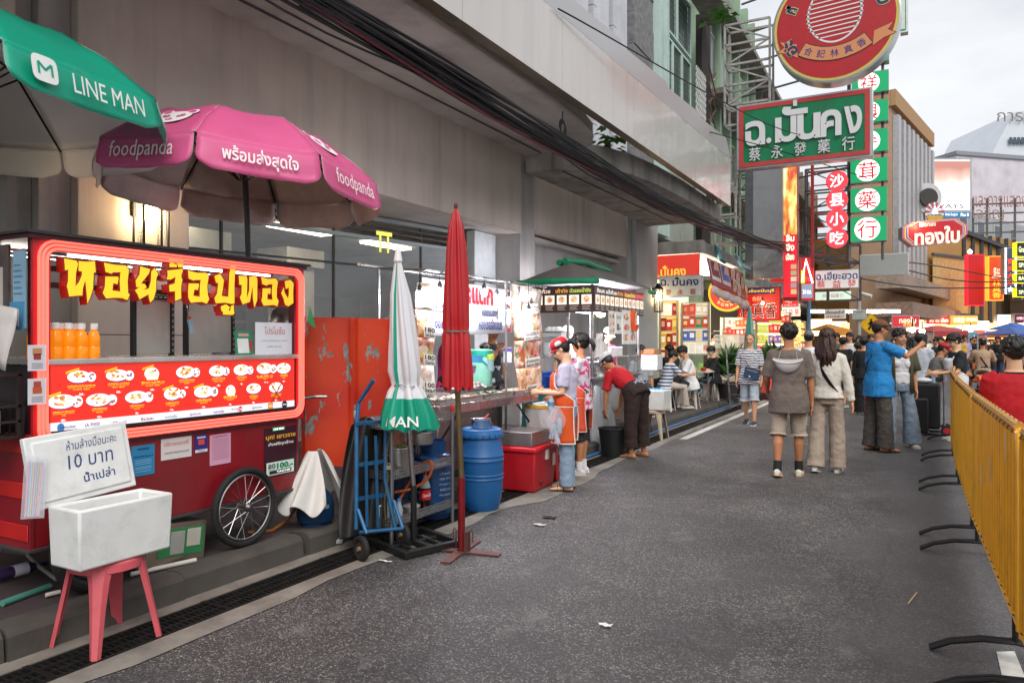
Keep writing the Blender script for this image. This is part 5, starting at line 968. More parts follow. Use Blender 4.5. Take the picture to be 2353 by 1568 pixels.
def column(q,mats,labs,lab):
 r=thing('food_banner',q[0],lab,'banner');n=len(mats);b=MB()
 for i,m in enumerate(mats):b.grid(lambda s,t,i=i:quadpt(q,s,(i+t)/n)+X*(.03*math.sin(3.1*s)+.012*math.sin(14*(i+t)/n)),8,6,m)
 b.build('cloth',r,solid=.003);b=MB();rt=(V(q[1])-V(q[0])).normalized();nn=rt.cross(Z)
 for i,(t,e)in enumerate(labs):
  o=quadpt(q,.5,(i+.2)/n)+X*.05+nn*.004;W=(V(q[1])-V(q[0])).length;h=.05
  b.poly([o+rt*s*W*.32+Z*k for s,k in((-1,-.05),(1,-.05),(1,.052),(-1,.052))],mat('#f2efe8',.6,var=0));b.text(t,o+Z*.022+nn*.004,rt,Z,mat('#2a1a18',.6,var=0),w=W*.56,h=.045,bold=.02);b.text(e,o-Z*.025+nn*.004,rt,Z,mat('#2a1a18',.6,var=0),w=W*.56,h=.036,bold=.02)
 b.build('lettering',r,smooth=0);return r
column([V((-3.86,7.28,.93)),V((-3.86,7.86,.97)),V((-3.86,7.86,2.15)),V((-3.86,7.08,2.18))],[FD3,FD2,FD1,FD4],[('ไข่หมึกทอด 110','Fried squid eggs'),('ยำแซลมอน','Salmon Salad'),('หอยแครงลวก','Boiled cockles'),('ออส่วน','Oyster Omelette')],'hanging food photo banner with English captions at the right of the seafood stall')
a_,c_=P(956,900,6.9),P(996,900,7.1);column([V((a_.x,a_.y,1.08)),V((c_.x,c_.y,1.05)),V((c_.x,c_.y,2.1)),V((a_.x,a_.y,2.1))],[FD4,FD1,FD3,FD4],[('100','Salad'),('180','Garlic'),('180','Garlic Butter'),('',' ')][:3],'pale food photo banner behind the closed white and green parasol')
b=MB();a_=V((-3.73,5.0,.62));b.bb((-3.98,4.98,.60),(-3.70,5.0,.84),FD4);b.text('Shrimp Fried Rice',(-3.84,4.977,.63),X,Z,BLACK,w=.2,h=.02);single(b,'menu_board','small photo board for fried rice behind the rack','board')
for i,(u,v,d)in enumerate(((964,676,6.9),(1010,669,7.1),(1112,671,7.9),(1141,684,8.1),(1171,690,8.2),(1214,717,8.2))):
 c=P(u,v,d);r=thing('light_bulb',c,['bare bulb beside the tip of the white closed parasol','bare bulb over the blue words just left of the red parasol','bare bulb over the red heading of the white banner','unlit looking dim bulb between two bright bulbs on the banner','bare bulb in front of the red price rings on the banner','low bare bulb hanging in front of the food photo banner'][i],'light bulb','bulbs over the seafood stall');lit=8 if i==3 else 380
 b=MB();b.ell(c,(.034,.034,.042),glow('#f6f2ff',lit),12,8);b.build('glass',r);b=MB();b.lathe([(.024,.03),(.022,.07),(.008,.1)],c,BLACK,10);b.tube([c+Z*.1,V((c.x,c.y,2.2))],.004,BLACK,5);b.build('socket',r)
for(u,v,lab)in((1163,728,'small white price card tag clipped at the right of the banner'),(1166,815,'small white and purple payment card on a pole of the seafood stall')):
 p=P(u,v,8.3);b=MB();b.box(p,(.09,.004,.17),mat('#dcdfe4',.4),rz=YAW);b.box(p+Z*.06-ray(u,v)*.004,(.09,.004,.04),mat('#5a4a98' if v>800 else '#4a9a88',.4),rz=YAW);single(b,'payment_card',lab,'card',smooth=0)
# --------------------- dessert cart with the green rolled awning
dc=thing('dessert_cart',(-4.4,10.7,.15),'steel dessert cart with photo menu boards under a dark hipped roof','food cart')
b=MB();b.bb((-4.85,9.72,.35),(-3.98,11.75,1.0),mat('#9d9a97',.3,.85,var=.2));b.bb((-4.9,9.66,1.0),(-3.93,11.8,1.04),STEEL);b.build('body',dc,bev=.006)
b=MB()
for(x,y)in((-3.98,9.74),(-3.98,11.75),(-4.84,9.74),(-4.84,11.75),(-4.35,9.74)):b.tube([(x,y,1.04),(x,y,2.36)],.024,STEEL,10)
for z in(1.32,):b.tube([(-3.98,9.74,z),(-3.98,11.75,z)],.008,STEEL,6);b.bb((-4.84,9.70,z-.01),(-4.0,9.95,z),STEEL);b.bb((-4.2,9.96,z-.01),(-3.96,11.74,z),STEEL)
b.bb((-4.84,9.70,1.61),(-4.36,9.95,1.62),STEEL);b.tube([(-4.84,9.7,1.69),(-4.36,9.7,1.69)],.006,STEEL,6);b.build('post',dc)
GRY=mat('#5a5654',.5,var=.2,vs=3,dirt=.2);b=MB();e=[(-5.0,9.5,2.42),(-3.8,9.5,2.42),(-3.8,11.95,2.42),(-5.0,11.95,2.42)];r_=[(-4.4,9.9,2.70),(-4.4,11.55,2.70)]
b.add(e+r_,[(0,1,4),(1,2,5,4),(2,3,5),(3,0,4,5),(3,2,1,0)],GRY);b.build('roof',dc,smooth=0)
GT=mat('#0d7a52',.45,var=.12,bump=.2,bs=14);b=MB();b.tube([(-5.05,9.47,2.39),(-4.6,9.47,2.40),(-4.1,9.47,2.39),(-3.78,9.48,2.38)],[.04,.045,.04,.045],GT,10);b.tube([(-3.77,11.7,2.36),(-3.77,11.98,2.36)],.035,GT,10);b.tube([(-4.45,9.85,2.72),(-4.35,10.4,2.745),(-4.42,11.0,2.73),(-4.4,11.6,2.72)],[.05,.045,.05,.03],GT,10);b.tube([(-4.55,9.85,2.70),(-4.50,10.2,2.72)],.045,GT,10);b.build('rolled_awning',dc)
BRB=mat('#3a2624',.4,emit=.06,ecol='#4a3030',var=0)
def board(o,rt,W,H,head,nph,name='menu_board',seed=1,red=False):
 b=MB();rt=V(rt);n=rt.cross(Z);o=V(o);pt_=lambda a,c,d=0:o+rt*a+Z*c+n*d
 b.prism([pt_(0,0),pt_(W,0),pt_(W,H),pt_(0,H)],n*-.03,BRB);rr=random.Random(seed)
 if red:b.poly([pt_(W*.55,H*.6,.002),pt_(W,H*.6,.002),pt_(W,H,.002),pt_(W*.55,H,.002)],mat('#a02028',.4,emit=.1,ecol='#b02028',var=0))
 for t,f,w_,cl in head:b.text(t,pt_(W*f,H*.82,.005),rt,Z,mat(cl,.5,emit=.4,ecol=cl,var=0),w=W*w_,h=H*.17,bold=.03)
 for i in range(nph):
  a=W*(i+.1)/nph;c=W*(i+.9)/nph;b.poly([pt_(a,H*.3,.004),pt_(c,H*.3,.004),pt_(c,H*.65,.004),pt_(a,H*.65,.004)],mat('#e8dcc8',.4,emit=.5,ecol='#f0e4d0',var=0));m=(a+c)/2;s=min((c-a)/2,H*.16)*.85
  b.disc(pt_(m,H*.48,.006),rt,Z,s,s,WHITE,14);b.disc(pt_(m,H*.48,.008),rt,Z,s*.75,s*.75,food_mat('dessert_print',[(.2,'#a85a2a'),(.45,'#e8d8b0'),(.6,'#d8a040'),(.75,'#c8503a'),(.85,'#8aa04a')],30,.3),14)
  for q in range(3):b.poly([pt_(a+.01,H*(.22-.06*q),.004),pt_(c-.02*(1+q%2),H*(.22-.06*q),.004),pt_(c-.02*(1+q%2),H*(.24-.06*q),.004),pt_(a+.01,H*(.24-.06*q),.004)],mat('#c8b8a8',.5,var=0))
 return b.build(name,dc,smooth=0)
board((-4.86,9.60,1.96),X,.95,.38,(('แป๊ะก๊วย',.18,.26,'#f2d8c8'),('เต้าทึง',.5,.2,'#e8a040'),('บัวลอยน้ำขิง',.8,.34,'#c8d860')),5);board((-3.89,9.62,1.96),Y,2.12,.38,(('รังนก',.1,.14,'#f2e8e0'),('แป๊ะก๊วย',.3,.2,'#f2e8e0'),('เต้าทึง',.47,.13,'#e8a040'),('บัวลอยน้ำขิง',.68,.22,'#d8e060'),('ลาบอาหารสด',.89,.2,'#e87878')),11,red=True)
b=MB();b.ell(P(1380,722,10.9),(.07,.07,.04),glow('#ffd89a',25));b.build('lamp',dc)
b=MB();b.bb((-4.8,10.2,2.02),(-4.1,11.6,2.03),glow('#f4f0ff',24));b.build('strip_light',dc)
def bowls(c,r,n,dz,m,lab,name='bowl_stack',cat='bowls'):
 b=MB()
 for i in range(n):b.lathe([(r*.45,i*dz),(r*.5,i*dz+.005),(r*.92,i*dz+dz*1.4),(r,i*dz+dz*2.0),(r*.95,i*dz+dz*2.0)],c,m,18)
 single(b,name,lab,cat)
WB=mat('#d9dcdc',.3,var=.04)
bowls((-4.73,9.82,1.325),.075,7,.026,WB,'left stack of striped white bowls on the dessert cart counter');bowls((-4.56,9.84,1.325),.075,5,.026,WB,'shorter stack of white bowls beside the taller one')
b=MB()
for i in range(6):q=(-4.70+.07*(i%3),9.78+.07*(i//3),1.622);b.ell(V(q)+V((.02,0,.09)),(.06,.05,.05),WB,10,6)
b.bb((-4.75,9.72,1.622),(-4.45,9.93,1.70),mat('#c4c8c8',.3,alpha=.7));single(b,'egg_basket','white wire basket of pale buns on the dessert cart shelf','basket')
for i,(y,h)in enumerate(((10.0,.26),(10.12,.34),(10.22,.22),(10.36,.2))):b=MB();b.lathe([(.035,0),(.048,h),(.05,h+.005)],(-4.02,y,1.325),mat('#e9e6e2',.4),14);single(b,'cup_stack',['first stack of white paper cups on the dessert cart shelf','tallest stack of white paper cups on the dessert cart shelf','short stack of white cups right of the tallest cup stack','last low stack of white cups by the clear tub'][i],'cups','paper cup stacks on the dessert cart')
b=MB();b.bb((-4.15,10.5,1.325),(-3.98,11.0,1.47),mat('#dfe0de',.3,alpha=.8));single(b,'clear_tub','pale plastic tub on the street side shelf of the dessert cart','tub',bev=.01)
pot((-4.12,10.35,1.041),.17,.2,'large steaming steel pot on the dessert cart counter');pot((-4.05,10.95,1.041),.12,.13,'medium steel pot beside the steaming pot');pot((-4.3,9.79,1.041),.07,.14,'small steel pitcher pot by the bowl stacks')
b=MB();c=P(1448,728,11.6);b.lathe([(.07,-.14),(.085,.1),(.088,.1),(.08,-.1)],c,mat('#e0581a',.4),18);b.tube([c+Z*.1,c+Z*.22],.005,STEEL,5);b.lathe([(.06,-.2),(.075,-.1)],c+V((.05,.02,-.02)),mat('#d4521c',.4),16);single(b,'plastic_scoop','orange plastic scoops hanging at the right corner of the dessert cart','scoop')
for(u0,v0,u1,v1,lab,cl)in((1398,715,1412,770,'narrow hanging food photo sheet left of the 30 baht sheet',0),(1413,717,1428,766,'hanging white sheet priced 30 on the dessert cart',1),(1429,715,1462,790,'wide hanging photo sheet on the dessert cart',0)):
 a,c=PX(u0,v1,-3.86),PX(u1,v0,-3.86);b=MB();b.bb((-3.862,a.y,a.z),(-3.858,c.y,c.z),mat('#e2e0da',.5))
 if cl:b.text('ร้อนๆ',(-3.855,(a.y+c.y)/2,c.z-.08),Y,Z,NV,w=.16,h=.06);b.text('30.-',(-3.855,(a.y+c.y)/2,a.z+.1),Y,Z,BLACK,w=.16,h=.1,bold=.03)
 else:
  for i in range(2):
   for j in range(3):b.disc((-3.856,a.y+(c.y-a.y)*(.27+.46*i),a.z+(c.z-a.z)*(.2+.3*j)),Y,Z,(c.y-a.y)*.18,(c.z-a.z)*.1,FD2 if(i+j)%2 else FD3,12)
 single(b,'menu_sheet',lab,'menu',smooth=0)
for(u,v,d,r,h,cl,lab,z0)in((1252,930,9.6,.15,.22,'#1a4a9a','blue plastic pail on the stand left of the larger blue basin',.92),(1290,920,9.3,.2,.2,'#1f52b0','wide royal blue basin behind the woman in the orange apron',.90)):p=P(u,v,d);b=MB();b.lathe([(r*.8,0),(r,h),(r*1.08,h),(r*1.08,h+.02),(r*.98,h),(r*.78,.01)],(p.x,p.y,z0),mat(cl,.35),24);single(b,'plastic_basin',lab,'basin')
b=MB();p=P(1275,960,9.4);b.bb((p.x-.35,p.y-.25,.15),(p.x+.3,p.y+.25,.90),mat('#1c5a58',.5,var=.2));single(b,'storage_crate','dark teal crate stand under the blue basins','crate',bev=.01)
# --------------------- overhead cables
rc=random.Random(11)
CAB=mat('#17161a',.5,var=.3)
path=[(-3.98,-1,4.12),(-3.96,2,4.14),(-3.95,5,4.12),(-3.95,8,4.04),(-3.92,11,4.0),(-3.88,14.5,4.02),(-3.8,18,4.14),(-3.5,22,4.3),(-3.2,27,4.7),(-3.0,36,5.0)]
base=spl(path,60);cb=thing('cable_bundle',(-3.95,8,4.0),'thick sagging bundle of black cables under the white canopy edge','cables')
for k in range(30):
 r0=.105*math.sqrt(rc.random());a0=rc.uniform(0,6.28);w1=rc.uniform(.2,.5);pts=[]
 for i,p in enumerate(base):
  a=a0+w1*math.sin(i*.21+k);r=r0*(1+.35*math.sin(i*.37+2*k));pts.append(p+V((r*math.cos(a),0,r*math.sin(a)*1.1-(.05*math.sin(i*.5+k)**2 if k%6==0 else 0))))
 b=MB();b.tube(pts,rc.choice((.010,.012,.016)),CAB if k!=7 else mat('#6a2430',.5),5,cap=False);b.build('cable',cb)
for(pts,lab)in(([(-4.7,-1,4.5),(-4.6,4,4.38),(-4.2,9,4.12),(-4.0,13,4.05)],'thin black cable sagging below the soffit towards the bundle'),([(-4.9,5,4.6),(-4.5,8.5,4.25),(-4.3,10.5,4.15),(-3.95,14,4.03)],'drooping cable looping under the bundle near the concrete slab'),([(-3.7,8,5.5),(-2.4,17.9,6.3),(-1.0,24,7.8)],'thin wire rising in front of the round red sign'),([(-3.7,15.5,5.9),(-2.6,18.2,5.95),(-.9,20,5.5)],'thin wire crossing the big green sign'),([(-3.8,17,4.2),(-2.6,28,4.3),(.5,40,5.2),(7,52,4.6)],'long cable crossing toward the tan corner building'),([(-3.3,26,4.5),(-.5,35,4.6),(3,42,4.4),(12,50,4.9)],'sagging cable in front of the lit corner shops'),([(-2.9,30,4.2),(0,36,3.9),(4,42,4.1),(13,48,4.4)],'lowest sagging cable over the far crowd')):
 b=MB();b.tube(spl(pts,30),.011 if pts[-1][1]<30 else.03,CAB,5,cap=False);single(b,'overhead_cable',lab,'cable')
b=MB();c=V((-4.15,9.1,4.45));[b.tube([c+V((0,.09*math.cos(a)+.01*j,.09*math.sin(a)-.01*j))for a in[i*.4 for i in range(16)]],.008,CAB,5,closed=True)for j in range(5)];b.tube([c+Z*.09,c+Z*.2],.008,CAB,5);single(b,'cable_coil','small coil of black cable hanging from the soffit','cable')
# --------------------- sign makers
SIL=mat('#b4b6b6',.3,.7,var=.1)
class Sg:
 """flat panel across the street: a, c run 0..1 over its face"""
 def __init__(s,u0,v0,u1,v1,y,y1=None):
  s.p0=PY(u0,v1,y);s.p1=PY(u1,v0,y1 or y);s.w=math.hypot(s.p1.x-s.p0.x,s.p1.y-s.p0.y);s.h=s.p1.z-s.p0.z;s.rt=V((s.p1.x-s.p0.x,s.p1.y-s.p0.y,0)).normalized();s.n=s.rt.cross(Z)
 def pt(s,a,c,d=0.0):return s.p0+s.rt*(a*s.w)+Z*(c*s.h)+s.n*d
 def rect(s,b,a0,c0,a1,c1,m,d):return b.poly([s.pt(a0,c0,d),s.pt(a1,c0,d),s.pt(a1,c1,d),s.pt(a0,c1,d)],m)
 def slab(s,b,m,th=.12,a0=0,c0=0,a1=1,c1=1):return b.prism([s.pt(a0,c0,0),s.pt(a1,c0,0),s.pt(a1,c1,0),s.pt(a0,c1,0)],s.n*-th,m)
 def txt(s,b,t,a,c,w_,h_,m,d=.01,bold=.02,depth=0,side=None):return b.text(t,s.pt(a,c,d),s.rt,Z,m,w=w_*s.w,h=h_*s.h,bold=bold,depth=depth,side=side)
def sign(u0,v0,u1,v1,y,face,lines,label,frame=None,th=.12,em=0.0,y1=None,name='shop_sign',cat='sign',fw_=.03,extra=None):
 s=Sg(u0,v0,u1,v1,y,y1);r=thing(name,s.pt(.5,0),label,cat);b=MB();s.slab(b,frame or SIL,th);b.build('frame',r,bev=.006)
 b=MB();fm=mat(face,.4,emit=em,ecol=face,var=0)if em else mat(face,.5,var=.05)
 s.rect(b,fw_*s.h/s.w,fw_,1-fw_*s.h/s.w,1-fw_,fm,.006);b.build('panel',r,smooth=0)
 if lines or extra:
  b=MB()
  for(t,a,c,w_,h_,cl)in lines:s.txt(b,t,a,c,w_,h_,mat(cl,.5,emit=em*.7,ecol=cl,var=0)if em else mat(cl,.5,var=0),.012)
  if extra:extra(s,b)
  b.build('lettering',r,smooth=0)
 return r
gs=Sg(1692,200,2005,390,18.5);gs.p0.z=PY(1692,392,18.5).z;gs.h=PY(2005,198,18.5).z-gs.p0.z
r=thing('pharmacy_sign',gs.pt(.5,0),'large green slatted sign with raised white Thai letters in a red frame','sign')
b=MB();gs.slab(b,SIL,.3);b.build('frame',r,bev=.01)
b=MB();RDF=mat('#b83a38',.5,var=.08,streak=.25)
for(a0,c0,a1,c1)in((.02,.03,.98,.095),(.02,.905,.98,.97),(.02,.095,.055,.905),(.945,.095,.98,.905)):b.prism([gs.pt(a0,c0),gs.pt(a1,c0),gs.pt(a1,c1),gs.pt(a0,c1)],gs.n*.03,RDF)
b.build('border',r);b=MB();GS_=mat('#128a5a',.45,var=.08,vs=3,dirt=.15,streak=.3)
for k in range(20):c0=.096+k*.808/20;b.add([gs.pt(.056,c0,.004),gs.pt(.944,c0,.004),gs.pt(.944,c0+.0385,.018),gs.pt(.056,c0+.0385,.018)],[(0,1,2,3)],GS_);b.add([gs.pt(.056,c0+.0385,.018),gs.pt(.944,c0+.0385,.018),gs.pt(.944,c0+.0404,.004),gs.pt(.056,c0+.0404,.004)],[(0,1,2,3)],mat('#0c5a3c',.6,var=0))
b.build('panel',r,smooth=0);b=MB();LW=mat('#d3d4d4',.4,var=.03);LS=mat('#84888a',.4,.3)
for(t,a,c,w_,h_)in(('ฉ',.15,.53,.155,.38),('.',.255,.395,.04,.09),('ม',.385,.53,.165,.38),('ั',.45,.80,.19,.14),('่',.452,.905,.03,.09),('น',.55,.53,.175,.38),('ค',.71,.54,.15,.39),('ง',.865,.55,.125,.40)):gs.txt(b,t,a,c,w_,h_,LW,.025,.03,.05,LS)
for i,t in enumerate('蔡永發藥行'):gs.txt(b,t,.145+i*.172,.215,.09,.20,LW,.025,.03,.03,LS)
b.build('lettering',r,smooth=0)
rs=PY(1917,52,18.25);RR=(PY(2062,52,18.25)-PY(1772,52,18.25)).length/2;nY=V((0,-1,0))
r=thing('round_sign',rs-Z*RR,'big round red shop sign with gold rim high above the green sign','sign');Mr=Matrix.Rotation(R(90),4,'X')
b=MB();b.lathe([(RR*.985,-.45),(RR,-.44),(RR,0),(RR*.97,.012),(RR*.965,.004)],rs,SIL,64,M=Mr,cap=False);b.build('frame',r)
b=MB();b.disc(rs+nY*.004,X,Z,RR*.985,RR*.985,mat('#cfbd5c',.5,var=.04),64);b.disc(rs+nY*.010,X,Z,RR*.925,RR*.925,mat('#b4131f',.4,var=.08,dirt=.12,streak=.25),64);b.disc(rs-nY*-.0+Y*.45,X,-Z,RR*.985,RR*.985,SIL,48);b.build('panel',r,smooth=0)
b=MB();cI=rs+Z*(.16*RR);WH_=mat('#dcdcda',.5,var=0);b.ring(cI+nY*.016,X,Z,RR*.43,RR*.50,RR*.03,WH_,48)
for i in range(-5,6):
 z=i*.075*RR;hw=.445*RR*math.sqrt(max(0,1-(z/(.46*RR))**2));[b.poly([cI+nY*.016+V((s*g,0,z+q*.010*RR+s*g*.06))for s,q in((x0,-1),(x1,-1),(x1,1),(x0,1))],WH_)for g in(hw,)for x0,x1 in((-1,1),)]
for t,a in(('ฮะ',204),('กี่',154),('ลิ้ม',116),('จิง',78),('เฮีย',44),('ง',18)):
 q=R(a);d=V((math.cos(q),0,math.sin(q)));tg=V((math.sin(q),0,-math.cos(q)))
 for m,dd,bo,k in((mat('#d9cf86',.5,var=0),.017,.09,1.08),(mat('#20305a',.5,var=0),.022,.03,1.0)):b.text(t,rs+d*RR*.77+nY*dd,tg,d,m,h=RR*.2*k,bold=bo)
OR_=mat('#d08a5a',.5,var=0);BKK=mat('#1a1414',.5,var=0)
def rib(a0,a1,r0,r1,cx,m,d,n=12):cz=rs+Z*(RR*.42);b.add([cz+nY*d+V((rr_*RR*math.sin(R(a0+(a1-a0)*i/n)),0,-rr_*RR*math.cos(R(a0+(a1-a0)*i/n))))for i in range(n+1)for rr_ in(r0,r1)],[(2*i,2*i+1,2*i+3,2*i+2)for i in range(n)],m)
rib(-34,34,.81,1.06,0,BKK,.018);rib(-33.3,33.3,.825,1.045,0,OR_,.021)
for s in(-1,1):
 o=rs+V((s*.58*RR,0,-.37*RR));pp_=[(0,-.13),(s*.16,-.03),(s*.34,.02),(s*.22,.09),(s*.30,.20),(s*.02,.11)]
 b.poly([o+nY*.015+V((x*RR*1.05,0,z*RR*1.06))for x,z in pp_][::s],BKK);b.poly([o+nY*.0185+V((x*RR,0,z*RR))for x,z in pp_][::s],OR_)
for i,t in enumerate('合記林真香'):q=R(-26+i*13);b.text(t,rs+Z*(RR*.42)+nY*.025+V((.935*RR*math.sin(q),0,-.935*RR*math.cos(q))),V((math.cos(q),0,math.sin(q))),V((-math.sin(q),0,math.cos(q))),mat('#3a2c80',.5,var=0),h=RR*.13,bold=.02)
b.build('lettering',r,smooth=0)
cs=thing('column_sign',PY(1996,557,24),'tall stack of green light boxes with red Chinese characters on white discs','sign')
for i,t in enumerate('行藥茸參興祥林'):
 s=Sg(1953+(0 if i<3 else 3),494-i*67,2037+i*.8,557-i*67.4,24.0);b=MB();s.slab(b,mat('#8d9494',.4,.4),.35);o=b.build('light_box',cs);b=MB();s.rect(b,.01,.02,.99,.98,mat('#0a8f58',.4,emit=.35,ecol='#0aa868',var=0),.005);rr_=s.h*.46;b.disc(s.pt(.47,.5,.012),s.rt,Z,rr_,rr_,glow('#fff6f4',1.05),32);s.txt(b,t,.47,.5,.72*s.h/s.w,.72,mat('#c8202a',.4,emit=.25,ecol='#d82030',var=0),.02,.035);b.build('panel',o,smooth=0)
b=MB();q=PY(1950,600,24.2);b.tube([q,q+Z*10],.05,DSTEEL,8);b.tube([q+V((.9,0,0)),q+V((.9,0,10))],.04,DSTEEL,8)
for i in range(9):b.bar(q+Z*(.8+i),q+V((-3.2,.4,.5+i)),.05,.05,DSTEEL)
b.build('bracket',cs)
ts=Sg(2068,-12,2086,76,26);b=MB();ts.slab(b,mat('#dde3df',.4),.3);[ts.rect(b,a0,c0,a1,c1,mat('#0a8f58',.4),.006)for a0,c0,a1,c1 in((0,.05,.7,.09),(.62,.09,.72,1))];single(b,'light_box_sign','white light box edged in green at the top behind the round sign','sign',smooth=0)
rd=thing('disc_sign',PY(1922,570,22.5),'four stacked round red lamps with white Chinese characters','sign')
for i,t in enumerate('沙县小吃'):
 c=PY(1922,415.5+i*43.7,22.5);rr_=.285;b=MB();b.lathe([(rr_,-.12),(rr_,.0)],c,mat('#c22832',.4),28,M=Mr,cap=False);b.disc(c+nY*.0,X,Z,rr_,rr_*.98,mat('#cf3038',.4,emit=.75,ecol='#e0404a',var=0),28);o=b.build('lamp_face',rd);b=MB();b.text(t,c+nY*.012,X,Z,glow('#ffffff',1.4),h=rr_*1.25,bold=.05);b.build('lettering',o,smooth=0)
b=MB();q0,q1=PY(1866,615,22.5),PY(1866,380,22.5);RDP=mat('#a02a26',.5,var=.15);b.bar(q0,q1,.08,.08,RDP)
for i in range(7):z=395+i*32;b.bar(PY(1866,z,22.5),PY(1902,z-3,22.5),.03,.03,RDP)
b.build('bracket',rd)
sign(1514,630,1613,683,18.3,'#d8dad4',[('ฉ.',.14,.68,.2,.30,'#24306e'),('มั่นคง',.62,.72,.6,.42,'#24306e'),('發',.22,.22,.14,.28,'#b02a30'),('永',.5,.22,.14,.28,'#b02a30'),('蔡',.79,.22,.14,.28,'#b02a30')],'small white board with navy Thai and red Chinese beside the wall lantern')
sign(1872,617,1973,664,25,'#e6e0da',[('ฉ.เฮียะฮวด',.5,.68,.94,.42,'#26307a'),('蔡',.14,.25,.19,.40,'#c2222c'),('益',.5,.25,.19,.40,'#c2222c'),('發',.84,.25,.19,.40,'#c2222c')],'white board with navy Thai above three red characters under the green column sign',em=.25)
sign(1975,580,2087,634,27,'#9fa3a0',[],'blank grey metal board projecting beside the column sign',frame=mat('#d0d2cf',.5))
sign(1893,709,1943,733,30,'#dcdcd4',[('เฮี้ยงเฮงฮั่วกี่',.5,.68,.84,.34,'#1c1c1c'),('林祥興藥行',.5,.25,.82,.26,'#b02a30')],'little white board with black Thai lettering above the shop doorway',em=.1)
sign(1795,697,1838,727,29,'#f0e6d8',[('ฉ.เฮียะฮวด',.5,.84,.9,.22,'#2a2a2a'),('發',.18,.36,.24,.5,'#c2222c'),('益',.5,.36,.24,.5,'#c2222c'),('蔡',.82,.36,.24,.5,'#c2222c')],'cream lit board with three large red characters under the red board',em=.7)
sign(1797,678,1833,705,27.5,'#d8362c',[('吃',.4,.6,.4,.5,'#ffe8e0'),('沙县小吃',.5,.16,.8,.16,'#ffd8d0')],'small glowing red board beside the red festival banner',em=.8)
sign(1872,668,1955,690,31,'#cfe6d4',[('林祥興藥行',.5,.5,.6,.5,'#b88a8a')],'pale green light box under the white navy lettered board',em=.4)
q=sign(1694,658,1793,737,26,'#d2281e',[],'red shop banner with huge white edged black characters beside the lit snack shelves',em=.35,frame=mat('#b8241c',.5))
s=Sg(1694,658,1793,737,26);b=MB();s.rect(b,.02,.80,.88,.97,mat('#2a2f80',.5,emit=.2,ecol='#2a2f80',var=0),.012);s.txt(b,'เกวันอ้อยมีนบุรี',.45,.885,.82,.13,mat('#e8c820',.5,emit=.5,ecol='#e8c820',var=0),.02,.03);s.txt(b,'合記',.45,.66,.22,.13,mat('#f0d8a0',.5,emit=.3,ecol='#f0d8a0',var=0),.02)
for i,t in enumerate('林真香'):s.txt(b,t,.2+.29*i,.30,.27,.46,mat('#fff4e8',.5,emit=.6,ecol='#fff4e8',var=0),.02,.09);s.txt(b,t,.2+.29*i,.30,.25,.43,BKK,.03,.025)
b.build('lettering',q,smooth=0)
c=PY(1670,672,24.8);r2=.62;r=thing('round_sign',c-Z*r2,'round red shop sign with yellow rim half hidden behind the hanging photo awning','sign');b=MB();b.lathe([(r2,-.25),(r2,0)],c,SIL,40,M=Mr);b.build('frame',r);b=MB();b.disc(c+nY*.004,X,Z,r2,r2,mat('#e0b820',.5,emit=.4,ecol='#e0b820',var=0),40);b.disc(c+nY*.01,X,Z,r2*.88,r2*.88,mat('#d02a1e',.5,emit=.4,ecol='#d83020',var=0),40);b.disc(c+nY*.015,X,Z,r2*.5,r2*.5,mat('#e8b040',.5,emit=.4,ecol='#e8b040',var=0),30);b.build('panel',r,smooth=0);b=MB()
for i,t in enumerate('合記林真香'):q=R(-40+i*20);b.text(t,c+nY*.02+V((.66*r2*math.sin(q),0,-.66*r2*math.cos(q))),V((math.cos(q),0,math.sin(q))),V((-math.sin(q),0,math.cos(q))),mat('#ffe0a0',.5,emit=.5,ecol='#ffe0a0',var=0),h=r2*.18,bold=.02)
b.build('lettering',r,smooth=0)
q4=[V((-4.58,18.95,2.98)),V((-4.58,23.6,2.80)),V((-4.62,23.6,3.66)),V((-4.62,18.95,3.70))];r=thing('photo_awning',q4[0],'faded red drink photo awning hanging along the pharmacy front','awning');b=MB();b.grid(lambda s,t:quadpt(q4,s,t)+X*.1*(1-t),16,4,mat('#a2323a',.45,var=.12,vs=1.5));b.grid(lambda s,t:quadpt(q4,s,0)+V((.1+.03*math.sin(20*s),0,-.25*t+.03*math.sin(33*s)*t)),24,2,mat('#cdb9b4',.6,var=.1));b.build('cloth',r,solid=.004);b=MB()
for(s0,s1,cl)in((.04,.26,'#7a1f28'),(.30,.52,'#4a5aa8')):b.poly([quadpt(q4,a,c)+X*(.012+.1*(1-c))for a,c in((s0,.25),(s1,.25),(s1,.94),(s0,.94))],mat('#d8c8c4',.5,var=0));b.poly([quadpt(q4,a,c)+X*(.02+.1*(1-c))for a,c in((s0+.02,.4),(s1-.02,.4),(s1-.02,.92),(s0+.02,.92))],mat(cl,.5,var=.1));b.disc(quadpt(q4,(s0+s1)/2+.02,.72)+X*.06,Y,Z,.28,.2,mat('#d8a890',.5),14)
for(a,c)in((.62,.75),(.62,.35),(.74,.25),(.9,.6),(.76,.65)):b.disc(quadpt(q4,a,c)+X*(.03+.1*(1-c)),Y,Z,.26,.2,mat('#e2cfc6',.5),16);b.disc(quadpt(q4,a,c)+X*(.04+.1*(1-c)),Y,Z,.18,.14,FD3,12)
b.build('printed_picture',r,smooth=0)
r=thing('tower_sign',PY(1780,640,23.2),'tall projecting box sign with a grey mirror side and lit yellow red edge','sign');s=Sg(1730,330,1798,640,23.2);b=MB();s.slab(b,mat('#b9babb',.18,.8,var=.08),.5);s.slab(b,mat('#6d6e70',.3,.6),.52,-.28,.0,-.002,1);b.build('mirror_side',r,smooth=0);s=Sg(1799,330,1831,690,23.5);b=MB();s.slab(b,mat('#8a2020',.4),.4)
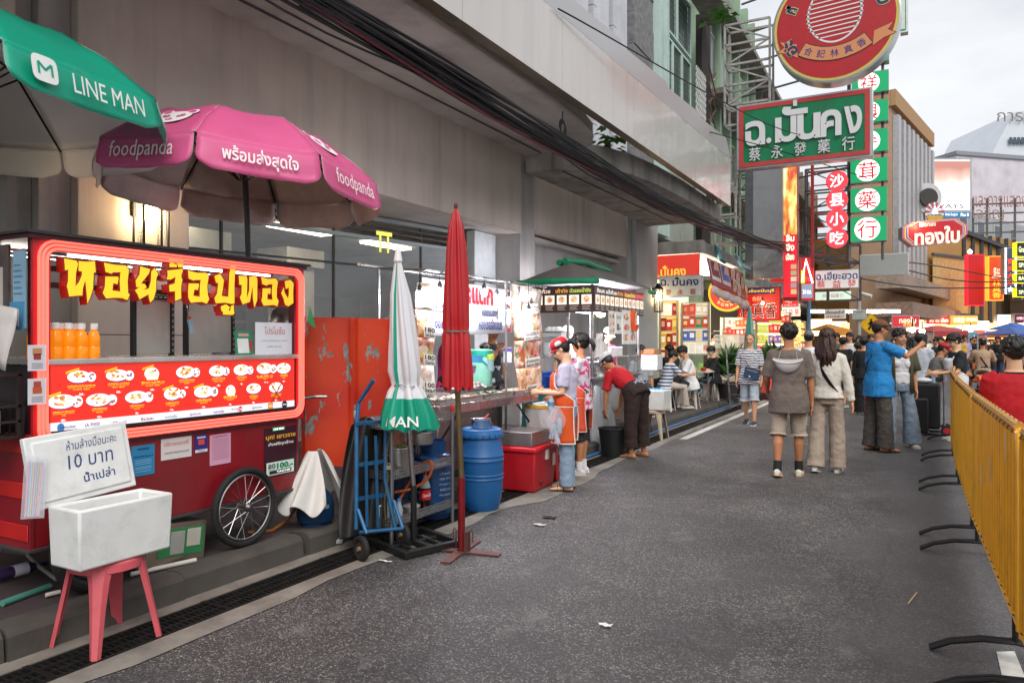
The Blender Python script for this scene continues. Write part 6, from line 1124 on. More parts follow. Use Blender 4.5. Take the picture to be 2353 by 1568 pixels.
def flame(nt,N,L,q):
 tc=N.new('ShaderNodeTexCoord');mp=N.new('ShaderNodeMapping');mp.inputs['Scale'].default_value=(3,3,.9);L.new(tc.outputs['Object'],mp.inputs[0]);nz=N.new('ShaderNodeTexNoise');nz.inputs['Scale'].default_value=1.6;nz.inputs['Detail'].default_value=5;L.new(mp.outputs[0],nz.inputs['Vector']);cr=ramp(N,[(.32,'#c8503a'),(.41,'#e8a04a'),(.49,'#f4dc80'),(.62,'#f8f0c4')]);L.new(nz.outputs[0],cr.inputs[0]);L.new(cr.outputs[0],q.inputs['Base Color']);L.new(cr.outputs[0],q.inputs['Emission Color']);q.inputs['Emission Strength'].default_value=.5
s.rect(b,.02,.42,.98,.99,nodes_mat('flame_print',flame),.006);s.rect(b,.02,.02,.98,.418,mat('#c8202a',.4,emit=.7,ecol='#d02030',var=0),.006)
for t,c in(('ลิ้ม',.40),('จิง',.34),('เฮียง',.28)):s.txt(b,t,.5,c,.6,.045,glow('#fff0d0',1.0),.02)
for i in range(5):s.rect(b,.55,.04+i*.04,.95,.07+i*.04,mat(('#e8c040','#3a50a0','#e8e0d8','#50a050','#e88040')[i],.5,emit=.5,ecol='#c0b090',var=0),.012)
b.build('lit_face',r,smooth=0)
sign(1768,590,1840,650,25.5,'#b01c24',[],'red fascia box above the lit snack shop',th=.4,em=.5)
s=Sg(1840,590,1868,690,24.6);r=thing('neon_sign',s.pt(.5,0),'red light box with a white neon roof outline and red lettering','sign');b=MB();s.slab(b,mat('#c0222c',.4,emit=.3,ecol='#d02030',var=0),.25);b.build('frame',r);b=MB();b.tube([s.pt(.1,.45,.02),s.pt(.4,.95,.02),s.pt(.95,.4,.02)],.025,glow('#eafff4',3),6);s.rect(b,.05,.05,.95,.38,mat('#8a90a0',.4,emit=.4,ecol='#a0a8c0',var=0),.01);s.txt(b,'ร้าน',.6,.5,.6,.14,glow('#ff4040',2),.02);s.txt(b,'24 ชม.',.5,.2,.7,.1,glow('#d0e8ff',1.5),.02);s.rect(b,.0,.4,.3,.7,glow('#e8d020',1),.012);b.build('neon_tube',r,smooth=0)
LG=mat('#a9a6a0',.5,.5,var=.25,dirt=.4)
def truss(u0,v0,u1,v1,y,lab,n=5,m=LG,w_=.05):
 s=Sg(u0,v0,u1,v1,y);b=MB()
 for a in(0,1):
  for d in(0,-.5):b.bar(s.pt(a,0,d),s.pt(a,1,d),w_,w_,m)
 for i in range(n+1):
  c=i/n;b.bar(s.pt(0,c),s.pt(1,c),w_,w_,m);b.bar(s.pt(0,c,-.5),s.pt(1,c,-.5),w_,w_,m);b.bar(s.pt(0,c),s.pt(0,c,-.5),w_*.7,w_*.7,m)
  if i<n:b.bar(s.pt(0 if i%2 else 1,c),s.pt(1 if i%2 else 0,c+1/n),w_*.7,w_*.7,m)
 single(b,'sign_bracket',lab,'bracket',smooth=0)
truss(1665,40,1768,290,18.6,'rusty grey steel truss holding the round red sign');truss(1643,360,1690,560,18.8,'cross braced steel bracket beside the green pharmacy sign',3);truss(1850,380,1950,640,26,'dark steel frame behind the round red lamps',5,DSTEEL);truss(1900,560,1975,690,28,'grey bracing under the column sign',3,DSTEEL);truss(1690,400,1730,600,25,'dark bracing behind the tall mirror sided sign',4,DSTEEL)
lf=mat('#3f7a24',.5,var=.3)
def leafy(c,n,rad,ls,lab,m,stemh=0,name='wild_plant',cat='plant',droop=.3,seed=1,blade=False,pot_=None):
 r=thing(name,c,lab,cat);rr=random.Random(seed);c=V(c);b=MB()
 for i in range(n):
  a=rr.uniform(0,6.28);q=V((math.cos(a),math.sin(a),0));L_=ls*rr.uniform(.6,1.2)
  if blade:el=rr.uniform(.5,1.4);p0=c+Z*(stemh*rr.uniform(.2,1));d=(q*math.cos(el)+Z*math.sin(el));p1=p0+d*L_*.55;p2=p1+(d-Z*droop*1.4).normalized()*L_*.5
  else:p0=c+V((rr.gauss(0,rad),rr.gauss(0,rad),stemh+rr.gauss(0,rad*.7)));p1=p0+q*L_*.5;p2=p0+q*L_-Z*L_*droop
  sd=q.cross(Z)*L_*(.10 if blade else.38);sd.z+=rr.uniform(-.02,.02);b.add([p0,p1+sd,p2,p1-sd],[(0,1,2),(0,2,3)],m[i%len(m)])
 b.build('foliage',r,smooth=0);b=MB();b.tube([c,c+Z*max(stemh,.1)],.02,mat('#5a4630',.8),6);b.build('stem',r)
 if pot_:b=MB();b.lathe([(pot_*.75,0),(pot_,pot_*1.5),(pot_*1.05,pot_*1.5),(pot_*.95,pot_*1.45)],(c.x,c.y,c.z-pot_*1.5),mat('#2a2624',.6),16);b.build('pot',r)
 return r
leafy(PY(1660,55,18.9),60,.16,.2,'wild green plant sprouting from the steel bracket near the mint windows',[lf,mat('#5a9a2c',.5)],.2,seed=5);leafy((-4.35,11.4,4.72),40,.12,.16,'small green plant in the gap above the concrete slab',[lf],.1,seed=8)
GPL=[mat('#2f5a24',.45,var=.3),mat('#4a7a2e',.45,var=.3),mat('#23461c',.45,var=.3)]
for i,(u,v,d,h)in enumerate(((1672,905,17.6,.9),(1690,900,18.3,.8),(1765,868,21.5,1.0),(1785,868,22,.9))):
 p=P(u,v,d);p.z=.55;leafy(p,90,.2,.52,['strap leaved potted plant beside the folding ladder','potted plant with strap leaves behind the ladder','bushy potted plant left of the man in the brown shirt','tall leafy potted plant under the red banner'][i],GPL,h*.6,name='potted_plant',blade=True,seed=20+i,pot_=.24)
# --------------------- lit shop goods
def goods(q,rows,cols,pal,lab,seed,glow_=.25,dp=.14,back='#d8b060',bglow=.8,kind='snack_pack'):  # packets and back boards glow in their own colours to imitate shelf light
 rr=random.Random(seed);q=[V(p)for p in q];rt=(q[1]-q[0]).normalized();n=rt.cross(Z);W=(q[1]-q[0]).length;H=q[3].z-q[0].z;g=thing('goods_shelf',q[0].lerp(q[1],.5),'lit shop shelf of '+lab,'shelf');b=MB()
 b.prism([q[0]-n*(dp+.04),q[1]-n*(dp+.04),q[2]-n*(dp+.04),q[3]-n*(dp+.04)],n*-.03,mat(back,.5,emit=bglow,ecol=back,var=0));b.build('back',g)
 b=MB()
 for i in range(rows+1):z=q[0].z+H*i/rows;b.prism([V((p.x,p.y,z))for p in(q[0],q[1])]+[V((p.x,p.y,z))for p in(q[1]-n*dp*1.2,q[0]-n*dp*1.2)],Z*-.025,mat('#cfcac0',.4,.3))
 for p in(q[0],q[1]):b.bar(V((p.x,p.y,q[0].z)),V((p.x,p.y,q[3].z)),.05,.05,mat('#b0a890',.4,.4))
 b.build('board',g)
 for i in range(rows):
  base_=[rr.choice(pal)for _ in range(3)]
  for j in range(cols):
   h=H/rows*rr.uniform(.7,.9);w_=W/cols*.94;cl=base_[j*3//cols];c=q[0]+rt*(W*(j+.5)/cols)-n*(dp*.5)+Z*(H*i/rows+h/2+.003)
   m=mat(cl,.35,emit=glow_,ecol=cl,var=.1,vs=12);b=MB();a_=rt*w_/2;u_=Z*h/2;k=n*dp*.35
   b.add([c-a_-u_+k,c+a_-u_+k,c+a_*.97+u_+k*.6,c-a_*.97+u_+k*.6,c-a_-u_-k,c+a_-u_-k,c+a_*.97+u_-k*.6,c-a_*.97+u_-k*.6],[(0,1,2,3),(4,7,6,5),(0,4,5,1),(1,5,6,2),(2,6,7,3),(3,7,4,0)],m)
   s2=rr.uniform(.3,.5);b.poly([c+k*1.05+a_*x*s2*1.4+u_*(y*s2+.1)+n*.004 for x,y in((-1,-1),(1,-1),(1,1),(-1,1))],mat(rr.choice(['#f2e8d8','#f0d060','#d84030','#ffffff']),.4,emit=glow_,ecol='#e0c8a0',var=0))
   single(b,kind,'small packet on the lit shelf of '+lab,'packet','packets on the shelf of '+lab,smooth=0)
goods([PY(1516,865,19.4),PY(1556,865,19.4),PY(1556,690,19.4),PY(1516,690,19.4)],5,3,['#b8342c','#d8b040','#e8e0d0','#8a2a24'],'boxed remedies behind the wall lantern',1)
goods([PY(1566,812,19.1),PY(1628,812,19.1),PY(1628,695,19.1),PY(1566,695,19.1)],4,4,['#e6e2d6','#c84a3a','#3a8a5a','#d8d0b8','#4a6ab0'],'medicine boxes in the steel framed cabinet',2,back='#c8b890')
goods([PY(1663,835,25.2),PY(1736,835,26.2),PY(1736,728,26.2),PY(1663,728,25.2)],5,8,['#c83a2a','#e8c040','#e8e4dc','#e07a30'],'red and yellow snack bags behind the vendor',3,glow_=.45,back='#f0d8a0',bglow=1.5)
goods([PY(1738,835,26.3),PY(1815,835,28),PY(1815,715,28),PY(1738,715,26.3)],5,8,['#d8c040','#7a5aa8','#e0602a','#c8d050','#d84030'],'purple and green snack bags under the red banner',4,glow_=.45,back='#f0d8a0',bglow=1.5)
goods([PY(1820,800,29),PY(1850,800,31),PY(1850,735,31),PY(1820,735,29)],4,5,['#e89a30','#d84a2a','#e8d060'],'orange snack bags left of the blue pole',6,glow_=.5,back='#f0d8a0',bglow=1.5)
b=MB();b.bb((-6.15,18.7,3.6),(-4.8,23.2,3.64),glow('#fff6e0',6));b.bb((-5.6,19.0,3.4),(-4.9,19.1,3.46),glow('#ffffff',8));single(b,'shop_ceiling_light','bright ceiling lights inside the pharmacy','light')
b=MB();b.bb((-6.1,18.62,3.15),(-4.7,18.66,3.76),mat('#c8342a',.5,emit=.45,ecol='#d84030',var=0));b.text('ฉ.มั่นคง',(-5.5,18.61,3.35),X,Z,mat('#e8c050',.4,emit=.5,ecol='#e8c050',var=0),w=.9,h=.3,bold=.03);single(b,'inner_sign','red inner sign with gold Thai letters above the small white board','sign',smooth=0)
b=MB();b.bb((-5.25,21.7,.15),(-4.2,22.3,1.35),mat('#b8b4ac',.4,.4));b.bb((-5.0,21.5,1.35),(-4.3,22.2,1.75),mat('#c9ccc6',.2,alpha=.6));single(b,'glass_counter','steel and glass snack counter at the pharmacy front','counter')
b=MB()
for i in range(3):
 q=PY(1640,760+12*i,21);b.tube([q,q+V((0,1.5,0))],.02,PNT,6)
single(b,'wall_pipe','pale pipes on the wall beside the snack counter','pipe')
for(u,v,y,e)in((1655,680,23.5,60),(1752,696,25.5,60),(1672,708,25,40)):c=PY(u,v,y);r=thing('light_bulb',c,['warm bulb in front of the round yellow rimmed sign','warm bulb at the left edge of the red festival banner','warm bulb low under the round yellow rimmed sign'][[1655,1752,1672].index(u)],'light bulb','warm bulbs at the snack shop');b=MB();b.ell(c,.05,glow('#ffe0a8',e),10,6);b.build('glass',r);b=MB();b.tube([c+Z*.04,c+Z*.2],.02,BLACK,6);b.build('socket',r)
b=MB();PVC=mat('#4f8a94',.5,var=.1);b.tube([(-4.6,20.0,4.15),(-4.5,20.0,3.75),(-4.45,20.3,3.7)],.06,PVC,10);b.tube([(-4.55,22.2,4.1),(-4.4,22.4,3.75),(-4.2,25.5,3.72)],.055,mat('#7fa8b8',.5),10);single(b,'drain_pipe','teal and pale blue drain pipes on the concrete canopy edge','pipe')
q=PY(1858,790,28);b=MB();b.tube([V((q.x,q.y,0)),PY(1858,585,28)],.07,mat('#5a8ab0',.5,var=.1,dirt=.2),10);single(b,'street_pole','pale blue steel pole behind the walking couple','pole')
r=thing('camera_pole',G(1973,830),'grey pole with a control box and a security camera behind the crowd','pole');q=PY(1973,790,30);b=MB();b.tube([V((q.x,q.y,0)),PY(1973,672,30)],.07,mat('#a8aaa6',.5,.2),10);b.build('pole_shaft',r);b=MB();s=Sg(1957,711,1990,734,29.85);s.slab(b,mat('#a9b0ac',.5),.25);s.rect(b,.25,.7,.75,.85,mat('#8d928e',.5),.004);b.build('control_box',r,bev=.01);b=MB();p=PY(1978,674,30);b.tube([p,p+V((.35,-.1,-.12))],.07,mat('#c9cbc8',.4),10);b.build('camera_body',r)
q=PY(2001,745,31);b=MB();sz=.42;b.prism([q+V((sz,0,0)),q+V((0,0,sz)),q+V((-sz,0,0)),q+V((0,0,-sz))],Y*.02,mat('#e8b414',.4));BKM=mat('#141414',.5,var=0);o=q-Y*.006;b.disc(o+Z*.17,X,Z,.045,.045,BKM,10)
for(x0,z0,x1,z1,wd)in((0,.12,0,-.03,.05),(0,-.03,-.09,-.2,.035),(0,-.03,.09,-.2,.035),(0,.1,-.1,0,.03),(0,.1,.1,.02,.03)):d=V((x1-x0,0,z1-z0)).normalized();s=V((d.z,0,-d.x))*wd;b.poly([o+V((x0,0,z0))+s,o+V((x1,0,z1))+s,o+V((x1,0,z1))-s,o+V((x0,0,z0))-s],BKM)
b.tube([V((q.x,q.y+.05,0)),V((q.x,q.y+.05,q.z))],.03,DSTEEL,8);single(b,'crossing_sign','yellow diamond pedestrian crossing sign behind the brown cap','sign',smooth=0)
ld=thing('step_ladder',G(1690,938),'grey metal step ladder leaning by the potted plants','ladder');b=MB();p0,p1=G(1678,940),G(1755,943)
for p,q in((p0,P(1668,800,16.9)),(p0.lerp(p1,.35),P(1700,800,16.6))):b.bar(p,q,.05,.03,STEEL)
b.build('rail',ld);b=MB()
for i in range(6):t=(i+.5)/6;b.bar(p0.lerp(P(1668,800,16.9),t),p0.lerp(p1,.35).lerp(P(1700,800,16.6),t),.04,.02,STEEL)
b.build('rung',ld)
for i in range(4):
 p=G(1772,917);b=MB();b.box(p+V((0,0,.02+.05*i)),(.75-.03*i,.6,.035),mat('#3c1218',.6,var=.2),rz=.3+.03*i);single(b,'rubber_base',['lowest dark red rubber base in the stack behind the striped shirt man','second dark red rubber base from the ground in the stack','third dark red rubber base from the ground in the stack','topmost dark red rubber base under the traffic cone'][i],'cone base','stacked rubber bases')
p=G(1766,917)+Z*.2;b=MB();b.lathe([(.2,0),(.05,.62),(.04,.64)],p,mat('#c8222a',.45),16);single(b,'traffic_cone','red traffic cone standing on the stacked rubber bases','cone')
cu3=thing('parasol',G(1722,905),'closed green and white parasol behind the striped shirt man','parasol');q0=G(1722,915,.2);o=closed(cu3,q0+Z*.4,q0+Z*2.2,[(0,.15),(.3,.13),(.6,.1),(1,.02)],lambda t,q:GRN if math.cos(4*q)>.3 else mat('#8a9a98',.6),pl=.2).build('canopy_panel',cu3);weld(o);b=MB();b.tube([q0-Z*.2,q0+Z*.5],.025,STEEL,8);b.build('pole',cu3)
b=MB();b.tube(spl([(-3.77,9,.03),(-3.75,11.8,.05),(-3.78,14,.04),(-3.76,17.3,.05),(-3.8,18.2,.1)],24),.018,mat('#2f6fae',.4),8);single(b,'blue_hose','blue water hose lying along the gutter below the seated diners','hose')
# --------------------- people
_wr={}
def wr_tex(sz):
 if sz not in _wr:t=bpy.data.textures.new('cloth_folds','CLOUDS');t.noise_scale=sz;t.noise_depth=2;_wr[sz]=t
 return _wr[sz]
def fuse(b,name,par,m,vox=.008,sm=4,wr=0.0,ws=.09,extra=None,feat=None,thin=0.0):
 o=b.build(name,par,smooth=0);q=o.modifiers.new('r','REMESH');q.mode='VOXEL';q.voxel_size=vox
 q=o.modifiers.new('s','SMOOTH');q.factor=.5;q.iterations=sm
 if wr:q=o.modifiers.new('d','DISPLACE');q.texture=wr_tex(ws);q.strength=wr;q.mid_level=.5;q.texture_coords='LOCAL'
 me=bpy.data.meshes.new_from_object(o.evaluated_get(bpy.context.evaluated_depsgraph_get()));o.modifiers.clear();old=o.data;o.data=me;bpy.data.meshes.remove(old);me.name=name
 me.materials.clear();me.materials.append(m)
 if extra:
  n0,vs,fs=len(me.vertices),[],[]
  bm_v=[v.co.copy()for v in me.vertices]+[V(v)for v in extra.v];bm_f=[tuple(p.vertices)for p in me.polygons]+[tuple(i+n0 for i in f)for f in extra.f]
  m2=bpy.data.meshes.new(name);m2.from_pydata(bm_v,[],bm_f);m2.materials.append(m);o.data=m2;bpy.data.meshes.remove(me);me=m2
 if feat:feat(me)
 me.shade_smooth();return o
SKINS={k:mat(c,.5,var=.06,vs=8,spec=.4,name='skin')for k,c in dict(a='#cc9874',b='#b57c58',c='#dcae8c',d='#8a5a3c').items()}
HAIRM=mat('#17120f',.42,var=.35,vs=40,bump=.35,bs=90);HAIRB=mat('#2c1a14',.42,var=.5,vs=14,bump=.4,bs=80)
EYEM=mat('#1a1210',.3,var=0);LIPM=mat('#9a4c44',.5,var=0)
def nv(*a):return V(a).normalized()
DOWN=(0,0,-1)
def person(label,loc,rz,H=1.70,skin='a',fem=False,lean=(0,0,1),aL=((-.12,.02,-1),(-.05,.12,-1)),aR=((.12,.02,-1),(.05,.12,-1)),lL=((-.03,0,-1),(0,-.02,-1)),lR=((.03,0,-1),(0,-.02,-1)),pelvis=None,hd=(0,0),hair='short',hairm=None,shirt=None,sleeve=.6,hem=-.12,loose=1.0,pants=None,plen=1.0,flare=1.0,ploose=1.0,shoe=None,sole='#d8d4cc',hat=None,vox=.0085,extra=None,group=None,cat='person',bulk=1.0,curl=.5,skirt=None,feet_pitch=(0,0),sandal=False,socks=None):
 root=bpy.data.objects.new('person',None);COL.objects.link(root);root.location=loc;root.rotation_euler=(0,0,rz);ORG[root.name]=V((0,0,0));tag(root,label,cat,group)
 s=H/1.72;bw=(.92 if fem else 1.0)*bulk*s;sk=SKINS[skin]
 legs=[]
 for(sx,(th,sh))in((-1,lL),(1,lR)):h=V((sx*.088*s,0,-.02*s));k=h+nv(*th)*.42*s;a=k+nv(*sh)*.41*s;legs.append([h,k,a])
 pz=pelvis if pelvis is not None else-min(l[2].z for l in legs)+.07*s
 pe=V((0,0,pz));legs=[[pe+q for q in l]for l in legs]
 t=nv(*lean);rt=Y.cross(t);rt=V((1,0,0))if abs(t.y)<0 else(t.cross(V((0,1,0))).normalized()if abs(t.y)<.95 else X);rt=X-t*X.dot(t);rt.normalize();fw_=t.cross(rt)*1.0
 fw_=rt.cross(t)*-1 if fw_.y<0 and t.z>.3 else fw_
 if(t.z>.2 and fw_.y<0):fw_=-fw_
 if t.z<=.2 and fw_.z>0:fw_=-fw_
 sp=lambda d:pe+t*(d*s)
 neck=sp(.52);shw=.165*s*(.92 if fem else 1.03)*(1+(bulk-1)*.5)
 arms=[]
 for(sx,(u_,f_))in((-1,aL),(1,aR)):S=sp(.455)+rt*sx*shw;E_=S+nv(*u_)*.285*s;W_=E_+nv(*f_)*.25*s;arms.append([S,E_,W_,nv(*f_),sx])
 hy,hp=R(hd[0]),R(hd[1]);hup=(t*.35+Z*.65).normalized()if t.z>.3 else(t*.8+V((0,.3,-.2))).normalized()
 HM=Matrix.Rotation(hy,3,'Z');base_f=(V((0,1,0))-hup*hup.y).normalized()if abs(hup.y)<.9 else V((0,0,-1));hf=HM@base_f;hf.normalize();hr=hf.cross(hup).normalized();Q=Matrix.Rotation(-hp,3,hr);hf=Q@hf;hup=Q@hup
 hc=neck+(t*.045+hup*.115)*s+hf*.012*s;hs=s*(1.0 if H>1.4 else 1.1)
 hpnt=lambda x,y,z:hc+(hr*x+hf*y+hup*z)*hs
 HR=Matrix((hr,hf,hup)).transposed().to_4x4()
 b=MB();m=sk
 def ring(c,rx,ry,n=20,ax=None,ay=None,sq=.85):return[c+(ax or rt)*(rx*math.copysign(abs(math.cos(q))**sq,math.cos(q)))+(ay or fw_)*(ry*math.copysign(abs(math.sin(q))**sq,math.sin(q)))for q in[2*math.pi*j/n for j in range(n)]]
 prof=[(-.09,.12,.09),(0,.158,.112),(.12,.132,.098),(.25,.138,.105),(.36,.158,.108),(.44,.158,.092),(.49,.11,.075),(.53,.055,.056),(.60,.052,.055)]
 b.loft([ring(sp(d),rx*bw,ry*bw)for d,rx,ry in prof],m)
 for(S,E_,W_,f_,sx)in arms:
  mid=E_.lerp(W_,.3);b.tube([S,S.lerp(E_,.45),E_,mid,W_,W_+f_*.03*s],[.047*bw,.044*bw,.037*bw,.039*bw,.025*bw,.026*bw],m,10);b.ell(S,.05*bw,m,10,6)
  pn=(V((-sx,0,0))-f_*f_.x*-sx).normalized()if abs(f_.x)<.8 else V((0,0,-1));pw=f_.cross(pn).normalized();PM=Matrix((pw,pn,f_)).transposed().to_4x4()
  b.ell(W_+f_*.055*s,(.040*s,.016*s,.055*s),m,10,6,M=PM)
 for l in legs:
  c_=l[1].lerp(l[2],.28);bk=V((0,-.012,0))*s;b.tube([l[0]+Z*.03*s,l[0].lerp(l[1],.5),l[1],c_+bk,l[1].lerp(l[2],.75),l[2]],[.088*bw,.072*bw,.053*bw,.056*bw,.036*bw,.035*bw],m,12)
 b.ell(hc+(hup*.022-hf*.012)*hs,(.074*hs,.090*hs,.088*hs),m,14,9,M=HR);b.ell(hpnt(0,.020,-.03),(.060*hs,.070*hs,.080*hs),m,14,9,M=HR);b.ell(hpnt(0,.045,-.082),(.036*hs,.034*hs,.028*hs),m,10,6,M=HR);b.ell(hpnt(0,.092,-.018),(.013*hs,.016*hs,.024*hs),m,8,6,M=HR);b.ell(hpnt(0,.078,.028),(.045*hs,.014*hs,.012*hs),m,8,5,M=HR);b.ell(hpnt(0,.082,-.055),(.024*hs,.014*hs,.012*hs),m,8,5,M=HR)
 for q in(-1,1):b.ell(hpnt(q*.077,-.008,-.01),(.010*hs,.020*hs,.030*hs),m,8,6,M=HR);b.ell(hpnt(q*.042,.055,-.03),(.02*hs,.02*hs,.018*hs),m,8,5,M=HR)
 b.tube([neck-t*.05*s,hpnt(0,-.02,-.06)],[.058*bw,.05*bw],m,12)
 ex=MB()
 for(S,E_,W_,f_,sx)in arms:
  pn=(V((-sx,0,0))-f_*f_.x*-sx).normalized()if abs(f_.x)<.8 else V((0,0,-1));pw=f_.cross(pn).normalized()
  for k in range(4):
   o=W_+f_*.095*s+pw*(k-1.5)*.0185*s;L_=(.062,.072,.068,.052)[k]*s;cu=curl*(1+.12*k);d1=(f_*math.cos(cu*.6)+pn*math.sin(cu*.6));d2=(f_*math.cos(cu*1.7)+pn*math.sin(cu*1.7));ex.tube([o-f_*.02*s,o+d1*L_*.55,o+d1*L_*.55+d2*L_*.5],[.0088*s,.0082*s,.0062*s],m,6)
  o=W_+f_*.045*s+pw*.036*s*(1 if V((0,1,0)).dot(pw)>=-.2 else-1);ex.tube([o-f_*.015*s,o+(f_*.6+pw*(.5 if V((0,1,0)).dot(pw)>=-.2 else-.5)+pn*.3)*.035*s,o+(f_*1.0+pn*.5+pw*.2)*.055*s],[.011*s,.0095*s,.007*s],m,6)
 def feat(me):
  me.materials.append(EYEM);me.materials.append(LIPM);inv=Matrix((hr,hf,hup))
  for p in me.polygons:
   d=inv@(p.center-hc)/hs
   if d.y>.045 and abs(d.x)<.06 and abs(d.z)<.09:
    x=abs(d.x)
    if abs(x-.032)<.0135 and abs(d.z+.002)<.0065:p.material_index=1
    elif abs(x-.034)<.018 and abs(d.z-.022)<.0045:p.material_index=1
    elif x<.023 and abs(d.z+.054)<.0065 and d.y>.06:p.material_index=2
 fuse(b,'body',root,m,vox,3,extra=ex,feat=feat)
 for i,l in enumerate(legs):
  a=l[2];yw=V((0,1,0));fp=R(feet_pitch[i]);d=V((0,math.cos(fp),math.sin(fp)));up=V((0,-math.sin(fp),math.cos(fp)));g=a-up*.07*s
  b=MB();rings=[]
  for(q,wd,h)in((-.07,.022,.05),(-.055,.034,.07),(0,.038,.075),(.06,.042,.062),(.12,.047,.045),(.165,.042,.035),(.19,.022,.022)):
   c=g+d*q*s+up*(.004+h*.5)*s;rings.append([c+X*(wd*s*math.cos(w_))+up*(h*.5*s*math.sin(w_))for w_ in[2*math.pi*j/12 for j in range(12)]])
  b.loft(rings,shoe if shoe and not sandal else m)
  if shoe:b.loft([[p-up*up.dot(p-g)+up*z*s for p in[g+d*q*s+X*wd*s for q,wd in((-.075,-.02),(-.075,.02),(0,.042),(.1,.052),(.17,.044),(.2,0),(.17,-.044),(.1,-.052),(0,-.042))]]for z in(0,.022)],mat(sole,.6)if not sandal else shoe)
  if sandal:[b.tube([g+d*q*s+X*-.05*s+up*.01*s,g+d*q*s+up*h*s,g+d*q*s+X*.05*s+up*.01*s],[(.006*s,.018*s)]*3,shoe,6)for q,h in((.03,.085),(.10,.062))]
  b.build('shoe' if shoe else 'foot',root)
  if socks:b=MB();b.tube([a-Z*.01,a+(l[1]-l[2]).normalized()*.10*s],.045*s,socks,12);b.build('sock',root)
 if pants:
  b=MB();k=bw*ploose;b.loft([ring(sp(d),rx*k,ry*k)for d,rx,ry in((-.10,.155,.118),(-.02,.172,.13),(.06,.168,.126),(.13,.15,.115))],pants)
  for l in legs:
   pts=[l[0]+Z*.02*s,l[0].lerp(l[1],.5),l[1],l[1].lerp(l[2],.5),l[2]-Z*.01*s];rs=[.103*k,.09*k,.078*k*(.5+.5*flare),.072*k*flare,.078*k*flare]
   if plen<1:
    tot=plen*2;pts2=[pts[0]];rs2=[rs[0]]
    for j,f in enumerate((.25*2,1.0,1.5)):
     if tot>f:pts2.append(pts[j+1]);rs2.append(rs[j+1])
    e=l[0].lerp(l[1],tot)if tot<=1 else l[1].lerp(l[2],tot-1);pts2.append(e);rs2.append(.098*k*flare if tot<=1.15 else.082*k*flare);pts,rs=pts2,rs2
   b.tube(pts,rs,pants,14)
  fuse(b,'trousers' if plen>.6 else 'shorts',root,pants,vox,3,wr=.02*s,ws=.075)
 if skirt:
  (L_,r0,r1,m_)=skirt;b=MB();b.loft([ring(sp(.10),.15*bw,.115*bw),ring(pe,.175*bw,.135*bw),ring(pe-Z*L_*.5,r0*s,r0*.8*s),ring(pe-Z*L_,r1*s,r1*.8*s)],m_);fuse(b,'skirt',root,m_,vox,3,wr=.03,ws=.1)
 if shirt:
  b=MB();k=bw*1.0;pr=[(hem,.190 if hem<-.08 else.18,.155 if hem<-.08 else.14),(-.02,.186,.147),(.12,.155 if not fem else.142,.118),(.25,.162,.125),(.36,.176,.126),(.435,.176,.11),(.475,.14,.092),(.505,.085,.074)]
  b.loft([ring(sp(d)if d>-.02 else(sp(d)*.5+(pe+Z*d*s)*.5),rx*k*(1+(loose-1)*(1 if d<.3 else.4)),ry*k*(1+(loose-1)*(1.2 if d<.3 else.4)))for d,rx,ry in pr],shirt)
  if fem:
   for q in(-1,1):b.ell(sp(.29)+rt*q*.065*s+fw_*.085*s,(.062*s,.05*s,.06*s),shirt,10,6)
  for(S,E_,W_,f_,sx)in arms:
   if sleeve<=0:continue
   e=S.lerp(E_,min(1,sleeve));pts=[S-rt*sx*.045*s+t*.012*s,S,S.lerp(e,.5),e];rs=[.062*bw,.068*bw,.066*bw*(.6+.4*loose),.068*bw*loose]
   if sleeve>1:pts.append(E_.lerp(W_,min(1,sleeve-1)));rs[-1]=.054*bw*loose;rs.append(.042*bw*loose)
   b.tube(pts,rs,shirt,12)
  fuse(b,'shirt',root,shirt,vox,3,wr=.022*s,ws=.085)
 hm=hairm or HAIRM
 if hair:
  b=MB();N_=36;K=12;vs=[];fs=[]
  lo=dict(short=lambda f:-.015+.062*max(0,f)**.7-.055*max(0,-f),long=lambda f:-.03+.085*max(0,f)**.6-.09*max(0,-f),bald=lambda f:.0+.085*max(0,f)**.3-.05*max(0,-f)+.03)[hair if hair in('short','bald')else 'long']
  for j in range(N_):
   q=2*math.pi*j/N_;f=math.sin(q);zl=lo(f)
   for i in range(K+1):
    a0=math.asin(max(-.98,min(.98,(zl-.022)/.098)));e=a0+(math.pi/2-a0)*i/K;th=1.0+.02*math.sin(j*3.7+i)+(.02 if i>1 else 0)
    if hair=='bald' and e>1.0:th=.93
    vs.append(hpnt(.081*th*math.cos(e)*math.cos(q),-.014+.098*th*math.cos(e)*math.sin(q)*(1.0 if f>0 else 1.04),.022+.100*th*math.sin(e)))
  fs=[(j*(K+1)+i,((j+1)%N_)*(K+1)+i,((j+1)%N_)*(K+1)+i+1,j*(K+1)+i+1)for j in range(N_)for i in range(K)];b.add(vs,fs,hm)
  if hair!='bald' and not hat:
   rr=random.Random(len(label)+5)
   for j in range(130):
    q=rr.uniform(0,6.283);f=math.sin(q);e0=rr.uniform(.25,1.5);e1=max(e0-rr.uniform(.35,.6),math.asin(max(-.9,min(.9,(lo(f)-.03)/.1))));k_=rr.uniform(1.0,1.07);pp=[hpnt(.083*kk*math.cos(e)*math.cos(q+dq),-.014+.1*kk*math.cos(e)*math.sin(q+dq),.022+.102*kk*math.sin(e))for e,kk,dq in((e0,1.0,0),((e0+e1)/2,k_,.08),(e1,1.02,.16))];b.tube(pp,[.012*hs,.014*hs,.004*hs],hm,5)
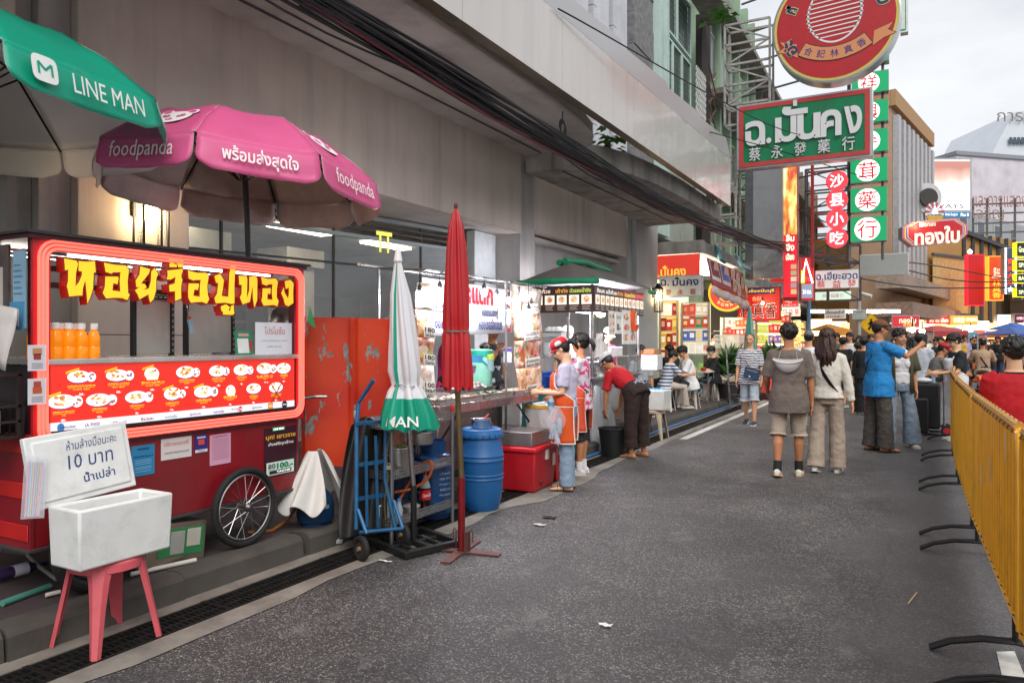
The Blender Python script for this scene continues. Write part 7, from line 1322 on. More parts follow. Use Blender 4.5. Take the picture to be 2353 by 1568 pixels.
  if hair=='long':
   rr=random.Random(len(label))
   for j in range(34):
    a=rr.uniform(-2.75,-.39);L_=rr.uniform(.24,.36)*hs;p0=hpnt(.075*math.cos(a),-.012+.085*math.sin(a),rr.uniform(-.02,.05));w1=rr.uniform(-.02,.02);pts=[p0,p0-Z*L_*.35+(hr*(math.cos(a)*.035+w1)-hf*.02)*hs,p0-Z*L_*.7+(hr*(math.cos(a)*.04-w1)-hf*.035)*hs,p0-Z*L_+(hr*(math.cos(a)*.02+w1*2)-hf*.03)*hs];b.tube(spl(pts,8),[.02*hs]*5+[.016*hs,.012*hs,.008*hs,.003*hs],hm,6)
  if hair=='pony':b.tube([hpnt(0,-.1,.03),hpnt(0,-.15,.02),hpnt(0,-.175,-.03),hpnt(0,-.17,-.09)],[.018*hs,.026*hs,.022*hs,.006*hs],hm,8)
  if hair=='bun':b.ell(hpnt(0,-.095,.07),.035*hs,hm,10,7)
  o=b.build('hair',root,smooth=80);q=o.modifiers.new('thick','SOLIDIFY');q.thickness=.006;q.offset=-1
 if hat:
  kind,m_=hat;b=MB();vs=[];N_=24;K=7
  puff=1.0 if kind=='cap' else 1.18
  for j in range(N_):
   q=2*math.pi*j/N_
   for i in range(K+1):e=.12+(math.pi/2-.12)*i/K;pf=1+(puff-1)*math.sin(2*e)*1.3;vs.append(hpnt(.09*pf*math.cos(e)*math.cos(q),-.012+.105*pf*math.cos(e)*math.sin(q),.030+.098*pf*math.sin(e)))
  b.add(vs,[(j*(K+1)+i,((j+1)%N_)*(K+1)+i,((j+1)%N_)*(K+1)+i+1,j*(K+1)+i+1)for j in range(N_)for i in range(K)],m_)
  if kind in('cap','beret'):b.grid(lambda u,w_:hpnt(.082*math.sin((u-.5)*2.5)*(1-.12*w_),.08*math.cos((u-.5)*2.5)+.075*w_*math.cos((u-.5)*2.2),.043-.018*w_-.02*(2*u-1)**2),12,4,m_)
  o=b.build('hat',root,smooth=60);q=o.modifiers.new('thick','SOLIDIFY');q.thickness=.004
 ctx=dict(root=root,s=s,pe=pe,sp=sp,rt=rt,fw=fw_,t=t,arms=arms,legs=legs,hp=hpnt,bw=bw,ring=ring)
 if extra:extra(ctx)
 return root
def band(c,pts,w_,m,name='strap',th=.006):b=MB();b.tube(pts,[(th,w_)]*len(pts),m,8);b.build(name,c['root'])
def cross_strap(c,sgn,m,w_=.012,back=True,low=.0,name='strap'):
 sp,rt,fw_,s=c['sp'],c['rt'],c['fw'],c['s'];pts=[]
 for i in range(25):
  q=2*math.pi*i/24;h=.24+.235*math.cos(q)*1.0;pts.append(sp(h+low*(1-math.cos(q))/2)+rt*sgn*.13*s*math.cos(q)*1.12+fw_*.152*s*math.sin(q)*(1.0-.35*max(0,math.cos(q))))
 b=MB();b.tube(pts[:-1],[(.004,w_)]*24,m,6,closed=True);b.build(name,c['root'])
M_=lambda c,**k:mat(c,k.pop('rough',.85),bump=.15,bs=160,**k)
def hood(c):
 b=MB();o=c['sp'](.40)-c['fw']*.155*c['s'];r_,u_=c['rt'],c['t']
 b.grid(lambda a,t:o+r_*(.165*math.sin((a-.5)*2.6)*(1-.12*t))+u_*(.0-.16*t*math.cos((a-.5)*2.6))-c['fw']*(.03*math.sin(math.pi*t)*math.cos((a-.5)*2.6))+u_*.02*(2*a-1)**2,18,6,M_('#a9a6a4'));b.tube([o+r_*(.168*math.sin((i/16-.5)*2.6))+u_*(-.06*math.cos((i/16-.5)*2.6)+.02)-c['fw']*.03 for i in range(17)],.007,M_('#dcdad8'),6);b.build('hanging_visor',c['root'],solid=.004)
 b=MB();[b.tube([o+r_*s_*.1+u_*.01,o+r_*s_*.085+u_*.09+c['fw']*.07],.003,M_('#b8b2aa'),5)for s_ in(-1,1)];b.build('cord',c['root'])
person('man walking away in a taupe shirt with a grey visor hanging on his back',G(1812,1092),R(4),1.76,'b',hd=(18,0),aL=((-.25,.05,-1),(-.05,.75,-.55)),aR=((.2,-.02,-1),(.05,.1,-1)),lL=((-.05,-.12,-1),(0,-.3,-1)),lR=((.03,.14,-1),(.0,.02,-1)),feet_pitch=(-12,0),shirt=M_('#6b6059'),sleeve=.92,loose=1.16,hem=-.2,pants=M_('#a99b8b'),plen=.53,flare=1.1,shoe=mat('#d6d2cb',.6),sole='#d9b98a',socks=mat('#1c1a1c',.8),extra=hood,curl=.5)
def wh(c):cross_strap(c,-1,mat('#1a1a1c',.6),.03)
person('woman with long brown hair walking away in a cream blouse and beige trousers',G(1900,1083),R(-4),1.70,'a',True,hair='long',hairm=mat('#3a2119',.42,var=.6,vs=9,bump=.4,bs=70),aL=((-.12,.02,-1),(0,.35,-1)),aR=((.28,-.05,-1),(.18,.0,-1)),lL=((-.05,-.1,-1),(0,-.22,-1)),lR=((.04,.1,-1),(0,0,-1)),feet_pitch=(-14,0),shirt=M_('#d3cdc2'),sleeve=1.95,loose=1.16,hem=-.03,pants=M_('#a8998a'),flare=1.35,ploose=1.06,shoe=mat('#dcdad6',.6),extra=wh)
person('man in a white shirt and grey cap hidden behind the taupe shirt man',G(1858,985),R(2),1.74,'a',shirt=M_('#d5d6da'),sleeve=.7,pants=M_('#b7b0a4'),shoe=mat('#2e4a70',.6),hat=('cap',M_('#6d6a68')),extra=lambda c:cross_strap(c,1,mat('#1d1d20',.6),.02))
def bag(c):
 cross_strap(c,1,mat('#c9a888',.7),.02);b=MB();o=c['sp'](.06)+c['fw']*.19*c['s']-c['rt']*.09;b.T=Matrix.Translation(o)@Matrix.Rotation(R(-14),4,'Y');b.box((0,0,0),(.27,.08,.19),mat('#1f3a58',.6,bump=.2,bs=80));b.box((0,.042,.05),(.2,.006,.008),mat('#c8b89a',.4));b.box((.02,.043,-.06),(.03,.004,.02),WHITE);b.build('shoulder_bag',c['root'],bev=.025)
person('middle aged man in a black and white striped shirt walking with a navy shoulder bag',G(1722,975),R(176),1.70,'a',hair='bald',aL=((-.15,-.05,-1),(-.05,.2,-1)),aR=((.15,.05,-1),(.05,.25,-1)),lL=((-.03,.14,-1),(0,.02,-1)),lR=((.04,-.1,-1),(0,-.35,-1)),feet_pitch=(0,-15),shirt=stripe_mat('striped_knit','#d9dadd','#23283a',24,2,.05,.55),sleeve=.9,loose=1.12,hem=-.14,pants=M_('#a9b3bb'),plen=.52,flare=1.12,shoe=mat('#27364a',.7),extra=bag)
def polo(c):
 b=MB();p=c['arms'][1][2]+c['arms'][1][3]*.12;b.box(p,(.008,.075,.15),mat('#16161a',.3),rz=.3);b.build('phone',c['root'],bev=.004);cross_strap(c,1,mat('#1b2434',.6),.009)
 b=MB();o=c['sp'](.5);b.tube([o+c['rt']*.078*math.cos(q)*c['s']+c['fw']*.075*math.sin(q)*c['s']for q in[i*.4 for i in range(16)]],[(.02,.012)]*16,M_('#1a78b8'),6,closed=True);b.build('collar',c['root'])
 b=MB();p=c['hp'](.03,.10,.085);b.ell(p,(.014,.02,.014),WHITE,8,5);b.build('cap_badge',c['root'])
person('man in a bright blue polo shirt and brown cap holding up a phone',G(2018,1036),R(-58),1.86,'b',hd=(-8,8),aL=((-.1,.0,-1),(-.02,.1,-1)),aR=((.12,.8,-.42),(-.22,.8,.5)),shirt=M_('#1f7fc0'),sleeve=.78,loose=1.1,hem=-.2,pants=M_('#4a4641'),flare=1.25,ploose=1.06,shoe=mat('#181516',.6),sandal=True,sole='#181516',hat=('cap',M_('#6b432c')),extra=polo,lL=((-.06,-.06,-1),(0,-.05,-1)),lR=((.05,.06,-1),(0,.02,-1)))
def olive(c):
 b=MB();k=c['bw']*1.16;rg=[]
 for d,rx,ry in((-.12,.18,.14),(.1,.165,.13),(.3,.18,.13),(.44,.18,.115)):r_=c['ring'](c['sp'](d),rx*k,ry*k,24);rg.append(r_)
 ol=M_('#4b4a33')
 for i in range(3):
  for j in range(24):
   if 4<=j<=7:continue
   b.add([rg[i][j],rg[i][(j+1)%24],rg[i+1][(j+1)%24],rg[i+1][j]],[(0,1,2,3)],ol)
 for a in c['arms']:b.tube([a[0]-c['rt']*a[4]*.05,a[0],a[0].lerp(a[1],.5),a[0].lerp(a[1],.95)],[.075,.083,.088,.095],ol,12,cap=False)
 o=b.build('overshirt',c['root'],smooth=70,solid=.006);weld(o)
person('smiling woman in an open olive shirt and white top beside the blue polo man',G(2066,1026),R(-158),1.74,'a',True,hair='bun',hd=(14,0),aL=((-.18,.0,-1),(-.06,.1,-1)),aR=((.2,.1,-1),(.1,.3,-1)),shirt=M_('#dad8d8'),sleeve=0,hem=.16,pants=M_('#8496a8'),flare=1.65,ploose=1.05,shoe=mat('#c9c2b6',.6),extra=olive,lL=((-.14,.02,-1),(-.08,0,-1)),lR=((.14,0,-1),(.08,0,-1)))
def apron(col,edge,lo=-.38):
 def f(c):
  b=MB();k=c['bw'];pe,sp,rt,fw_,s=c['pe'],c['sp'],c['rt'],c['fw'],c['s'];m=M_(col)
  def g(u,w_):
   d=lo+(.40-lo)*w_;wf=0 if d<.10 else min(1,(d-.10)/.14);th=(u-.5)*2*R(128-86*wf);base=(sp(d)if d>0 else pe+Z*d*s);dep=(.150 if d>-.05 else.158+.05*min(1,-d))*s+(.03*s if.2<d<.36 else 0)
   return base+rt*math.sin(th)*(.205-.03*wf)*s+fw_*(dep*math.cos(th)+.01*math.sin(9*u+6*w_))
  b.grid(g,12,18,m);e=M_(edge)
  for u in(0,1):b.tube([g(u,i/18)for i in range(19)],.006,e,5)
  b.tube([g(i/12,0)for i in range(13)],.006,e,5);b.tube([g(i/12,.52)+fw_*.004 for i in range(13)],.004,e,5)
  for q in(0,1):b.tube([g(q,1),sp(.47)+rt*(q-.5)*.15*s+fw_*.06*s,sp(.50)-fw_*.06*s+rt*(q-.5)*.1],.009,m,5)
  b.tube([g(0,.55),sp(.05)-rt*.19*s,sp(.05)-fw_*.15*s,sp(.05)+rt*.19*s,g(1,.55)],.009,m,5);b.build('apron',c['root'],solid=.004)
 return f
def orange_extra(c):
 apron('#d8541c','#e6ded6')(c)
ow=person('young woman vendor in an orange apron and red and white cap holding a bag',G(1302,1124),R(108),1.60,'c',True,hair='pony',hd=(0,30),aL=((-.12,.12,-1),(.18,1,.02)),aR=((.12,.04,-1),(-.15,1,.04)),shirt=M_('#bfb9cf'),sleeve=.75,hem=.03,pants=M_('#8398ac'),flare=1.15,shoe=mat('#1c1a1a',.7),sandal=True,hat=('beret',stripe_mat('red_white_cap','#c41e2a','#dcd8d6',12,0,0,.6)),extra=orange_extra,curl=1.1)
h=G(1302,1124);hb=P(1278,960,7.55);b=MB();rr=random.Random(3)
b.grid(lambda u,t:hb+V((0,0,.12-.30*t))+(rt_*math.cos(6.283*u)+Y*math.sin(6.283*u))*((.015+.075*math.sin(min(1,t*1.1)*2.6))*(1+.12*math.sin(5*6.283*u+5*t))),24,12,mat('#dfe4ea',.12,alpha=.16,var=0));single(b,'plastic_bag','clear plastic bag of water bottles held by the orange apron woman','bag',solid=.001)
for i,(dx,dz)in enumerate(((-.035,-.12),(.03,-.06),(0,-.17))):c=hb+rt_*dx+Z*(dz-.02);b=MB();b.lathe([(.026,-.07),(.028,-.06),(.028,.06),(.012,.085),(.012,.1)],c,mat('#c4d4e2',.08,alpha=.6),10,M=Matrix.Rotation(.3-.3*i,4,'Y'));b.lathe([(.014,.095),(.014,.115)],c,mat('#3a9ac8',.4),8,M=Matrix.Rotation(.3-.3*i,4,'Y'));single(b,'water_bottle',['upper left water bottle inside the held clear bag','upper right water bottle inside the held clear bag','lowest water bottle inside the held clear bag'][i],'bottle')
b=MB();c=P(1266,925,7.62);b.lathe([(.028,-.08),(.03,-.07),(.03,.03),(.013,.065),(.013,.08)],c,mat('#c4d4e2',.08,alpha=.6),12);b.lathe([(.0303,-.03),(.0303,.01)],c,mat('#4a8ac0',.4),12,cap=False);single(b,'water_bottle','single water bottle in the hand of the orange apron woman','bottle')
person('woman with tied hair in a pink and white print shirt',G(1334,1088),R(100),1.64,'b',True,hair='pony',shirt=stripe_mat('pink_print','#cfc6d2','#cc4478',7,2,.35,.72),sleeve=.8,pants=M_('#1e1c22'),plen=.58,flare=1.1,shoe=mat('#cfcdd2',.6),socks=mat('#d8d8d8',.8),extra=apron('#c84a30','#d8a090'),aL=((-.15,.3,-1),(0,.8,-.5)),aR=((.15,.2,-1),(0,.8,-.4)))
def bend(c):
 b=MB();sp,rt,fw_,s=c['sp'],c['rt'],c['fw'],c['s'];m=M_('#a9adc0');b.tube([sp(.07)+rt*.19*s*math.cos(q)+fw_*.15*s*math.sin(q)for q in[i*.3 for i in range(21)]],[(.006,.02)]*21,m,6,closed=True);o=sp(.07)-fw_*.155*s
 for q in(-1,1):b.tube([o,o+rt*q*.05-fw_*.03+t_up(c)*.02,o+rt*q*.09-fw_*.02-Z*.06],[(.006,.018)]*3,m,6);b.tube([o,o+rt*q*.02-Z*.13-fw_*.01,o+rt*q*.035-Z*.28-fw_*.01],[(.004,.02)]*3,m,6)
 b.build('apron_tie',c['root'])
def t_up(c):return c['t']
person('woman in a red shirt and white cap bending over a black bin',G(1462,1050),R(72),1.62,'b',True,lean=(0,.80,.62),hair='short',hd=(0,25),aL=((-.1,.15,-1),(.1,.15,-1)),aR=((.1,.1,-1),(-.05,.2,-1)),shirt=M_('#b3121e'),sleeve=.9,hem=-.06,pants=M_('#2a1a17'),plen=.90,flare=1.0,ploose=1.22,shoe=mat('#5a4a3c',.7),sandal=True,hat=('beret',M_('#c4c6ca')),extra=bend,lL=((-.12,0,-1),(-.02,-.04,-1)),lR=((.12,0,-1),(.02,-.04,-1)),bulk=1.08)
b=MB();c=G(1408,1046);b.lathe([(.15,0),(.195,.36),(.205,.365),(.205,.38),(.185,.38),(.14,.02),(.005,.015)],c,mat('#17181a',.5),28);single(b,'waste_bin','round black plastic bin in front of the bending woman','bin')
def bagf(s,t):c=G(1388,1040)+V((-.12,.2,0));a=6.283*s;r_=(.2-.1*t+.05*math.sin(3*a+4*t))*(1+.1*math.sin(9*a));return c+V((r_*math.cos(a),r_*math.sin(a),.04+.85*t+.05*math.sin(2*a)))
sheet(bagf,28,10,mat('#cdd0d4',.15,alpha=.45,var=0),'garbage_bag','tall translucent plastic rubbish bag behind the black bin','bag',th=.002)
SEAT=dict(lL=((-.12,1,-.08),(-.03,.05,-1)),lR=((.12,1,-.08),(.03,.08,-1)))
WST=mat('#cfcabf',.5,var=.08,dirt=.15);b0=None
seats=[(1530,943,'white plastic stool under the boy in the striped shirt'),(1588,938,'white plastic stool under the man in the white shirt'),(1640,918,'white plastic stool under the woman in black'),(1660,912,'empty white plastic stool beside the woman in black')]
for(u,v,lab)in seats:p=G(u,v,.15);stool(tuple(p),.30,.45,WST,lab,'stool','white stools of the diners',top=.25)
def sit(label,u,v,rz,sk,**k):p=G(u,v,.15);kk=dict(SEAT);kk.update(k);return person(label,p,R(rz),pelvis=.53,skin=sk,**kk)
sit('boy in a blue and white striped shirt sitting with his back to the street',1528,944,-50,'a',H=1.5,lean=(.05,.25,1),hd=(-10,10),shirt=stripe_mat('boy_stripes','#d6d8dc','#39506e',15,2,0,.5),sleeve=.85,hem=-.1,pants=M_('#b0a698'),shoe=mat('#b8b49a',.6),aL=((-.2,.5,-1),(0,1,.1)),aR=((.1,.7,-.8),(0,1,.1)),loose=1.1)
sit('young man in a white shirt with a black strap sitting looking at his phone',1586,940,120,'a',H=1.72,lean=(0,.18,1),hd=(0,25),shirt=M_('#dcdcda'),sleeve=.8,pants=M_('#23262c'),shoe=mat('#c2bb94',.6),aL=((-.15,.45,-1),(.35,1,.15)),aR=((.15,.45,-1),(-.35,1,.15)),loose=1.12,extra=lambda c:cross_strap(c,1,mat('#1a1a1c',.6),.02))
sit('woman in a black shirt and patterned trousers sitting at the small table',1638,920,130,'c',H=1.64,fem=True,hair='bun',hd=(0,22),shirt=M_('#17171a'),sleeve=.95,loose=1.25,pants=food_mat('floral_cloth',[(.3,'#141a20'),(.5,'#27404a'),(.6,'#b8c4c4'),(.7,'#1a2a34')],22),shoe=mat('#2a2020',.6),sandal=True,aL=((-.15,.5,-1),(.2,1,.1)),aR=((.15,.5,-1),(-.2,1,.1)),bulk=1.1)
sit('broad man in a black shirt sitting turned away behind the striped boy',1548,925,60,'a',H=1.74,lean=(0,.25,1),shirt=M_('#19191b'),sleeve=.9,loose=1.2,pants=M_('#2a2a30'),shoe=mat('#222',.6),bulk=1.15,aL=((-.2,.6,-.8),(.2,1,.2)),aR=((.2,.6,-.8),(-.2,1,.2)))
sit('man in a grey shirt with parted hair sitting by the dessert cart',1472,950,205,'b',H=1.7,shirt=M_('#8f9494'),sleeve=.9,pants=M_('#33343a'),shoe=mat('#333',.6))
person('vendor in a white sleeve leaning over the glass snack counter',PY(1640,900,22.6)*0+V((-5.3,22.6,.15)),R(-60),1.66,'c',shirt=M_('#dfdfdc'),sleeve=1.4,pants=M_('#333'),aR=((.3,.9,-.3),(.1,1,-.1)),aL=((-.2,.3,-1),(0,.6,-.8)),vox=.012)
tbl=thing('dining_table',G(1618,930,.15),'small white topped dining table between the seated diners','table');p=G(1600,925,.15);b=MB();b.box(p+V((.0,.35,.70)),(.55,.6,.03),mat('#c9cccf',.35));b.build('tabletop',tbl,bev=.008)
for sx in(-1,1):
 for sy in(-1,1):b=MB();b.tube([p+V((sx*.24,.35+sy*.26,0)),p+V((sx*.24,.35+sy*.26,.69))],.012,STEEL,8);b.build('leg',tbl)
b=MB();c=p+V((.02,.3,.716));b.box(c+Z*.09,(.09,.09,.17),mat('#8ac04a',.4,emit=.1,ecol='#8ac04a'));single(b,'drink_carton','lime green drink cup on the diners table','cup',bev=.01)
b=MB();c=p+V((.12,.15,.716));b.box(c+Z*.05,(.1,.14,.09),mat('#b8202a',.5));single(b,'red_pouch','red pouch held near the man in the white shirt','pouch',bev=.02)
t2=thing('dining_table',G(1690,905,.15),'second folding table behind the seated diners with plates','table');p=PY(1668,830,19.5);b=MB();b.bb((p.x-.35,p.y-.3,.85),(p.x+.35,p.y+.4,.88),mat('#a8a49a',.4,.3));b.build('tabletop',t2)
for sx in(-1,1):
 for sy in(-1,1):b=MB();b.tube([(p.x+sx*.3,p.y+sy*.28,.15),(p.x+sx*.3,p.y+sy*.28,.85)],.014,STEEL,8);b.build('leg',t2)
fs_=G(1512,1010);stool((fs_.x-.1,fs_.y+.12,.006),.36,.46,mat('#b0a088',.6,var=.2,dirt=.4),'worn beige plastic stool under the white tub by the gutter',top=.32)
b=hollow(fs_.x-.31,fs_.x+.11,fs_.y-.06,fs_.y+.36,.467,.78,.025,mat('#d6d5d0',.5,dirt=.1));single(b,'plastic_tub','white plastic tub on the worn stool by the gutter','tub',bev=.012);b=MB();b.box((fs_.x-.1,fs_.y+.15,.77),(.34,.34,.03),mat('#a8c4d8',.3));[b.ell((fs_.x-.2+.07*i,fs_.y+.1+.05*(i%2),.79),(.04,.03,.02),mat('#5a9ac8',.3,alpha=.8),8,5)for i in range(4)];single(b,'blue_cup_lids','pale blue plastic lids filling the white tub','lids')  # the pale blue pieces in the tub are cup lids
b=MB();c=PX(1497,880,-4.0);b.bb((c.x-.15,c.y-.15,1.05),(c.x+.15,c.y+.15,1.32),mat('#c9cacc',.4));b.bb((c.x-.1,c.y-.16,1.32),(c.x+.1,c.y+.1,1.42),mat('#b87a4a',.5));single(b,'container_stack','white tub and tan caddy stacked at the end of the dessert cart','containers',bev=.012)
person('stall worker in a dark navy shirt behind the red parasol',(-4.75,6.35,.15),R(-100),1.68,'b',shirt=M_('#2c3648'),sleeve=.7,pants=M_('#222'),vox=.012,aR=((.3,.6,-.8),(0,1,-.2)))
person('stall worker in a hot pink polo shirt beside the red parasol',(-4.85,7.35,.15),R(-60),1.66,'c',True,shirt=M_('#c8287a'),sleeve=.8,pants=M_('#222'),vox=.011,hat=None,hd=(-20,20))
person('seated woman in crimson looking down behind the seafood trays',(-4.9,7.75,.15),R(-125),1.58,'c',True,hd=(0,28),pelvis=.60,lL=((-.1,1,-.1),(0,0,-1)),lR=((.1,1,-.1),(0,0,-1)),shirt=M_('#a81a3c'),pants=M_('#222'),vox=.010)
person('man in a white cap and dark floral shirt behind the mint cooler',(-4.95,8.6,.15),R(-100),1.66,'b',shirt=food_mat('dark_floral',[(.4,'#16181c'),(.55,'#20242a'),(.62,'#c8ccd0'),(.7,'#181a1e')],18),pants=M_('#222'),hat=('cap',M_('#d0d0cc')),vox=.011,aR=((.2,.4,-.9),(-.2,.5,.8)))
person('worker in a grey white cap bending behind the dessert cart bowls',(-4.75,10.6,.15),R(-150),1.64,'c',True,hd=(0,30),shirt=M_('#b0b4b8'),pants=M_('#333'),hat=('beret',M_('#b8b4b0')),vox=.011)
person('worker in a white cap and pink shirt at the middle of the dessert cart',(-4.45,11.55,.15),R(-120),1.62,'c',True,hd=(0,20),shirt=M_('#c0387a'),pants=M_('#333'),hat=('beret',M_('#d8d4d2')),vox=.011)
# --------------------- yellow crowd barriers
YB=mat('#f7b41c',.4,var=.12,vs=5,dirt=.3,coat=.2);YB2=mat('#c99238',.45,var=.25,vs=14,dirt=.3);BKS=mat('#1d1b1c',.5,.3,var=.3)
def barrier(y0,y1,x0,x1,lab,seed):
 rr=random.Random(seed);r=thing('crowd_barrier',((x0+x1)/2,(y0+y1)/2,0),lab,'barrier','yellow barriers along the road');D_=V((x1-x0,y1-y0,0));L_=D_.length;D_.normalize();pt_=lambda a,z,o=0:V((x0,y0,0))+D_*a+Z*z+D_.cross(Z)*o
 b=MB();q=.10;top=[pt_(.03,.22),pt_(.03,1.05),pt_(.06,1.12),pt_(q+.02,1.15),pt_(L_-q-.02,1.15),pt_(L_-.06,1.12),pt_(L_-.03,1.05),pt_(L_-.03,.22)];b.tube(top,.021,YB,8);b.tube([pt_(.03,.235),pt_(L_-.03,.235)],.018,YB,8);b.build('rail',r)
 b=MB();n=int(L_/.115)
 for i in range(1,n):b.tube([pt_(i*L_/n,.24),pt_(i*L_/n,1.14)],.015,YB,6)
 b.build('bar',r)
 b=MB();b.grid(lambda s,t:pt_(.05+(L_-.1)*s,.25+.87*t,.02+.005*math.sin(40*s)+.004*math.sin(90*s+3*t)),90,3,mat('#f8b418',.5,var=.1,vs=2,dirt=.18));b.tube([pt_(.08,1.15),pt_(L_-.08,1.15)],.024,YB2,8);b.build('cover_sheet',r,solid=.002)
 b=MB()
 for i in range(int(L_/.16)):a=.1+i*.16;b.tube([pt_(a,1.125,.03),pt_(a+.01,1.18,0),pt_(a,1.125,-.03),pt_(a,1.118,0)],.003,BLACK,4,closed=True);b.tube([pt_(a+.05,.21,.025),pt_(a+.05,.26,-.02)],.003,BLACK,4)
 b.build('cable_tie',r);b=MB()
 for i in range(3):a,z=rr.uniform(.2,L_-.2),rr.uniform(.4,1.0);b.poly([pt_(a,z,-.004),pt_(a+.05,z+.03,-.004),pt_(a+.06,z+.16,-.004),pt_(a+.01,z+.2,-.004)],mat('#b9b7b4',.6));b.poly([pt_(a,z,-.012),pt_(a+.05,z+.03,-.012),pt_(a+.06,z+.16,-.012),pt_(a+.01,z+.2,-.012)],mat('#b9b7b4',.6))
 b.build('torn_paper',r,smooth=0)
 for a in(.22,L_-.22):
  b=MB()
  for o in(-.017,.017):
   b.tube([pt_(a+o,.24,0),pt_(a+o,.10,0)],.012,BKS,8);b.tube([pt_(a+o,.012,-.36),pt_(a+o,.06,-.27),pt_(a+o,.095,-.14),pt_(a+o,.105,0),pt_(a+o,.095,.14),pt_(a+o,.06,.27),pt_(a+o,.012,.36)],.012,BKS,8)
  b.build('foot',r)
labs=['nearest yellow barrier running out of the bottom right corner','second yellow barrier from the camera with torn white paper','third yellow barrier from the camera','fourth yellow barrier from the camera behind the black trolley','farthest yellow barrier near the woman in the white apron']
ys=[1.55,4.05,6.55,9.05,11.2,13.6];xs=[.50,.44,.41,.42,.46,.58]
for i in range(5):barrier(ys[i]+.02,ys[i+1]-.02,xs[i],xs[i+1],labs[i],i)
def neckband(c):b=MB();o=c['sp'](.505);b.tube([o+c['rt']*.082*math.cos(q)*c['s']+c['fw']*.076*math.sin(q)*c['s']for q in[i*.4 for i in range(16)]],[(.010,.012)]*16,M_('#17171a'),6,closed=True);b.build('collar',c['root'])
person('boy in a red shirt with a black collar seen from behind beyond the barrier',tuple(P(2330,784,5.65)-Z*CAM_H),R(8),1.58,'c',aL=((.02,.35,-1),(.1,.8,-.6)),shirt=M_('#ad0f1c'),sleeve=.9,loose=1.15,pants=M_('#23242a'),plen=.55,shoe=mat('#d0d0d0',.6),extra=neckband,bulk=1.05)
g0_=P(2198,784,11.6);person('woman in a white apron over black looking at her phone beyond the barrier',(g0_.x,g0_.y,0),R(112),1.68,'c',True,hair='bun',hd=(0,20),aL=((-.15,.3,-1),(.3,1,-.1)),aR=((.15,.3,-1),(-.3,1,-.1)),shirt=M_('#1d2024'),sleeve=.8,pants=M_('#2a2a2e'),plen=.4,shoe=mat('#ccc',.6),extra=apron('#d9d9de','#e8e8ea',-.36),bulk=1.1)
g0_=P(2140,784,12.6);person('woman in a grey speckled blouse and red cap leaning on the far barrier',(g0_.x,g0_.y,0),R(-70),1.56,'b',True,lean=(0,.3,1),hd=(-10,15),aL=((-.15,.5,-1),(.1,1,.0)),aR=((.15,.5,-1),(-.1,1,.0)),shirt=mat('#6d6a66',.9,var=.5,vs=60),sleeve=1.5,pants=M_('#17171a'),shoe=mat('#333',.6),hat=('cap',M_('#b3182a')),bulk=1.12)
g0_=P(2128,784,13.6);person('man in a pale grey shirt behind the olive shirt woman',(g0_.x-.1,g0_.y,0),R(-20),1.70,'a',shirt=M_('#aeb4bc'),sleeve=.85,loose=1.15,pants=M_('#3c4c70'),plen=.55,shoe=mat('#ccc',.6))
person('woman in long black clothes walking away beside the blue polo man',G(1984,952),R(10),1.64,'a',True,shirt=M_('#151517'),sleeve=1.9,loose=1.12,skirt=(.82,.19,.22,M_('#141416')),shoe=mat('#cfcfcf',.6),hair='short')
person('child in a coral red tank top and navy shorts walking away in the crowd',G(1970,925),R(12),1.52,'b',shirt=M_('#c8404a'),sleeve=.12,loose=1.15,pants=M_('#26304a'),plen=.55,shoe=mat('#c8c8c8',.6))
tr=thing('luggage_trolley',G(2135,985),'chrome luggage trolley with black cases and a bag of litter by the barrier','trolley');p=G(2122,1000);b=MB();b.bb((p.x-.2,p.y+.05,.12),(p.x+.24,p.y+.4,.85),mat('#151416',.6,bump=.2,bs=60));b.build('case',tr,bev=.03);b=MB()
for s in(0,.3):b.tube([(p.x+.3,p.y+.1+s,.03),(p.x+.3,p.y+.1+s,1.05)],.012,STEEL,8)
b.tube([(p.x+.3,p.y+.1,1.05),(p.x+.3,p.y+.4,1.05)],.014,STEEL,8);b.bb((p.x-.1,p.y+.05,.09),(p.x+.32,p.y+.42,.11),STEEL);b.build('trolley_frame',tr)
for s in(.06,.42):b=MB();b.lathe([(.085,-.02),(.09,0),(.085,.02)],(p.x+.33,p.y+s,.09),RUBBER,18,M=Matrix.Rotation(R(90),4,'X'));w_=b.build('wheel',tr);b=MB();b.lathe([(.055,-.023),(.055,.023)],(p.x+.33,p.y+s,.09),mat('#b0202c',.5),14,M=Matrix.Rotation(R(90),4,'X'));b.build('hub',w_)
b=MB();b.ell((p.x+.0,p.y+.2,.9),(.13,.1,.05),mat('#d8d8dc',.5),10,6);single(b,'paper_litter','crumpled white paper on the black trolley case','paper');b=MB();b.lathe([(.03,0),(.03,.1),(.012,.14),(.012,.17)],(p.x+.14,p.y+.2,.86),mat('#a8c8e0',.1,alpha=.6),10);single(b,'water_bottle','small water bottle standing on the black trolley case','bottle')
sc_=thing('suitcase',G(2108,1008),'black upright suitcase standing next to the trolley','suitcase');q=G(2108,1000);b=MB();b.bb((q.x-.16,q.y,.04),(q.x+.16,q.y+.22,.62),mat('#131214',.55,bump=.2,bs=60));b.build('case',sc_,bev=.035);b=MB();b.tube([(q.x-.06,q.y+.1,.6),(q.x-.06,q.y+.1,.67),(q.x+.06,q.y+.1,.67),(q.x+.06,q.y+.1,.6)],.01,BLACK,6);b.build('handle',sc_)
for s in(-.12,.12):b=MB();b.lathe([(.03,-.012),(.03,.012)],(q.x+s,q.y+.04,.03),RUBBER,12,M=Matrix.Rotation(R(90),4,'Y'));b.build('wheel',sc_)
b=MB();q=G(1990,985);b.tube([q,q+Z*.62+rt_*.02],.035,WHITE,10)
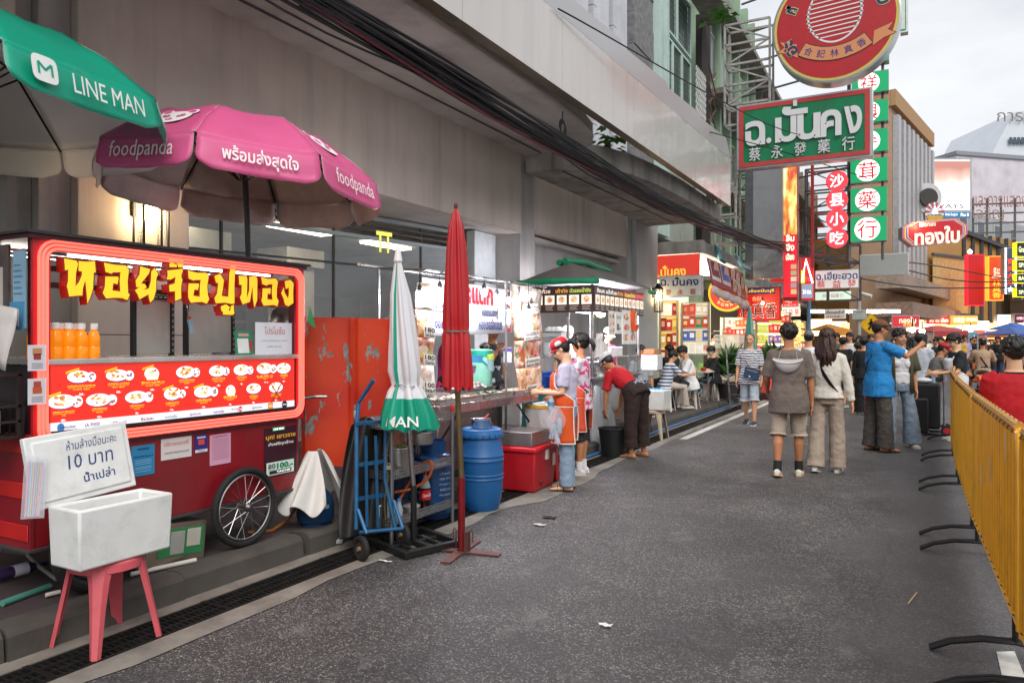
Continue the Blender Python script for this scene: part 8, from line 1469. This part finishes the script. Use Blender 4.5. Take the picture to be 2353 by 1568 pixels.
for i in range(6):b.tube([q+Z*(.03+i*.1),q+Z*(.075+i*.1)],.0365,mat('#c02030',.5),10)
single(b,'marker_post','red and white striped short post behind the blue polo man','post')
sp_=P(2258,784,18);SX,SY=sp_.x,sp_.y;scoot=thing('scooter',(SX,SY,0),'orange scooter with lit tail lamp and white plate riding away','scooter');OM=mat('#d8641a',.3,var=.05,coat=.5);b=MB()
b.ell((SX,SY+.1,.68),(.17,.48,.13),OM,14,8);b.box((SX,SY-.1,.55),(.2,.5,.2),OM);b.box((SX,SY+1.0,.75),(.32,.12,.5),OM,rx=R(-15));b.box((SX,SY+.6,.33),(.28,.5,.06),mat('#222',.5));b.build('body',scoot,bev=.03)
for y in(-.32,1.1):b=MB();b.lathe([(.2,-.05),(.25,-.03),(.25,.03),(.2,.05)],(SX,SY+y,.25),RUBBER,20,M=Matrix.Rotation(R(90),4,'Y'));b.build('wheel',scoot)
b=MB();b.ell((SX,SY+.12,.80),(.15,.4,.06),BLACK,12,6);b.build('saddle',scoot);b=MB();b.ell((SX,SY-.38,.68),(.10,.05,.06),glow('#ff3018',6),12,7);b.build('tail_lamp',scoot);b=MB();b.box((SX,SY-.44,.50),(.2,.01,.15),mat('#e0e0e0',.5));b.text('1กก',(SX,SY-.446,.535),X,Z,BLACK,w=.11,h=.045);b.text('1000',(SX,SY-.446,.475),X,Z,BLACK,w=.14,h=.05,bold=.02);b.build('number_plate',scoot,smooth=0);b=MB();b.tube([(SX-.32,SY+.85,1.0),(SX,SY+.95,1.02),(SX+.32,SY+.85,1.0)],.018,BLACK,8)
for s in(-1,1):b.tube([(SX+s*.25,SY+.88,1.02),(SX+s*.32,SY+.9,1.2)],.008,BLACK,5);b.ell((SX+s*.34,SY+.9,1.22),(.06,.015,.04),BLACK,8,5)
b.build('handlebar',scoot)
person('scooter rider in a tan shirt and black helmet with a dark cross strap',(SX,SY+.15,0),0,1.70,'b',pelvis=.84,lL=((-.35,.9,-.35),(-.05,.1,-1)),lR=((.35,.9,-.35),(.05,.1,-1)),aL=((-.35,.5,-.9),(-.1,1,-.2)),aR=((.35,.5,-.9),(.1,1,-.2)),shirt=M_('#b0957a'),sleeve=.9,pants=M_('#3a4252'),plen=.55,shoe=mat('#222',.6),hat=('beret',mat('#141416',.2,coat=.5)),vox=.012,extra=lambda c:cross_strap(c,-1,mat('#2a1a16',.6),.02))
# --------------------- crowd further down the street
protos=[];WALK=dict(lL=((-.04,.16,-1),(0,.02,-1)),lR=((.04,-.14,-1),(0,-.3,-1)))
for(lab,rz,H,sk,fem,kw)in(('p',0,1.68,'a',False,dict(WALK)),('p',0,1.60,'c',True,dict(hair='long')),('p',180,1.66,'c',True,dict(WALK,hair='bun')),('p',180,1.72,'b',False,dict(aR=((.2,.5,-1),(-.2,1,.3))))):
 protos.append(person(lab,(0,-50,0),R(rz),H,sk,fem,shirt=M_('#999'),sleeve=.8,loose=1.1,pants=M_('#333'),plen=.56 if not fem else 1.0,shoe=mat('#777',.6),vox=.016,**kw))
CN=['white','black','navy','coral pink','olive','grey','sky blue','maroon','mustard','teal','cream','lilac'];CC=['#d8d8d8','#18181a','#27304e','#d0706a','#5a5a3c','#8a8c90','#7aa4c8','#6a2430','#c09a3a','#2a7a76','#cfc5b0','#a898b8']
rr=random.Random(77);spots=[]
for(u,D_,far)in((1886,17,0),(1912,19,0),(1937,17.5,0),(1952,21,0),(1962,26,0),(1890,24,0),(1925,27,0),(1945,31,0),(1975,22,0),(2008,19,0),(2000,27,0),(2098,16,0),(2085,22,0),(2110,20,0),(2118,27,0),(2075,29,0),(2100,34,0),(2060,36,0),(2160,21,1),(2176,26,1),(2200,23,1),(2215,29,1),(2232,33,1),(2150,31,1),(2190,37,1),(2245,38,1),(2285,31,1),(2300,36,1),(2335,27,1),(2345,34,1),(2318,41,1),(2270,43,1),(2225,42,1),(2165,41,1),(2135,38,1),(2045,40,0),(2020,33,0),(1985,36,0),(1900,21,0),(1922,23,0),(1948,25,0),(2000,23,0),(2092,19,0),(2104,25,0),(2122,23,0),(2150,26,1),(2168,33,1),(2182,29,1),(2208,36,1),(2240,30,1),(2256,34,1),(2276,38,1),(2292,28,1),(2310,32,1),(2328,38,1),(2340,30,1),(1968,29,0),(2052,31,0)):spots.append((u,D_))
WHERE=['near the blue pole','under the camera pole','by the crossing sign','past the selfie couple','behind the white apron woman','beside the scooter','under the lit corner shops','by the far tents']
seen=set()
for i,(u,D_)in enumerate(spots):
 pr=protos[rr.randrange(4)];c=copy_tree(pr);p=P(u,784,D_);c.location=(p.x,p.y,.0 if p.x>-3.8 else.15);c.rotation_euler.z=(pr.rotation_euler.z)+rr.uniform(-.5,.5);k=rr.uniform(.93,1.05);c.scale=(k,k,k)
 j=rr.randrange(12);w_=WHERE[0 if u<1915 else 1 if u<1980 else 2 if u<2035 else 3 if u<2125 else 4 if u<2205 else 5 if u<2265 else 7 if u>2290 else 6];lab=('woman' if 'hair' in[x for x in[]]or pr in(protos[1],protos[2])else 'man')+' in a '+CN[j]+' shirt '+w_
 while(lab in seen):j=(j+1)%12;lab=('woman' if pr in(protos[1],protos[2])else 'man')+' in a '+CN[j]+' shirt '+w_
 seen.add(lab);c['label']=lab;c['group']='people walking further down the street'
 for ch in c.children:
  for nm,col in(('shirt',CC[j]),('trousers',rr.choice(['#22242a','#3c4a66','#6a6258','#2a2a2a'])),('shorts',rr.choice(['#22242a','#3c4a66','#8a8070','#2a2a2a']))):
   if ch.name.startswith(nm):ch.material_slots[0].link='OBJECT';ch.material_slots[0].material=M_(col)
for pr in protos:
 for ch in list(pr.children):bpy.data.objects.remove(ch)
 bpy.data.objects.remove(pr)
for(u,v,w_,h_,cl,lab)in((1390,1437,.035,.02,'#d8dce0','scrap of white and blue paper on the road in the foreground'),(1240,1206,.05,.03,'#bfbdb8','flattened white scrap on the road near the red cool box'),(1262,1189,.06,.03,'#2c1a1c','dark reddish wet blot of rubbish on the road'),(885,1290,.05,.012,'#d0cec8','crumpled white strip by the parasol base')):
 q=G(u,v,.004);b=MB();r2=random.Random(u);b.grid(lambda s,t:q+V(((s-.5)*w_*2+.01*math.sin(9*t),(t-.5)*h_*2,.004+.008*abs(math.sin(5*s+3*t)))),6,4,mat(cl,.7));single(b,'litter_scrap',lab,'litter',smooth=0)
b=MB();b.tube([G(2086,1385,.006),G(2106,1360,.006)],.004,mat('#c8b48a',.7),5);single(b,'bamboo_skewer','pale bamboo skewer lying on the road by the barrier','skewer')
b=MB();q=G(770,1250);b.ell(q+Z*.03,(.07,.05,.03),mat('#d6d8da',.3,alpha=.6),10,5);single(b,'plastic_scrap','crumpled clear plastic at the curb by the hand truck','litter')
# --------------------- buildings that close the street
def block(name,label,u0,u1,vt,D0,D1,col,rows=0,cols=0,wc='#3f464c',z0=0.0,dep=8,top=None,slot=(.2,.8,.25,.8),fins=0,finc=None,band_=None):
 a,c=P(u0,784,D0),P(u1,784,D1);zt=P(u0,vt,D0).z;a.z=c.z=z0;rt=(c-a);W=rt.length;rt.normalize();n=rt.cross(Z);H=zt-z0;r=thing(name,a.lerp(c,.5),label,'building');q=lambda s,t,d=0:a+rt*(s*W)+Z*(t*H)+n*d
 b=MB();b.prism([q(0,0),q(1,0),q(1,1),q(0,1)],n*-dep,mat(col,.8,var=.1,vs=.6,dirt=.25));b.build('wall',r,smooth=0)
 if top:b=MB();b.prism([q(-.01,1),q(1.01,1),q(1.01,1+top[0]),q(-.01,1+top[0])],n*-dep*1.02,mat(top[1],.7,var=.1));b.prism([q(-.01,1,.25),q(1.01,1,.25),q(1.01,1+top[0],.25),q(-.01,1+top[0],.25)],n*-.24,mat(top[1],.7,var=.1));b.build('cornice',r,smooth=0)
 for i in range(rows):
  for j in range(cols):
   s0,s1,t0,t1=(j+slot[0])/cols,(j+slot[1])/cols,(i+slot[2])/rows,(i+slot[3])/rows;b=MB();b.prism([q(s0,t0,.06),q(s1,t0,.06),q(s1,t1,.06),q(s0,t1,.06)],n*-.05,mat('#c5c5c2',.6));o=b.build('window',r,smooth=0);b=MB();e=.08*(s1-s0);b.poly([q(s0+e,t0+.004,.07),q(s1-e,t0+.004,.07),q(s1-e,t1-.004,.07),q(s0+e,t1-.004,.07)],mat(wc,.2,var=.3,vs=1));b.build('pane',o,smooth=0)
 if fins:
  b=MB()
  for j in range(fins):s=(j+.5)/fins;b.prism([q(s-.25/fins,.30,.02),q(s+.25/fins,.30,.02),q(s+.25/fins,.97,.02),q(s-.25/fins,.97,.02)],n*.3,mat(finc,.4,.3,var=.15))
  b.build('fin',r,smooth=0)
 return r,q
r,q=block('tan_building','tan panelled corner building with silver vertical fins beside the column sign',2046,2135,244,38,46,'#b9977a',dep=2,top=(.06,'#b08a60'),fins=9,finc='#b9b9bc')
b=MB();c=q(.62,.72,.5);[b.lathe([(.85-.17*k,-.2),(.85-.17*k,.1+.1*k)],c,mat(cl,.4),24,M=Matrix.Rotation(YAW,4,'Z')@Matrix.Rotation(R(90),4,'X'))for k,cl in((0,'#c9c9c9'),(2,'#3a3432'))];b.build('round_emblem',r)
b=MB()
for t,d in((.30,1.2),(.20,1.6),(.10,1.2)):b.prism([q(-.3,t,0),q(1.1,t,0),q(1.1,t+.05,0),q(-.3,t+.05,0)],-(q(0,0,0)-q(0,0,1))*d,mat('#8f7466' if t<.3 else '#9d8a7c',.7,var=.3,dirt=.4))
b.build('balcony',r)
r,q=block('slatted_building','tan corner building wrapped in thin vertical slats beyond the octagonal red sign',2128,2330,520,44,50,'#b0864e',fins=0)
b=MB();SL=mat('#c9a875',.6,var=.2)
for j in range(26):s=.02+j*.014;b.bar(q(s,.38,.3),q(s,.80,.3),.12,.1,SL);b.bar(q(s,.22,.25),q(s,.36,.25),.08,.08,SL)
for t in(.38,.80,.36,.22):b.bar(q(.0,t,.35),q(.5,t,.35),.15,.15,mat('#4a4a50',.5))
for j in range(5):s=.06+j*.07;o=q(s,.16,.4);[b.bar(o+rt_*x0+Z*z0_,o+rt_*x1+Z*z1_,.09,.09,mat('#c9b070',.5))for x0,z0_,x1,z1_ in((0,-.7,0,.7),(-.35,.25,.35,.25),(-.35,-.15,.35,-.15),(-.35,-.15,-.35,.25),(.35,-.15,.35,.25))]
b.build('slat_screen',r,smooth=0)
b=MB()
for j in range(7):s=.38+j*.1;b.bar(q(s,.3,.1),q(s,1.0,.1),.18,.18,mat('#3a3c40',.5))
for t in(.78,1.0):b.bar(q(.36,t,.15),q(1,t-.1,.15),.25,.25,mat('#3a3c40',.5))
b.build('steel_frame',r,smooth=0)
block('grey_tower','grey concrete block with windows rising behind the billboard',2195,2380,478,80,95,'#a6a8ab',3,5,slot=(.15,.6,.35,.85));block('pink_block','pale pink grey upper storey behind rooftop letters',2196,2400,356,108,112,'#d2cbd2',1,3,slot=(.1,.5,.1,.2),top=(.02,'#8d9196'));block('far_shophouse','dim shophouse row at the bend of the road',2000,2130,640,62,60,'#6f5f55',1,6,slot=(.2,.8,.55,.9));block('right_shophouse','dark shophouse at the right end of the lit corner',2320,2480,600,48,44,'#5c5048',2,4)
tw=thing('white_tower',P(2340,784,140),'white office tower with sloping shoulder at the top right','building');b=MB();pts=[P(u,v,140)for u,v in((2279,480),(2279,352),(2300,312),(2329,258),(2420,245),(2420,480))];b.prism(pts,V((-SN,CS,0))*20,mat('#d3d9e0',.6,var=.05,vs=.3));b.build('wall',tw,smooth=0)
for i in range(8):b=MB();a,c=P(2318+i*9,330,139.7),P(2325+i*9,316,139.7);b.prism([V((a.x,a.y,a.z)),V((c.x,c.y,a.z)),V((c.x,c.y,c.z)),V((a.x,a.y,c.z))],Y*-.2,mat('#4a5560',.3));b.build('window',tw,smooth=0)
b=MB();b.text('การบิน',P(2345,266,139.5),rt_,Z,mat('#7a7068',.6),h=2.2,w=9);b.build('lettering',tw,smooth=0)
b=MB()
for i in range(4):b.bar(P(2235+i*32,545,76),P(2235+i*32,455,76),.2,.2,DSTEEL);b.bar(P(2235,470+22*i,76),P(2352,466+22*i,76),.15,.15,DSTEEL)
b.text('และการแสดง',P(2296,462,75.7),rt_,Z,mat('#9a6a62',.6),w=5.5,h=1.2);b.text('เจริญ',P(2270,492,75.7),rt_,Z,mat('#9a7a72',.6),w=3.2,h=1.4);single(b,'rooftop_sign','skeletal rooftop sign frame with faded Thai letters at the right','sign',smooth=0)
def fsign(u0,v0,u1,v1,D_,face,lines,lab,em=.8,border=None,name='shop_sign',extra=None,th=.3):
 a,c=P(u0,v1,D_),P(u1,v0,D_);n=V((SN,-CS,0));W=(V((c.x,c.y,0))-V((a.x,a.y,0))).length;H=c.z-a.z;r=thing(name,a,lab,'sign');p_=lambda s,t,d=0:a+rt_*(s*W)+Z*(t*H)+n*d;b=MB();b.prism([p_(0,0),p_(1,0),p_(1,1),p_(0,1)],n*-th,glow(border,1.0)if border else SIL);b.build('frame',r,smooth=0);b=MB();e=.05*min(W,H);b.poly([p_(e/W,e/H,.02),p_(1-e/W,e/H,.02),p_(1-e/W,1-e/H,.02),p_(e/W,1-e/H,.02)],mat(face,.4,emit=em,ecol=face,var=0));b.build('panel',r,smooth=0);b=MB()
 for(t,s,f,w_,h_,cl)in lines:b.text(t,p_(s,f,.06),rt_,Z,glow(cl,max(.6,em)),w=w_*W,h=h_*H,bold=.02)
 if extra:extra(b,p_,W,H)
 if b.v:b.build('lettering',r,smooth=0)
 return r
def bill(b,p_,W,H):
 def fn(nt,N,L,g):
  tc=N.new('ShaderNodeTexCoord');sp=N.new('ShaderNodeSeparateXYZ');L.new(tc.outputs['Generated'],sp.inputs[0]);nz=N.new('ShaderNodeTexNoise');nz.inputs['Scale'].default_value=1.5;L.new(tc.outputs['Generated'],nz.inputs['Vector']);ad=N.new('ShaderNodeMath');ad.operation='MULTIPLY_ADD';ad.inputs[1].default_value=.3;L.new(nz.outputs[0],ad.inputs[0]);L.new(sp.outputs[2],ad.inputs[2]);cr=ramp(N,[(.25,'#f4f2f2'),(.55,'#e8d4cc'),(.8,'#c09a8e'),(1,'#9a6a60')]);L.new(ad.outputs[0],cr.inputs[0]);L.new(cr.outputs[0],g.inputs['Base Color']);L.new(cr.outputs[0],g.inputs['Emission Color']);g.inputs['Emission Strength'].default_value=.8
 b.poly([p_(.05,.25,.05),p_(.95,.25,.05),p_(.95,.94,.05),p_(.05,.94,.05)],nodes_mat('screen_picture',fn))
fsign(2133,363,2232,487,66,'#f2f2f4',[('WAYS',.45,.11,.72,.09,'#50545c')],'bright video billboard with a pale portrait and grey letters above the street',1.0,extra=bill,name='billboard',th=1.0)
fsign(2166,487,2229,500,65.5,'#2a6a9a',[('Media Bangkok',.3,.5,.45,.6,'#dfeaf2'),('Plan B',.78,.5,.3,.55,'#ffffff')],'narrow blue caption bar under the billboard',.4)
em_=P(2146,487,37);r=thing('fan_emblem',em_,'small fan shaped emblem above the octagonal red sign','emblem');b=MB();n=V((SN,-CS,0))
for i in range(13):a=R(-15+i*17.5);d=rt_*math.cos(a)+Z*math.sin(a);s=rt_*-math.sin(a)+Z*math.cos(a);b.prism([em_+d*.14,em_+d*.46+s*.06,em_+d*.50,em_+d*.46-s*.06],n*.03,mat('#c04a6a' if i%2 else '#e2e2e0',.5))
b.prism([em_-rt_*.17-Z*.1,em_+rt_*.17-Z*.1,em_+Z*.3],n*.08,mat('#e8f0ee',.4,emit=.5,ecol='#e8f0ee'));b.prism([em_-rt_*.42-Z*.2,em_+rt_*.42-Z*.2,em_+rt_*.34-Z*.42,em_-rt_*.34-Z*.42],n*.06,mat('#d8a830',.5));b.build('fan_face',r,smooth=0)
oc=thing('octagon_sign',P(2148,540,36),'octagonal red sign with cream ornate Thai letters and striped corners over the street','sign');D_=36;b=MB();oct_=[(2073,522),(2096,509),(2196,501),(2222,517),(2222,538),(2200,557),(2096,566),(2073,548)];n=V((SN,-CS,0));w_=[P(u,v,D_)for u,v in oct_];b.prism(w_[::-1],n*-.4,SIL);b.build('frame',oc,smooth=0);b=MB();ce=sum(w_,V((0,0,0)))/8
for k,(f,cl)in enumerate(((.985,'#c8408a'),(.94,'#e0c030'),(.90,'#2a4a9a'),(.86,'#e8e0d8'),(.84,'#b01a24'))):b.poly([ce+(p-ce)*f+n*(.01+.012*k)for p in w_][::-1],mat(cl,.5,emit=.2,ecol=cl,var=0))
b.build('panel',oc,smooth=0);b=MB();dr=(P(2200,534,D_)-P(2096,541,D_)).normalized();CRM=mat('#e8dcc8',.5,emit=.35,ecol='#e8dcc8',var=0);b.text('ทองใบ',P(2150,541,D_)+n*.1,dr,Z,CRM,w=2.2,h=.85,bold=.035);b.text('ห้างทอง',P(2128,515,D_)+n*.1,dr,Z,CRM,w=.8,h=.26,bold=.02);b.build('lettering',oc,smooth=0)
b=MB();b.ell(P(2117,516,35.6),.09,glow('#ffd0a0',60),10,6);single(b,'spot_lamp','bright spot lamp in front of the octagonal red sign','lamp')
fsign(2222,584,2261,702,43,'#a01024',[],'tall blank crimson vertical sign box',.3,'#c02030');fsign(2270,588,2305,690,42,'#b8401c',[('ลิ้ม',.5,.70,.4,.07,'#ffe8d0'),('จิง',.5,.62,.4,.07,'#ffe8d0'),('เฮียง',.5,.54,.6,.07,'#ffe8d0'),('林',.5,.38,.55,.12,'#ffd040'),('真',.5,.25,.55,.12,'#ffd040'),('香',.5,.12,.55,.12,'#ffd040')],'orange lit vertical sign with yellow Chinese characters',.8,'#f0a030')
def leds(b,p_,W,H):
 for i in range(24):[b.disc(p_(s,(i+.5)/24,.08),rt_,Z,.05,.05,glow('#d8e4ff',4),6)for s in(.05,.95)]
 b.poly([p_(.5+.3*math.cos(R(90+k*36))*(1 if k%2==0 else.5),.1+.07*math.sin(R(90+k*36))*(1 if k%2==0 else.5),.07)for k in range(10)],glow('#e8f0ff',3))
fsign(2307,569,2332,675,41,'#2c3a5e',[('青',.5,.70,.6,.12,'#ff5040'),('头',.5,.55,.6,.12,'#ff5040'),('大',.5,.4,.6,.12,'#ff5040'),('麻',.5,.26,.6,.12,'#ff5040')],'dark blue vertical sign edged with white lights and a star',.3,extra=leds)
for i,(v0,v1,t)in enumerate(((556,590,'Grand'),(596,622,'SPA'),(628,650,'BAR'),(660,682,'SPA'))):fsign(2334,v0,2362,v1,40,'#20241e',[(t,.5,.5,.7,.4,'#e8f0c0')],['yellow neon framed sign at the right edge with a script word','upper small yellow neon framed sign at the right edge','middle small yellow neon framed sign at the right edge','lowest small yellow neon framed sign at the right edge'][i],.3,'#e8e020')
fsign(2048,724,2112,752,34,'#a01822',[('ทองใบ',.55,.6,.6,.5,'#f0e0c0'),('เยาวราช',.6,.22,.4,.2,'#f0c040')],'red lit gold shop board above the crowd with cream Thai letters',.6);fsign(2128,726,2182,744,40,'#c8281c',[('ลิ้ม จิง เฮียง',.5,.5,.8,.6,'#ffe8d0')],'red lit shop fascia with white Thai letters',.9);fsign(2182,724,2246,746,40,'#d88a28',[('林真香',.3,.5,.4,.6,'#fff4d8'),('LIM JING',.75,.5,.4,.5,'#fff4d8')],'amber lit shop fascia beside the red one',1.0);fsign(2290,722,2326,742,40,'#d8e8e0',[('ร้านยา',.5,.7,.7,.35,'#2a9a60')],'pale green lit shop fascia',1.0);fsign(2330,720,2352,742,39,'#5a1428',[('OPEN',.5,.5,.7,.3,'#ffd8e0')],'maroon sign box at the right edge above the tents',.4)
b=MB()
for i in range(14):u=1885+i*36;b.box(P(u,752+4*(i%3),41+2*(i%2)),(1.1,.3,.9),glow(('#ffdca0','#fff0d0','#ffb870')[i%3],2.2),rz=YAW)
for u in(1905,1990,2020):b.box(P(u,715,33),(1.8,.1,.14),glow('#fff8ec',7),rz=YAW)
o=single(b,'shop_lights','row of glowing shop fronts and tube lights behind the crowd','lights');o['kind']='stuff'
def tent(u0,v0,u1,v1,D_,col,lab):
 a,c=P(u0,v1,D_),P(u1,v1,D_);t_=P((u0+u1)/2,v0,D_);n=V((SN,-CS,0));b=MB();q=[a+n,c+n,c-n,a-n];m=mat(col,.6,var=.1);e=[t_+(a-c)*.12,t_+(c-a)*.12];b.add(q+e,[(0,1,5,4),(2,3,4,5),(1,2,5),(3,0,4)],m);b.poly([q[0],q[0]-Z*.2,q[1]-Z*.2,q[1]],m);r=thing('market_tent',(a.x,a.y,0),lab,'tent');b.build('canopy',r,smooth=0,solid=.02);b=MB();[b.tube([V((p.x,p.y,0)),p],.03,STEEL,6)for p in q];b.build('pole',r)
tent(2302,742,2352,756,30,'#2a5fa8','upper blue market tent at the right edge');tent(2290,752,2368,768,24,'#3a5aa0','nearer blue market tent above the boy in red');tent(2112,748,2190,762,30,'#a83a3a','faded red market awning above the crowd');tent(2160,752,2215,766,34,'#4a8aa0','teal market awning behind the red awning');tent(1880,745,1925,758,26,'#d88a2a','orange market awning left of the camera pole');tent(2196,758,2290,768,40,'#c05a40','low coral food stall roof far down the road')
for(u,v,D_,lab)in((2096,757,20,'bright white stall lamp right of the selfie couple'),(2118,761,22,'second white stall lamp beyond the olive shirt woman'),(2230,757,30,'white stall lamp above the scooter rider'),(2210,762,32,'small white stall lamp over the far crowd'),(2228,578,36,'street lamp glowing on a thin arm before the slatted building')):p=P(u,v,D_);r=thing('stall_lamp',p,lab,'lamp');b=MB();b.ell(p,.006*D_**.8*.6+.03,glow('#f4f6ff',60),10,6);b.build('bulb',r);b=MB();b.tube([p+Z*.05,p+Z*.3],.02,BLACK,6);b.build('socket',r)
